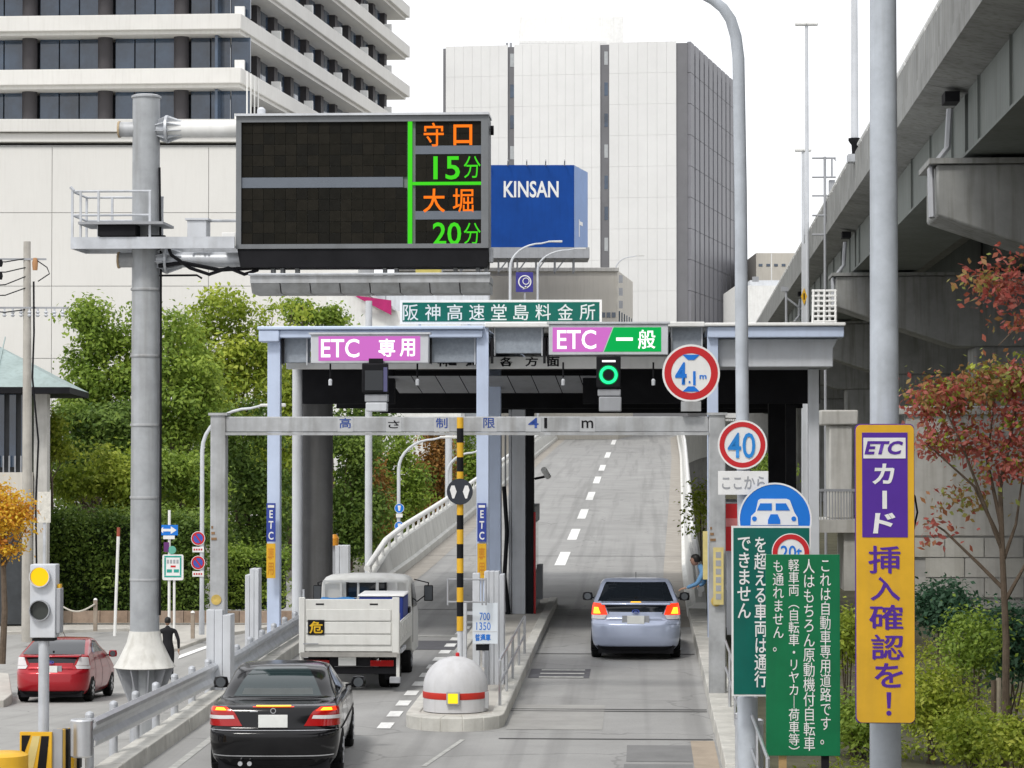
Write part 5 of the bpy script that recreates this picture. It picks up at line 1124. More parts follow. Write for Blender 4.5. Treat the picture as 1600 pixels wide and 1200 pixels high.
for x, w_, y0, s_, zb_, lab in ((576, 6, 470, 52, -.3, 'plain white steel mast behind the truck cab'), (701, 6, 676, 38, 0, 'plain white mast above the left parapet of the ramp')):
    f = Fr('mast', lab, 'pole', x, s_, zb_ - 2); MB().cyl((0, 0, 0), (0, 0, f.Z(y0)), w_ / s_ * 1.0, w_ / s_ * .9, n=14).obj('shaft', M_LGREY, f.e); MB().cyl((0, 0, 0), (0, 0, 1.2), w_ / s_ * 1.4, n=14).obj('base', M_LGREY, f.e)
def t_lamp(px, yt, s_, wd, lab, base):
    f = Fr('street_lamp', lab, 'street lamp', px, s_, base, group='T headed lamps beyond the canopy'); MB().cyl((0, 0, 0), (0, 0, f.Z(yt)), .11, .065, n=12).obj('pole', M_LGREY, f.e)
    for sg in (-1, 1): B(min(0, sg * wd), max(0, sg * wd), -.15, .15, f.Z(yt), f.Z(yt) + .14).obj('lamp_head', M_WHITE, f.e, bevel=.04)
t_lamp(1262, 38, 39, .46, 'tall T headed lamp right of the lamp post', -.3); t_lamp(1256, 236, 38, .34, 'lower T headed lamp behind the tall one', -.3)
f = Fr('aerial_mast', 'thin aerial mast with cross rods beside the viaduct', 'mast', 1290, 44, -.3)
MB().cyl((0, 0, 0), (0, 0, f.Z(244)), .05, n=8).obj('shaft', M_GREY, f.e)
for y in (246, 276, 305, 336, 366): MB().tube([(f.X(1270), 0, f.Z(y)), (f.X(1307), 0, f.Z(y))], .035, 5).obj('rod', M_GREY, f.e)
MB().tube([(f.X(1301), 0, f.Z(276)), (f.X(1301), 0, f.Z(246)), (f.X(1308), 0, f.Z(250))], .035, 5).obj('rod', M_GREY, f.e); B(f.X(1297), f.X(1306), .1, .4, f.Z(345), f.Z(280)).obj('box', M_GREY, f.e)
f = Fr('viaduct_lamp', 'tall lamp pole bracketed to the viaduct parapet', 'street lamp', 1337, 53, 0)
MB().cyl((0, 0, f.Z(216)), (0, 0, f.Z(-60)), .11, .09, n=14).obj('pole', M_LGREY, f.e); MB().lathe([(.08, f.Z(244)), (.1, f.Z(226)), (.19, f.Z(219)), (.19, f.Z(215))], n=14).obj('foot', M_DARK, f.e); B(-.2, .35, -.1, .5, f.Z(252), f.Z(240)).obj('bracket', M_GALV, f.e)
f = Fr('ladder_cage', 'white ladder cage standing behind the right canopy edge', 'ladder', 1284, 70, 6.62)
for i in range(5): MB().tube([(f.X(1270 + 9 * i), .05 * (i % 2), 0), (f.X(1272 + 8.5 * i), .05 * (i % 2), f.Z(452))], .03, 6).obj('upright', M_WHITE, f.e)
for j in range(7): MB().tube([(f.X(1269), 0, f.Z(502 - 8 * j)), (f.X(1308), 0, f.Z(502 - 8 * j))], .025, 6).obj('rung', M_WHITE, f.e)
f = Fr('warning_diamond', 'small yellow diamond sign above the right canopy edge', 'road sign', 1257, 40, -.3)
MB().prism([(f.X(1252), f.Z(463)), (f.X(1257), f.Z(476)), (f.X(1262), f.Z(463)), (f.X(1257), f.Z(450))], 0, .04).obj('plate', M_YEL, f.e); B(-.08, .08, .05, .15, 0, f.Z(380)).obj('post', M_LGREY, f.e); f.box(1256, 1258, 458, 468, -.006, 0).obj('mark', M_BLACK, f.e)
f = Fr('cctv_mast', 'thin mast with diagonal stay on the far roof right of the lamp post', 'mast', 1229, 33, -.3)
MB().tube([(0, 0, 0), (0, 0, f.Z(448))], .06, 6).obj('shaft', M_GREY, f.e); MB().tube([(0, 0, f.Z(465)), (f.X(1262), 0, f.Z(490))], .05, 6).obj('stay', M_GREY, f.e); B(-.25, .1, -.1, .1, f.Z(455), f.Z(448)).obj('head', M_GREY, f.e)

# ============================================================ trees and shrubs
def px_blob(px, py, s_, rx, rz_, ry=None, dy=0.):
    p = W(px, py, s_); return (p.x, p.y + dy, p.z, rx / s_, (ry or rx) / s_, rz_ / s_)
def ptree(label, px, s_, zb, bl, lm, n, leaf, seed, group, name='broadleaf_tree', trunk=.2, nl=7):
    p = W(px, YH, s_); bb = [px_blob(*b[:2], s_, *b[2:]) for b in bl]
    return tree(name, label, (p.x, p.y, zb), max(b[2] + b[5] for b in bb), bb, lm, n, leaf, seed, trunk, group, nl=nl)
G1 = 'trees behind the hedge'
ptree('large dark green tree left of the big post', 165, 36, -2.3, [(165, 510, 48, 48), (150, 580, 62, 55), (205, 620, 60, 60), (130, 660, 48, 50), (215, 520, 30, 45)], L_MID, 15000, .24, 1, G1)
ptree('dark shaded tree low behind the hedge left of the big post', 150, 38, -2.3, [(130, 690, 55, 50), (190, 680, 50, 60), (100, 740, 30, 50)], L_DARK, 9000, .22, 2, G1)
ptree('tall light green tree right of the big post', 340, 33, -2.3, [(350, 495, 42, 38), (310, 560, 50, 55), (385, 560, 55, 60), (345, 620, 60, 50), (420, 500, 28, 22)], L_LIGHT, 15000, .26, 3, G1)
ptree('mid green tree just right of the big post', 285, 37, -2.3, [(275, 540, 40, 55), (290, 620, 55, 60), (270, 690, 45, 50)], L_MID, 10000, .24, 4, G1)
ptree('bright bushy tree above the hedge left of the big post', 165, 40, -2.3, [(120, 760, 45, 38), (185, 740, 42, 42), (215, 770, 40, 40)], L_LIGHT, 8000, .2, 5, G1)
ptree('bright bushy tree above the hedge right of the big post', 290, 40, -2.3, [(270, 750, 42, 45), (310, 760, 35, 50), (290, 810, 45, 35)], L_MID, 8000, .2, 6, G1)
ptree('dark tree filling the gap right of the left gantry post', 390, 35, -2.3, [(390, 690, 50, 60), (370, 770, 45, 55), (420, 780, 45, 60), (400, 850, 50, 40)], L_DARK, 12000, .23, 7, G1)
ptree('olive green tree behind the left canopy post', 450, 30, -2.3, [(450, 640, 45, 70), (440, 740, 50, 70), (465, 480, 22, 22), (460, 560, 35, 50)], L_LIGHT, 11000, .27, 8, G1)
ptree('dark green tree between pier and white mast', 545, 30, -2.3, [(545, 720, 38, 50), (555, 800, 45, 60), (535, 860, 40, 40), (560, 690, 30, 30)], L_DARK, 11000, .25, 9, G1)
ptree('green tree with brown tinge right of the white mast', 612, 27, -2.3, [(610, 700, 28, 40), (600, 780, 30, 55), (640, 760, 28, 50), (610, 850, 40, 50)], L_MID, 10000, .27, 10, G1)
ptree('rust brown conifer above the ramp wall', 672, 25, -2.3, [(675, 700, 26, 35), (668, 755, 32, 45), (690, 720, 22, 40), (665, 810, 35, 40)], L_RUST, 8000, .26, 11, G1, 'conifer')
ptree('green tree right of the rust brown conifer', 725, 24, -2.3, [(725, 690, 22, 26), (730, 740, 28, 40), (700, 780, 24, 40), (640, 830, 26, 30)], L_MID, 7000, .28, 12, G1)
ptree('slim brown leaved tree beside the white mast', 590, 28, -2.3, [(592, 740, 10, 30), (595, 800, 12, 35)], L_RUST, 1800, .22, 13, G1, 'conifer', .1, 4)
ptree('small tree top peeping over the canopy roof', 520, 26, -2.3, [(515, 500, 20, 16), (490, 500, 16, 14), (470, 490, 20, 18)], L_MID, 3500, .27, 14, G1)
G3 = 'background trees'
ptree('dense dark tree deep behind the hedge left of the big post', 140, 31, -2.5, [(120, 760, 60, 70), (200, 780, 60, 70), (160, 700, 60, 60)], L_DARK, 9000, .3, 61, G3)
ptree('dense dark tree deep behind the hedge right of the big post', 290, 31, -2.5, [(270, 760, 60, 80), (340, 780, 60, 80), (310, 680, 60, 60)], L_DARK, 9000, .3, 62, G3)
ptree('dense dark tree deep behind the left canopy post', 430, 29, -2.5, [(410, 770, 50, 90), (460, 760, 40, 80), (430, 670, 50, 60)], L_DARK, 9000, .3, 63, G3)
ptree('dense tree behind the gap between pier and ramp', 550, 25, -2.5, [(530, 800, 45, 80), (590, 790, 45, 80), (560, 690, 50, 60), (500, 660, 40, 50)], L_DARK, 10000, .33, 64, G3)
ptree('dense tree behind the rust brown conifer', 680, 22, -2.5, [(650, 770, 40, 70), (710, 750, 40, 60), (680, 690, 45, 40), (740, 700, 30, 40)], L_MID, 9000, .36, 65, G3)
ptree('autumn orange and yellow tree at the left edge', 5, 55, -1.9, [(12, 790, 38, 26), (30, 822, 32, 22), (-20, 810, 35, 45), (5, 850, 25, 14)], L_ORANGE, 4200, .13, 15, None, 'maple_tree', .1)
ptree('yellow tinged shrub between hall and dark tree', 80, 42, -2.3, [(80, 660, 12, 30), (88, 700, 16, 25)], L_YGREEN, 1800, .18, 16, None, 'shrub', .06, 4)
# right side
p = W(1568, YH, 117)
def rb(l, s_): return [px_blob(*b[:2], s_, *b[2:]) for b in l]
bb = rb([(1480, 620, 55, 30), (1560, 600, 50, 34), (1600, 660, 45, 45), (1500, 690, 50, 35), (1570, 720, 40, 36), (1440, 640, 25, 28), (1450, 690, 28, 20), (1590, 590, 30, 30)], 117)
bb = [(x, y, z, a * .95, c, d * .9) for x, y, z, a, c, d in bb]
t = thing('dogwood_tree', 'red leaved small tree in front of the block wall', 'tree', (p.x, p.y, -.28)); loc = [(x - p.x, y - p.y, z + .28, a, c, d) for x, y, z, a, c, d in bb]
def lp(px, py, dy=0): q = W(px, py, 117); return (q.x - p.x, dy, q.z + .28)
MB().tube([(0, 0, -.1), lp(1572, 1000), lp(1566, 860), lp(1562, 740)], .058, 10, .03).obj('trunk', M_BARK, t)
for l in ([(1566, 860), (1540, 800), (1500, 700), (1470, 640)], [(1566, 880), (1590, 820), (1610, 700)], [(1564, 820), (1545, 720), (1560, 620)], [(1568, 920), (1530, 880), (1480, 830), (1450, 810)], [(1563, 760), (1590, 640), (1580, 560)], [(1570, 940), (1600, 880), (1640, 820)], [(1566, 850), (1520, 760), (1440, 690)]):
    MB().tube([lp(a, b, .12 * i * (1 if l[1][0] % 20 else -1)) for i, (a, b) in enumerate(l)], .03, 6, .008).obj('branch', M_BARK, t)
leaves('crown', L_RED, t, loc, 3600, .095, 21, clump=12, flat=.05, spread=.48)
leaves('green_leaves', L_LIGHT, t, loc, 700, .09, 24, clump=7, flat=.1)
leaves('low_leaves', L_RED, t, [(lp(1465, 840)[0], .1, lp(0, 830)[2], .35, .2, .22), (lp(1480, 780)[0], .1, lp(0, 780)[2], .3, .3, .2), (lp(1530, 760)[0], .1, lp(0, 770)[2], .3, .3, .3)], 260, .1, 22, clump=5, flat=.1)
t2 = thing('red_branch', 'overhanging bough of red leaves at the upper right edge', 'branch', W(1640, 450, 112))
o = t2.location.copy()
def lq(px, py, dy=0): q = W(px, py, 112); return (q.x - o.x, dy, q.z - o.z)
MB().tube([lq(1660, 460), lq(1600, 445), lq(1550, 430), lq(1510, 432)], .025, 6, .008).obj('twig', M_BARK, t2); MB().tube([lq(1640, 470), lq(1590, 510), lq(1560, 540)], .02, 6, .006).obj('twig', M_BARK, t2)
leaves('leaves', L_RED, t2, [(*lq(1530, 440), .25, .25, .13), (*lq(1580, 455), .3, .3, .2), (*lq(1570, 425), .3, .3, .13), (*lq(1600, 505), .25, .25, .1)], 620, .115, 23, clump=8, flat=.1)
for px, a, lab in ((1548, 1062, 'leaning timber tree stake left of the red leaved tree'), (1556, 1058, 'pale timber tree stake tied to the red leaved tree')):
    f = Fr('tree_stake', lab, 'stake', px, 116, -.3); MB().cyl((0, -.1, 0), (f.X(px + 3), 0, f.Z(a)), .035, n=8).obj('stake', mat('stake_wood', (.30, .26, .2), .9, var=.25, scale=5) if px > 1550 else M_BARK, f.e)
G2 = 'shrubs on the right verge'
def shrub(label, px, py, s_, rx, rz_, lm, n, leaf, seed, z0=-.3):
    p = W(px, YH, s_); t = thing('shrub', label, 'shrub', (p.x, p.y, z0), 0, G2); r = random.Random(seed); bl = []
    zc = W(px, py, s_).z - z0
    for k in range(5): bl.append((r.uniform(-.5, .5) * rx / s_, r.uniform(-.4, .4), max(.15, zc + r.uniform(-.35, .25) * rz_ / s_), rx / s_ * .6, .5, rz_ / s_ * .62))
    for k in range(6):
        q = bl[k % 5]; MB().tube([(r.uniform(-.15, .15), r.uniform(-.1, .1), -.05), (q[0] * .5, q[1] * .5, q[2] * .5), (q[0], q[1], q[2] + q[5] * .4)], .018, 5, .006).obj('stem', M_BARK, t)
    leaves('foliage', lm, t, bl, n, leaf, seed, clump=12)
shrub('bright yellow green shrub right of the yellow sign pole', 1460, 1080, 112, 60, 75, L_YGREEN, 3600, .085, 31)
shrub('yellow green shrub between green board and yellow sign', 1322, 1000, 100, 26, 60, L_YGREEN, 1900, .085, 32)
shrub('yellow green shrub at the lower right corner', 1590, 1165, 125, 60, 50, L_YGREEN, 2600, .075, 33)
shrub('dark ivy clad shrub below the block wall at the right edge', 1580, 1000, 100, 60, 80, L_BLUEG, 3400, .10, 34)
shrub('dark green shrub against the block wall beside the yellow sign', 1465, 955, 85, 50, 48, L_BLUEG, 3400, .11, 35)
shrub('grey green twiggy shrub left of the tree stakes', 1520, 1010, 104, 48, 70, L_MID, 2800, .08, 36)
shrub('green shrub below the yellow sign left of the pole', 1335, 1130, 110, 40, 60, L_MID, 2400, .085, 37)
shrub('mid green shrub at the foot of the red leaved tree', 1520, 1150, 118, 60, 60, L_LIGHT, 3000, .08, 38)
shrub('small leafy plant growing by the right ramp wall', 1096, 790, 62, 10, 60, L_LIGHT, 700, .12, 39, 0)
shrub('green bush seen between canopy posts above the service bridge', 1215, 735, 50, 34, 26, L_MID, 1500, .13, 40, .5)
shrub('pale leafy sprig beside the thick right pole', 1345, 648, 112, 12, 9, L_YGREEN, 60, .09, 41, 3.6) if False else None
gcv = []
for i in range(60):
    px, py = random.uniform(1290, 1640), random.uniform(1010, 1230); s_ = (py - YH) / 4.45
    p_ = W(px, YH, s_); gcv.append((p_.x, p_.y, -.2, .45, .55, .16))
leaves('ground_cover', L_YGREEN, None, gcv, 9000, .075, 51, clump=10, kind='stuff')
# ============================================================ vehicles
def pchip(xs, ys):
    xs, ys = np.array(xs, float), np.array(ys, float); h = np.diff(xs); d = np.diff(ys) / h; m = np.zeros(len(xs))
    m[0], m[-1] = d[0], d[-1]
    for i in range(1, len(xs) - 1):
        if d[i - 1] * d[i] > 0:
            w1, w2 = 2 * h[i] + h[i - 1], h[i] + 2 * h[i - 1]; m[i] = (w1 + w2) / (w1 / d[i - 1] + w2 / d[i])
    def fn(x):
        x = min(max(x, xs[0]), xs[-1]); i = min(int(np.searchsorted(xs, x, 'right') - 1), len(xs) - 2); t = (x - xs[i]) / h[i]
        return float((2 * t**3 - 3 * t**2 + 1) * ys[i] + (t**3 - 2 * t**2 + t) * h[i] * m[i] + (-2 * t**3 + 3 * t**2) * ys[i + 1] + (t**3 - t**2) * h[i] * m[i + 1])
    return fn
class CarShell:
    """rings of rounded-rectangle outline stacked by v; keys: (z, rear, front, half width, corner radius)"""
    def __init__(s, keys, crown=.1):
        V = list(range(len(keys))); s.f = [pchip(V, [k[i] for k in keys]) for i in range(5)]; s.n = len(keys) - 1; s.crown = crown
    def P(s, t, v):
        z, xr, xf, w, r = [q(v) for q in s.f]; sg = 1 if t >= 0 else -1; t = abs(t); L = xf - xr; r = min(r, w * .95, L * .45)
        if t < .22: x, y = xr, (w - r) * t / .22
        elif t < .34: a = (t - .22) / .12 * math.pi / 2; x, y = xr + r - r * math.cos(a), w - r + r * math.sin(a)
        elif t < .74: x, y = xr + r + (L - 2 * r) * (t - .34) / .4, w
        elif t < .84: a = (t - .74) / .10 * math.pi / 2; x, y = xf - r + r * math.sin(a), w - r + r * math.cos(a)
        else: x, y = xf, (w - r) * (1 - t) / .16
        k = max(0., 1 - (x - xr) / (L * .4)); x += s.crown * (y / max(w, .01)) ** 2 * k
        k2 = max(0., (x - xf + L * .4) / (L * .4)); x -= s.crown * 1.6 * (y / max(w, .01)) ** 2 * k2
        # tumble: tuck the flanks slightly toward the ends
        y *= 1 - .035 * (abs(2 * (x - xr) / L - 1)) ** 3
        return Vector((sg * y, x, z))
    def N(s, t, v):
        e = .004; a = s.P(t + e, v) - s.P(t - e, v); b = s.P(t, min(v + .02, s.n)) - s.P(t, max(v - .02, 0)); n = a.cross(b)
        if n.length < 1e-9: return Vector((0, 0, 1))
        n.normalize(); c = s.P(t, v); ctr = Vector((0, (s.f[1](v) + s.f[2](v)) / 2, s.f[0](v) - .3))
        return n if n.dot(c - ctr) > 0 else -n
    def body(s, m, parent, nt=64, nv=None):
        nv = nv or s.n * 6; ts = [-1 + 2 * i / (2 * nt) for i in range(2 * nt)]
        mb = MB(); R = [[s.P(t, s.n * j / nv) for t in ts] for j in range(nv + 1)]; n = len(ts)
        vs = [p for r in R for p in r]; fs = [(j * n + i, j * n + (i + 1) % n, (j + 1) * n + (i + 1) % n, (j + 1) * n + i) for j in range(nv) for i in range(n)]
        zt = R[-1]; c = sum(zt, Vector()) / n + Vector((0, 0, .012)); vs.append(c); fs += [(nv * n + i, nv * n + (i + 1) % n, len(vs) - 1) for i in range(n)]
        c0 = sum(R[0], Vector()) / n; vs.append(c0); fs += [((i + 1) % n, i, len(vs) - 1) for i in range(n)]
        mb.add(vs, fs); return mb.obj('body', m, parent)
    def patch(s, name, m, parent, c, off=.006, n=14, k=8):
        """c: corners (t,v) lower-left, lower-right, upper-right, upper-left"""
        rows = []
        for j in range(k + 1):
            row = []
            for i in range(n + 1):
                a, b = i / n, j / k
                t = (c[0][0] * (1 - a) + c[1][0] * a) * (1 - b) + (c[3][0] * (1 - a) + c[2][0] * a) * b
                v = (c[0][1] * (1 - a) + c[1][1] * a) * (1 - b) + (c[3][1] * (1 - a) + c[2][1] * a) * b
                row.append(s.P(t, v) + s.N(t, v) * off)
            rows.append(row)
        # rim down to the body so the patch has thickness
        mb = MB().grid(rows); return mb.obj(name, m, parent)
def wheel(parent, x, y, r, w, rim_m, side):
    pr = [(r * .62, -w / 2), (r * .9, -w / 2), (r, -w / 2 + .03), (r, w / 2 - .03), (r * .9, w / 2), (r * .62, w / 2)]
    mb = MB().lathe(pr, n=28); mb.v = [(z, a, b) for a, b, z in mb.v]; t = mb.obj('wheel', M_RUBBER, parent, loc=(x, y, r))
    rm = MB().lathe([(r * .62, -.03), (r * .6, .0), (r * .52, -.02), (r * .15, .005), (.01, .01)], n=20); rm.v = [(z, a, b) for a, b, z in rm.v]
    o = rm.obj('rim', rim_m, t, loc=(side * (w / 2 - .02), 0, 0))
    for k in range(7):
        a = 2 * math.pi * k / 7; MB().bar((side * (w / 2 - .005), math.cos(a) * r * .15, math.sin(a) * r * .15), (side * (w / 2 - .005), math.cos(a) * r * .56, math.sin(a) * r * .56), .03, .05).obj('spoke', rim_m, t)
    return t
def arches(S, parent, xs, r, w):
    for x in xs:
        for sd in (-1, 1):
            pts = [(r * 1.12 * math.cos(math.pi * k / 14 - .25 * (k == 0) + .25 * (k == 14)), r * 1.12 * math.sin(math.pi * k / 14)) for k in range(15)]
            mb = MB(); vs = [(sd * (w - .004 + .0), x + a, r + b) for a, b in pts] + [(sd * (w - .004), x + r * 1.1, .17), (sd * (w - .004), x - r * 1.1, .17)]
            MB().add([(sd * (w + .003), p[1], p[2]) for p in vs] + [(sd * (w - .25), p[1], p[2]) for p in vs], [tuple(range(17)), tuple(range(33, 16, -1))] + [(i, (i + 1) % 17, (i + 1) % 17 + 17, i + 17) for i in range(17)]).obj('wheel_arch', M_BLACK, parent)
M_LENSR = mat('lens_red', (.35, .008, .008), .15, var=0, coat=.5)
M_BRK = mat('brake_red', (.5, .02, .01), .2, var=0, emit=(1, .05, .01), es=1.0); M_BRK2 = mat('brake_core', (.8, .3, .02), .2, var=0, emit=(1, .55, .02), es=1.6)
M_CLEAR = mat('lens_clear', (.62, .60, .60), .12, var=0, coat=.5)
M_PLATE = mat('number_plate', (.74, .75, .72), .5, var=.06, scale=10)
M_RIM = mat('alloy', (.5, .51, .53), .3, metal=.8, var=0)
def mirror(parent, x, y, z, m, sd):
    o = MB(); o.lathe([(.02, -.10), (.075, -.085), (.085, 0), (.07, .085), (.02, .10)], n=12); o.v = [(b * 1.0 + 0, a * .55, c * .0 + c * .0 + c * .8 if False else c * .85) for a, b, c in o.v]
    o.v = [(p[0] * 1.25, p[1], p[2]) for p in o.v]; h = o.obj('mirror', m, parent, loc=(x, y, z)); MB().bar((-sd * .2, .02, -.05), (-sd * .05, 0, -.02), .05, .03).obj('mirror_arm', M_BLACK, h)
    MB().disc(0, -.05, 0, .068, .004, 16).obj('mirror_glass', mat('mirror_glass', (.10, .11, .12), .1, metal=.3, var=0), h); return h
def paint(name, col, rough=.28, metal=.3, coat=.6): return mat(name, col, rough, metal=metal, var=.03, scale=3, coat=coat, spec=.3)

def hatchback(label, loc, rot, col, lit, pname):
    t = thing('hatchback_car', label, 'car', loc, rot); m = paint(pname, col)
    K = [(.20, .14, 4.28, .76, .25), (.30, .03, 4.40, .83, .32), (.46, .0, 4.46, .862, .36), (.66, .01, 4.42, .87, .36), (.74, .06, 4.30, .868, .33), (.80, .12, 4.15, .862, .30), (.92, .16, 3.80, .855, .27), (1.05, .20, 3.42, .835, .22), (1.10, .27, 3.25, .82, .20), (1.27, .72, 2.72, .745, .2), (1.40, 1.12, 2.45, .69, .2), (1.465, 1.45, 2.28, .62, .24), (1.485, 1.65, 2.15, .50, .3)]
    S = CarShell(K, .10); S.body(m, t)
    S.patch('rear_window', M_GLASS, t, [(-.275, 8.15), (.275, 8.15), (.27, 10.4), (-.27, 10.4)])
    S.patch('lower_rear_window', M_GLASS, t, [(-.205, 5.7), (.205, 5.7), (.22, 7.1), (-.22, 7.1)])
    # spoiler bar across the hatch
    MB().hexa([(-.66, .14, 1.055), (.66, .14, 1.055), (.68, .36, 1.075), (-.68, .36, 1.075)], [(-.66, .15, 1.095), (.66, .15, 1.095), (.68, .36, 1.12), (-.68, .36, 1.12)]).obj('spoiler', m, t, bevel=.015)
    S.patch('hatch_panel', m, t, [(-.2, 4.9), (.2, 4.9), (.2, 6.0), (-.2, 6.0)], .008)
    S.patch('panel_gap', M_BLACK, t, [(-.21, 4.55), (.21, 4.55), (.21, 4.62), (-.21, 4.62)], .007, 20, 1)
    for sd in (-1, 1):
        S.patch('tail_light', M_BRK if lit else M_LENSR, t, [(sd * .215, 5.6), (sd * .335, 5.5), (sd * .325, 7.6), (sd * .225, 7.4)], .014)
        if lit: S.patch('brake_glow', M_BRK2, t, [(sd * .25, 5.75), (sd * .298, 5.72), (sd * .295, 6.6), (sd * .262, 6.6)], .02)
        S.patch('reverse_lamp', M_CLEAR, t, [(sd * .235, 4.75), (sd * .34, 4.7), (sd * .335, 5.48), (sd * .22, 5.58)], .013)
        if not lit: S.patch('lamp_clear', M_CLEAR, t, [(sd * .225, 5.6), (sd * .32, 5.55), (sd * .31, 7.0), (sd * .235, 7.0)], .018)
        S.patch('bumper_corner', m, t, [(sd * .24, 3.3), (sd * .36, 3.3), (sd * .36, 3.9), (sd * .26, 3.9)], .006)
        for t0, t1, b0, b1 in ((.40, .485, .44, .49), (.49, .62, .495, .60), (.625, .69, .605, .63)):
            S.patch('side_window', M_GLASS, t, [(sd * t0, 8.35), (sd * t1, 8.3), (sd * b1, 10.0), (sd * b0, 10.2)], .006)
        for tt in (.425, .53, .655): S.patch('door_gap', M_BLACK, t, [(sd * tt, 1.2), (sd * (tt + .003), 1.2), (sd * (tt + .003), 8.2), (sd * tt, 8.2)], .004, 1, 14)
        S.patch('door_handle', m, t, [(sd * .455, 6.5), (sd * .49, 6.5), (sd * .49, 6.75), (sd * .455, 6.75)], .03, 3, 1)
        mirror(t, sd * .98, 2.95, 1.06, m if not lit else M_BLACK, sd)
    S.patch('windscreen', M_GLASS, t, [(-.9, 8.4), (-1.1, 8.4), (-1.08, 10.2), (-.92, 10.2)], .006)
    S.patch('lower_valance', M_BLACK, t, [(-.3, .1), (.3, .1), (.3, .8), (-.3, .8)], .012, 40, 6)
    arches(S, t, (.86, 3.56), .315, .855)
    for x in (.86, 3.56):
        for sd in (-1, 1): wheel(t, sd * .765, x, .315, .195, M_RIM, sd)
    B(-.72, .72, .2, 4.1, .13, .3).obj('underbody', M_BLACK, t)
    B(-.26, .26, -.012 + .07, .09, .70, .86).obj('plate_recess', M_GREY, t) ; B(-.165, .165, .028, .055, .705, .86).obj('number_plate', M_PLATE, t, bevel=.004)
    e = MB().ring(0, 0, 0, .035, .05, .01, 20).ring(0, .001, 0, .0, .02, .01, 12).obj('emblem', mat('emblem_blue', (.06, .1, .4), .3, metal=.4, var=0), t, loc=(0, .085, .94)); e.scale = (1.5, 1, .8)
    if lit: S.patch('high_brake_light', M_BRK2, t, [(-.04, 7.35), (.04, 7.35), (.03, 7.6), (-.03, 7.6)], .05)
    MB().tube([(0, 1.9, 1.49), (0, 1.6, 1.62)], .006, 5).obj('antenna', M_BLACK, t)
    B(-.02, .02, .42, .46, 1.0, 1.2).obj('wiper', M_BLACK, t)
    return t
v = F / 81.5
hatchback('silver blue hatchback with brake lights lit stopping in the right toll lane', RD((993 - 1003) / 81.5, v, rz(v) - .0), -TH, (.40, .45, .58), True, 'silver_blue_paint')
p = W(79, YH, 67)
rc = hatchback('red hatchback driving away on the left street', (p.x, p.y, sz(p.y) + .0), math.radians(-.5), (.36, .008, .016), False, 'red_paint'); rc.rotation_euler.x = math.atan((sz(p.y + 3.56) - sz(p.y + .86)) / 2.7); rc.location.z += .0

# --- black saloon
v = F / 121; t = thing('sedan_car', 'black sedan with brake lights on waiting behind the white truck', 'car', RD((424 - 1003) / 121, v, rz(v)), -TH + math.radians(3.6)); m = paint('black_paint', (.006, .006, .007), .12, .0, .12)
K = [(.19, .15, 4.33, .76, .25), (.30, .04, 4.46, .825, .3), (.50, .0, 4.53, .86, .33), (.62, .005, 4.50, .865, .33), (.665, .05, 4.46, .862, .3), (.70, .08, 4.42, .86, .28), (.90, .12, 4.05, .85, .24), (.955, .17, 3.85, .83, .22), (.985, .40, 3.45, .80, .22), (1.00, .70, 3.28, .78, .22), (1.22, 1.12, 2.78, .67, .2), (1.345, 1.48, 2.50, .60, .22), (1.385, 1.72, 2.30, .51, .28), (1.40, 1.9, 2.2, .38, .25)]
S = CarShell(K, .09); S.body(m, t)
S.patch('rear_window', mat('tinted_glass', (.018, .032, .034), .04, var=0, spec=.6, coat=.2), t, [(-.24, 9.25), (.24, 9.25), (.21, 11.2), (-.21, 11.2)])
S.patch('parcel_shelf', mat('shelf_grey', (.09, .10, .10), .7), t, [(-.20, 9.32), (.20, 9.32), (.20, 9.6), (-.20, 9.6)], .009)
for x in (-.36, .36):
    MB().rbox(x - .12, x + .12, 1.12, 1.30, 0, .03, .05).obj('headrest', mat('seat_dark', (.02, .022, .024), .6), t, loc=(0, 1.12 + .06, 0)) if False else None
for sd in (-1, 1):
    S.patch('tail_light', M_LENSR, t, [(sd * .155, 5.15), (sd * .34, 5.1), (sd * .33, 6.75), (sd * .225, 6.75)], .014)
    S.patch('brake_light', M_BRK, t, [(sd * .205, 6.0), (sd * .30, 6.0), (sd * .30, 6.72), (sd * .225, 6.72)], .02); S.patch('brake_glow', M_BRK2, t, [(sd * .225, 6.08), (sd * .275, 6.08), (sd * .272, 6.5), (sd * .235, 6.5)], .026)
    S.patch('reverse_lamp', M_CLEAR, t, [(sd * .19, 5.55), (sd * .33, 5.5), (sd * .33, 5.68), (sd * .195, 5.72)], .02)
    for t0, t1, b0, b1 in ((.43, .525, .455, .53), (.53, .67, .535, .63)):
        S.patch('side_window', M_GLASS, t, [(sd * t0, 9.25), (sd * t1, 9.2), (sd * b1, 11.0), (sd * b0, 11.1)], .006)
        S.patch('window_trim', M_STEEL, t, [(sd * t0, 9.12), (sd * t1, 9.08), (sd * t1, 9.2), (sd * t0, 9.24)], .007, 8, 1)
    for tt in (.42, .527, .66): S.patch('door_gap', M_DARK, t, [(sd * tt, 1.2), (sd * (tt + .003), 1.2), (sd * (tt + .003), 9.0), (sd * tt, 9.0)], .004, 1, 14)
    S.patch('side_moulding', M_DARK, t, [(sd * .36, 3.0), (sd * .72, 3.0), (sd * .72, 3.5), (sd * .36, 3.5)], .008, 14, 2)
    S.patch('door_handle', M_STEEL, t, [(sd * .46, 6.1), (sd * .5, 6.1), (sd * .5, 6.3), (sd * .46, 6.3)], .03, 3, 1)
    mirror(t, sd * .97, 3.0, 1.02, m, sd)
S.patch('bumper_trim', M_STEEL, t, [(-.34, 3.75), (.34, 3.75), (.34, 3.9), (-.34, 3.9)], .012, 30, 2)
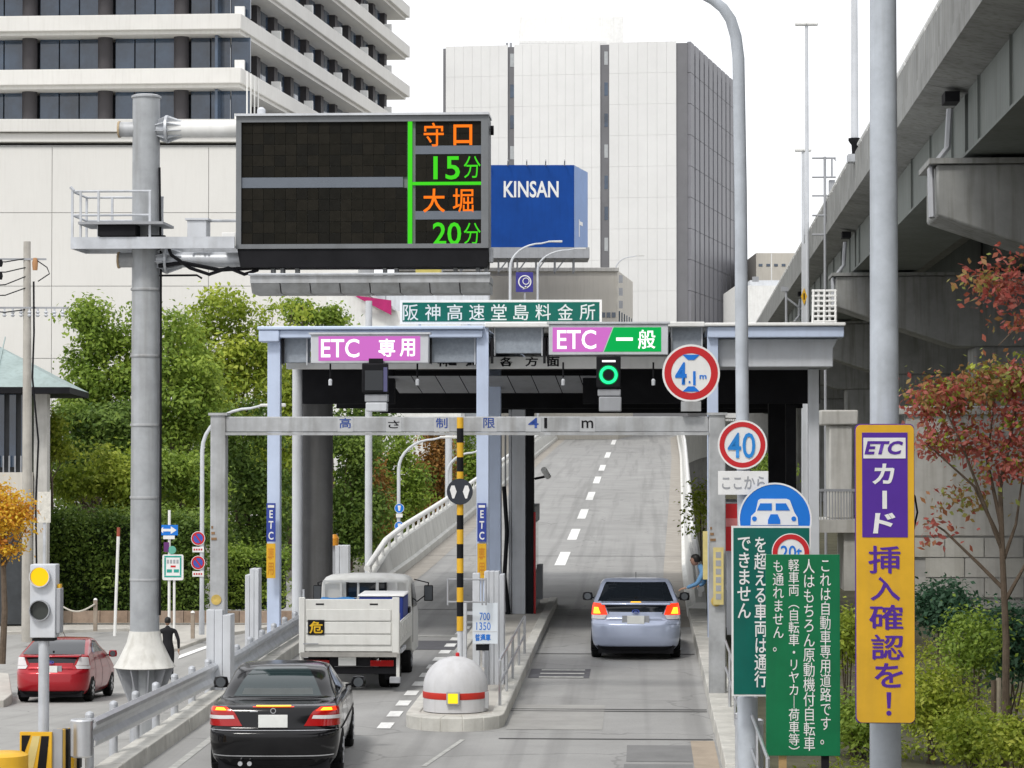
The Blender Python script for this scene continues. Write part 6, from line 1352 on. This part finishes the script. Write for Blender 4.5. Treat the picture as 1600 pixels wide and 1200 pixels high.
S.patch('bumper_line', M_STEEL, t, [(-.30, 1.2), (.30, 1.2), (.30, 1.27), (-.30, 1.27)], .01, 30, 1)
S.patch('trunk_gap', M_DARK, t, [(-.215, 4.6), (.215, 4.6), (.215, 4.72), (-.215, 4.72)], .006, 20, 1)
S.patch('high_brake_light', M_BRK2, t, [(-.085, 7.02), (.085, 7.02), (.085, 7.3), (-.085, 7.3)], .012, 8, 2)
S.patch('high_brake_rim', M_BRK, t, [(-.10, 6.85), (.10, 6.85), (.10, 7.02), (-.10, 7.02)], .011, 8, 2)
S.patch('windscreen', M_GLASS, t, [(-.9, 9.3), (-1.1, 9.3), (-1.08, 11.1), (-.92, 11.1)], .006); S.patch('lower_valance', M_BLACK, t, [(-.3, .1), (.3, .1), (.3, .9), (-.3, .9)], .006)
arches(S, t, (.95, 3.66), .315, .85)
for x in (.95, 3.66):
    for sd in (-1, 1): wheel(t, sd * .765, x, .315, .20, M_RIM, sd)
B(-.72, .72, .2, 4.1, .13, .3).obj('underbody', M_BLACK, t); B(-.19, .19, .068, .092, .70, .865).obj('number_plate', M_PLATE, t, bevel=.004)
for x in (-.42, -.3): MB().cyl((x, .02, .24), (x, .3, .24), .03, n=12).obj('exhaust', M_STEEL, t)
MB().ring(0, 0, 0, .028, .036, .01, 20).obj('emblem', M_STEEL, t, loc=(0, .10, .915)); B(-.3, -.2, .105, .112, .90, .915).obj('badge', M_STEEL, t)

# --- white drop-side truck
v = F / 92; t = thing('flatbed_truck', 'white drop side truck with black and yellow 危 plate in the left lane', 'truck', RD((545 - 1003) / 92, v, rz(v)), -TH + math.radians(1.0))
MW = mat('truck_white', (.66, .66, .63), .45, var=.06, scale=4, streak=.18, grime=(.34, .31, .26))
w_ = .845
B(-w_, w_, .02, 3.1, .86, .98).obj('bed_floor', MW, t, bevel=.01)
tg = B(-w_, w_, -.05, .02, .80, 1.82).obj('tailgate', MW, t, bevel=.012)
for z0, z1 in ((.93, 1.13), (1.15, 1.38), (1.40, 1.63)): B(-w_ + .11, w_ - .13, -.075, -.052, z0, z1).obj('tailgate_panel', MW, tg, bevel=.012)
B(-w_ - .01, -w_ + .09, -.085, .0, .76, 1.86).obj('tailgate_post', MW, tg, bevel=.01); B(w_ - .11, w_ + .01, -.085, .0, .76, 1.86).obj('tailgate_post', MW, tg, bevel=.01)
for x in (-.5, .42): B(x - .07, x + .07, -.058, -.05, 1.71, 1.74).obj('latch', M_BLACK, tg, bevel=.01)
B(-w_ + .02, w_ - .02, -.10, -.051, .70, .79).obj('tailgate_lip', mat('dirty_grey', (.3, .29, .27), .7, var=.2), tg); B(-.78, -.52, -.09, -.078, .945, .965).obj('strip', M_GREY, tg)
f_ = tg; pl = B(-.70, -.42, -.09, -.078, 1.13, 1.42).obj('hazard_plate', M_BLACK, t); text('危', -.675, -.445, 1.155, 1.395, -.094, mat('hazard_yellow', (.68, .42, .02), .5, var=.1), pl, bold=.02)
for sd in (-1, 1):
    sg_ = B(sd * w_ - .025 if sd > 0 else sd * w_ - .002, sd * w_ + .002 if sd > 0 else sd * w_ + .025, .08, 3.05, .96, 1.36).obj('side_gate', MW, t, bevel=.01)
    for k in range(6): B(sd * (w_ + .004) - .012, sd * (w_ + .004) + .012, .25 + k * .48, .55 + k * .48, 1.0, 1.33).obj('side_rib', MW, sg_, bevel=.008)
    B(sd * (w_ - .02) - .03, sd * (w_ - .02) + .03, .03, .1, .25, 1.55).obj('lift_guide', MW, t, bevel=.01)
    B(sd * .55 - .2, sd * .55 + .2, .06, .12, .5, .62).obj('tail_lamp', M_LENSR, t, bevel=.01)
    wheel(t, sd * .70, .95, .33, .17, M_GREY, sd); wheel(t, sd * .52, .95, .33, .16, M_GREY, sd); wheel(t, sd * .72, 3.45, .33, .18, M_GREY, sd)
    B(sd * .7 - .14, sd * .7 + .14, .5, .53, .2, .62).obj('mud_flap', M_BLACK, t)
    B(sd * (w_ - .01) - .02, sd * (w_ - .01) + .02, .5, 1.5, .72, .80).obj('mudguard', M_LGREY, t)
B(-.35, .35, .1, 4.4, .5, .72).obj('chassis', M_BLACK, t); B(-w_ + .05, w_ - .05, .08, .16, .35, .48).obj('rear_bumper', M_BLACK, t, bevel=.01); B(w_ - .16, w_ + .02, .0, .16, .18, .3).obj('lift_foot', M_GREY, t, bevel=.01)
B(-.19, .11, .02, .045, .52, .68).obj('number_plate', M_PLATE, t)
# cab
cw_ = .845
pr = [(3.12, .55), (3.12, 2.02), (3.2, 2.10), (3.35, 2.13), (3.9, 2.11), (4.15, 2.02), (4.55, 1.35), (4.68, 1.2), (4.70, .45), (3.4, .45)]
mb = MB(); n = len(pr); rows = []
for x, k in ((-cw_, .0), (-cw_ + .06, .05), (-cw_ + .16, .08), (-.3, .1), (.3, .1), (cw_ - .16, .08), (cw_ - .06, .05), (cw_, .0)):
    rows.append([(x * (1 - .04 * max(0, (z - 1.3)) / .8), y, z - (.10 - k) * (z > 1.9) * 1.6) for y, z in pr])
vs = [p for r in rows for p in r]; fs = [(i * n + j, (i + 1) * n + j, (i + 1) * n + (j + 1) % n, i * n + (j + 1) % n) for i in range(7) for j in range(n)] + [tuple(range(n)), tuple(range(8 * n - 1, 7 * n - 1, -1))]
cab = MB().add(vs, fs).obj('cab', MW, t, bevel=.03)
rw = B(-.34, .38, 3.10, 3.118, 1.62, 1.95).obj('rear_window', M_GLASS, cab)
for x in (-.34, -.14, .2, .36): B(x - .02, x + .02, 3.085, 3.099, 1.60, 1.97).obj('window_frame', M_BLACK if x in (-.34, .36) else MW, rw)
for sd in (-1, 1):
    x = sd * cw_; MB().add([(x * 1.004, 3.3, 1.42), (x * 1.004, 4.35, 1.40), (x * .968, 3.98, 1.92), (x * .968, 3.32, 1.92)], [(0, 1, 2, 3)] if sd > 0 else [(3, 2, 1, 0)]).obj('side_window', M_GLASS, cab)
    B(x * 1.003 - .003, x * 1.003 + .003, 3.24, 3.25, .7, 1.9).obj('door_gap', M_BLACK, cab)
    MB().tube([(x * .98, 4.45, 1.45), (x + sd * .16, 4.6, 1.6), (x + sd * .2, 4.62, 1.85), (x * .96, 4.2, 1.95)], .014, 6).obj('mirror_arm', M_BLACK, t)
    h = B(x + sd * .20 - .085, x + sd * .20 + .085, 4.58, 4.64, 1.46, 1.80).obj('mirror', M_BLACK, t, bevel=.02); B(x + sd * .20 - .07, x + sd * .20 + .07, 4.57, 4.579, 1.48, 1.78).obj('mirror_glass', mat('mirror_glass', (.55, .57, .6)), h)
# guard frame behind the cab
for x in (-.76, -.45, .22, .56, .76): B(x - .02, x + .02, 3.02, 3.06, .97, 2.0).obj('guard_bar', MW, t)
for z in (1.62, 1.98): B(-.78, .78, 3.015, 3.065, z - .02, z + .02).obj('guard_bar', MW, t)
B(-w_ + .03, -w_ + .06, .1, .16, 1.84, 2.0).obj('stake', M_GALV, t)
# its load
t.scale = (1, 1, .87)
for o in t.children:
    if o.name.startswith('wheel'): o.scale = (1, 1, 1 / .87); o.location.z = .33 / .87
q = t.matrix_basis.copy()
def on_truck(name, label, cat, x, y, z): p = q @ Vector((x, y, z * .87)); o = thing(name, label, cat, p, t.rotation_euler.z); o.scale = (1, 1, .87); return o
c = on_truck('blue_crate', 'large navy crate on the truck bed behind the cab', 'crate', .45, 1.4, .98); B(-.42, .36, 0, 1.2, 0, .92).obj('box', mat('navy_plastic', (.02, .04, .22), .5, var=.1), c, bevel=.03); B(-.44, .38, -.02, 1.22, .92, .96).obj('lid', M_SWHITE, c, bevel=.02)
c = on_truck('blue_tarp', 'bright blue tarp covered load on the left of the truck bed', 'tarp', -.35, .5, .98)
rows = [[(-.42 + .75 * i / 10, .1 + 1.9 * j / 8, (.84 + .012 * math.sin(i * 1.1 + j) + .012 * math.sin(j * 1.3)) if 0 < i < 10 and 0 < j < 8 else .3) for i in range(11)] for j in range(9)]
MB().grid(rows).obj('sheet', mat('tarp_blue', (.01, .16, .42), .5, var=.12, scale=6), c)
c = on_truck('cardboard_box', 'dark box on the right edge of the truck bed', 'box', .74, 2.5, .98); B(-.1, .1, 0, .35, 0, .62).obj('box', M_BLACK, c, bevel=.01)
# ============================================================ people
def skin_mesh(name, joints, edges, m, parent, root=0, sub=2):
    names = list(joints); idx = {k: i for i, k in enumerate(names)}
    me = bpy.data.meshes.new(name); me.from_pydata([joints[k][0] for k in names], [(idx[a], idx[b]) for a, b in edges], [])
    o = bpy.data.objects.new(name, me); COL.objects.link(o)
    sk = o.modifiers.new('s', 'SKIN'); sk.use_smooth_shade = True; ss = o.modifiers.new('u', 'SUBSURF'); ss.levels = sub; ss.render_levels = sub
    sv = me.skin_vertices[0].data
    for k in names:
        r = joints[k][1]; r = r if isinstance(r, tuple) else (r, r); sv[idx[k]].radius = r; sv[idx[k]].use_root = (idx[k] == root)
    dg = bpy.context.evaluated_depsgraph_get(); dg.update(); m2 = bpy.data.meshes.new_from_object(o.evaluated_get(dg)); bpy.data.objects.remove(o)
    m2.materials.clear(); m2.materials.append(m); r = bpy.data.objects.new(name, m2); COL.objects.link(r); r.parent = parent
    m2.polygons.foreach_set('use_smooth', [True] * len(m2.polygons)); return r
M_SKIN = mat('skin', (.42, .25, .17), .55, var=.05); M_HAIR = mat('hair_black', (.012, .011, .01), .5, var=.2, scale=20); M_SUIT = mat('dark_suit', (.014, .014, .017), .8, var=.2, scale=12)
def head(t, c, yaw, skin=M_SKIN, r=.1):
    """face, ears and hair; c is the centre of the head, yaw its facing (0 = +y)"""
    h = bpy.data.objects.new('head', None); 
    mb = MB(); pr = [(.02, -1.15), (.42, -1.08), (.62, -.85), (.78, -.45), (.86, 0), (.86, .4), (.74, .8), (.45, 1.1), (.02, 1.2)]
    mb.lathe([(a * r, b * r) for a, b in pr], n=20); mb.v = [(x * .88, y * 1.08 + (.06 * r if y > 0 and z < 0 else 0), z) for x, y, z in mb.v]
    # nose, brow, lips, ears as part of the same mesh
    mb.add([(-.13 * r, .9 * r, -.25 * r), (.13 * r, .9 * r, -.25 * r), (0, 1.16 * r, -.2 * r), (0, .92 * r, .22 * r)], [(0, 1, 2), (0, 2, 3), (1, 3, 2)])
    for s_ in (-1, 1): mb.add([(s_ * .74 * r, .0, -.2 * r), (s_ * .9 * r, -.12 * r, -.05 * r), (s_ * .9 * r, -.12 * r, .2 * r), (s_ * .74 * r, .05 * r, .2 * r)], [(0, 1, 2, 3)])
    o = mb.obj('head', skin, t, loc=c, rot=(0, 0, yaw))
    for s_ in (-1, 1): MB().lathe([(.01, -.05 * r), (.09 * r, 0), (.01, .05 * r)], n=8).obj('eye', M_BLACK, o, loc=(s_ * .33 * r, .86 * r, .08 * r))
    B(-.22 * r, .22 * r, .84 * r, .9 * r, -.56 * r, -.50 * r).obj('mouth', mat('lips', (.3, .12, .1), .6), o)
    hb = MB(); hb.lathe([(a * r * 1.08, b * r * 1.06) for a, b in [(.80, -.35), (.9, 0), (.92, .45), (.8, .85), (.5, 1.13), (.02, 1.25)]], n=20)
    hb.v = [(x * .9, y * 1.06 - .14 * r + (-.12 * r if z < .2 * r else 0), z if y < .25 * r else max(z, .55 * r)) for x, y, z in hb.v]; hb.obj('hair', M_HAIR, o)
    return o
def hand_joints(pref, wrist, d, up, J, E, sc=1.0):
    """palm and five fingers grown from a wrist along direction d"""
    d = Vector(d).normalized(); up = Vector(up).normalized(); sd = d.cross(up).normalized(); w0 = Vector(wrist)
    J[pref + 'p'] = (tuple(w0 + d * .055 * sc), (.036 * sc, .016 * sc)); E.append((pref + 'w', pref + 'p'))
    for i, (o, l) in enumerate(((-.03, .062), (-.01, .075), (.01, .072), (.03, .058))):
        b = w0 + d * .095 * sc + sd * o * sc; J[pref + 'f%da' % i] = (tuple(b), .011 * sc); J[pref + 'f%db' % i] = (tuple(b + d * l * .55 * sc - up * .012 * sc), .009 * sc); J[pref + 'f%dc' % i] = (tuple(b + d * l * .9 * sc - up * .035 * sc), .007 * sc)
        E += [(pref + 'p', pref + 'f%da' % i), (pref + 'f%da' % i, pref + 'f%db' % i), (pref + 'f%db' % i, pref + 'f%dc' % i)]
    b = w0 + d * .04 * sc - sd * .04 * sc; J[pref + 't'] = (tuple(b), .012 * sc); J[pref + 'u'] = (tuple(b + d * .04 * sc - sd * .02 * sc - up * .01), .009 * sc); E += [(pref + 'p', pref + 't'), (pref + 't', pref + 'u')]

# --- person in a dark suit walking away on the left street
p = W(263, YH, 56.5); zf = sz(p.y)
t = thing('person', 'person in a dark suit walking away behind the guardrail', 'person', (p.x, p.y, zf), math.radians(12))
J = {'pelvis': ((0, 0, .93), (.155, .11)), 'waist': ((0, .01, 1.06), (.145, .10)), 'chest': ((0, .03, 1.27), (.175, .115)), 'shld': ((0, .02, 1.41), (.15, .085)), 'neck': ((0, .03, 1.48), .06), 'nk2': ((0, .04, 1.53), .055),
     'lh': ((-.10, 0, .86), .105), 'lk': ((-.11, .10, .50), .072), 'la': ((-.10, -.06, .13), .055), 'lf': ((-.10, -.02, .06), .045), 'lt': ((-.11, .10, .035), .04),
     'rh': ((.10, 0, .86), .105), 'rk': ((.11, .02, .50), .072), 'ra': ((.11, .10, .12), .055), 'rf': ((.11, .13, .055), .045), 'rt': ((.12, .27, .04), .04),
     'ls': ((-.21, .01, 1.38), .062), 'le': ((-.27, .04, 1.12), .05), 'lw': ((-.26, .16, .90), .038), 'rs': ((.21, .01, 1.38), .062), 're': ((.29, -.08, 1.13), .05), 'rw': ((.30, -.02, .89), .038)}
E_ = [('pelvis', 'waist'), ('waist', 'chest'), ('chest', 'shld'), ('shld', 'neck'), ('neck', 'nk2'), ('pelvis', 'lh'), ('lh', 'lk'), ('lk', 'la'), ('la', 'lf'), ('lf', 'lt'), ('pelvis', 'rh'), ('rh', 'rk'), ('rk', 'ra'), ('ra', 'rf'), ('rf', 'rt'), ('shld', 'ls'), ('ls', 'le'), ('le', 'lw'), ('shld', 'rs'), ('rs', 're'), ('re', 'rw')]
skin_mesh('body', J, E_, M_SUIT, t)
for pf, w0 in (('l', (-.26, .17, .885)), ('r', (.30, -.015, .875))):
    J2 = {pf + 'w': (w0, .028)}; E2 = []; hand_joints(pf, w0, (0, .1, -1), (1 if pf == 'l' else -1, 0, 0), J2, E2); skin_mesh('hand', J2, E2, M_SKIN, t, sub=1)
head(t, (0, .06, 1.64), 0, r=.098)
# --- toll attendant leaning out to the car
t = thing('person', 'toll attendant in blue sleeves leaning out towards the silver car', 'person', RD(1.50, 53.6, .2), -TH)
M_SLV = mat('sleeve_blue', (.12, .26, .44), .8, var=.1, scale=12); M_VEST = mat('vest_green', (.02, .09, .06), .8, var=.15, scale=12)
J = {'pelvis': ((.12, 0, .93), (.15, .11)), 'waist': ((.06, -.01, 1.06), (.14, .10)), 'chest': ((-.12, -.02, 1.22), (.165, .115)), 'shld': ((-.22, -.02, 1.33), (.14, .085)), 'neck': ((-.29, -.02, 1.40), .055), 'nk2': ((-.33, -.02, 1.44), .05),
     'lh': ((.12, .1, .84), .1), 'lk': ((.15, .11, .48), .07), 'la': ((.2, .1, .1), .05), 'lt': ((.06, .1, .04), .042), 'rh': ((.12, -.1, .84), .1), 'rk': ((.13, -.12, .48), .07), 'ra': ((.2, -.12, .1), .05), 'rt': ((.06, -.12, .04), .042)}
E_ = [('pelvis', 'waist'), ('waist', 'chest'), ('chest', 'shld'), ('shld', 'neck'), ('neck', 'nk2'), ('pelvis', 'lh'), ('lh', 'lk'), ('lk', 'la'), ('la', 'lt'), ('pelvis', 'rh'), ('rh', 'rk'), ('rk', 'ra'), ('ra', 'rt')]
J.update({'rs': ((-.24, -.18, 1.27), .06), 're': ((-.36, -.30, 1.05), .05), 'rw': ((-.58, -.36, .97), .036), 'ls': ((-.22, .16, 1.27), .06), 'le': ((-.2, .28, 1.04), .05), 'lw': ((-.3, .2, .98), .036)})
E_ += [('shld', 'rs'), ('rs', 're'), ('re', 'rw'), ('shld', 'ls'), ('ls', 'le'), ('le', 'lw')]
skin_mesh('body', J, E_, M_SLV, t)
V_ = {'waist': ((.07, -.01, 1.03), (.152, .112)), 'chest': ((-.12, -.02, 1.22), (.178, .128)), 'shld': ((-.21, -.02, 1.315), (.15, .098))}
skin_mesh('vest', V_, [('waist', 'chest'), ('chest', 'shld')], M_VEST, t)
B(-.02, .22, -.145, -.115, 1.0, 1.08).obj('pouch', mat('pouch_ochre', (.42, .30, .06), .8), t, bevel=.02)
for pf, w0, d in (('r', (-.59, -.362, .966), (-1, -.2, -.15)), ('l', (-.305, .195, .976), (-1, -.5, -.1))):
    J2 = {pf + 'w': (w0, .028)}; E2 = []; hand_joints(pf, w0, d, (0, 0, 1), J2, E2); skin_mesh('hand', J2, E2, M_SKIN, t, sub=1)
head(t, (-.40, -.03, 1.53), math.radians(70), mat('skin_tan', (.30, .17, .12), .55, var=.05), r=.098)
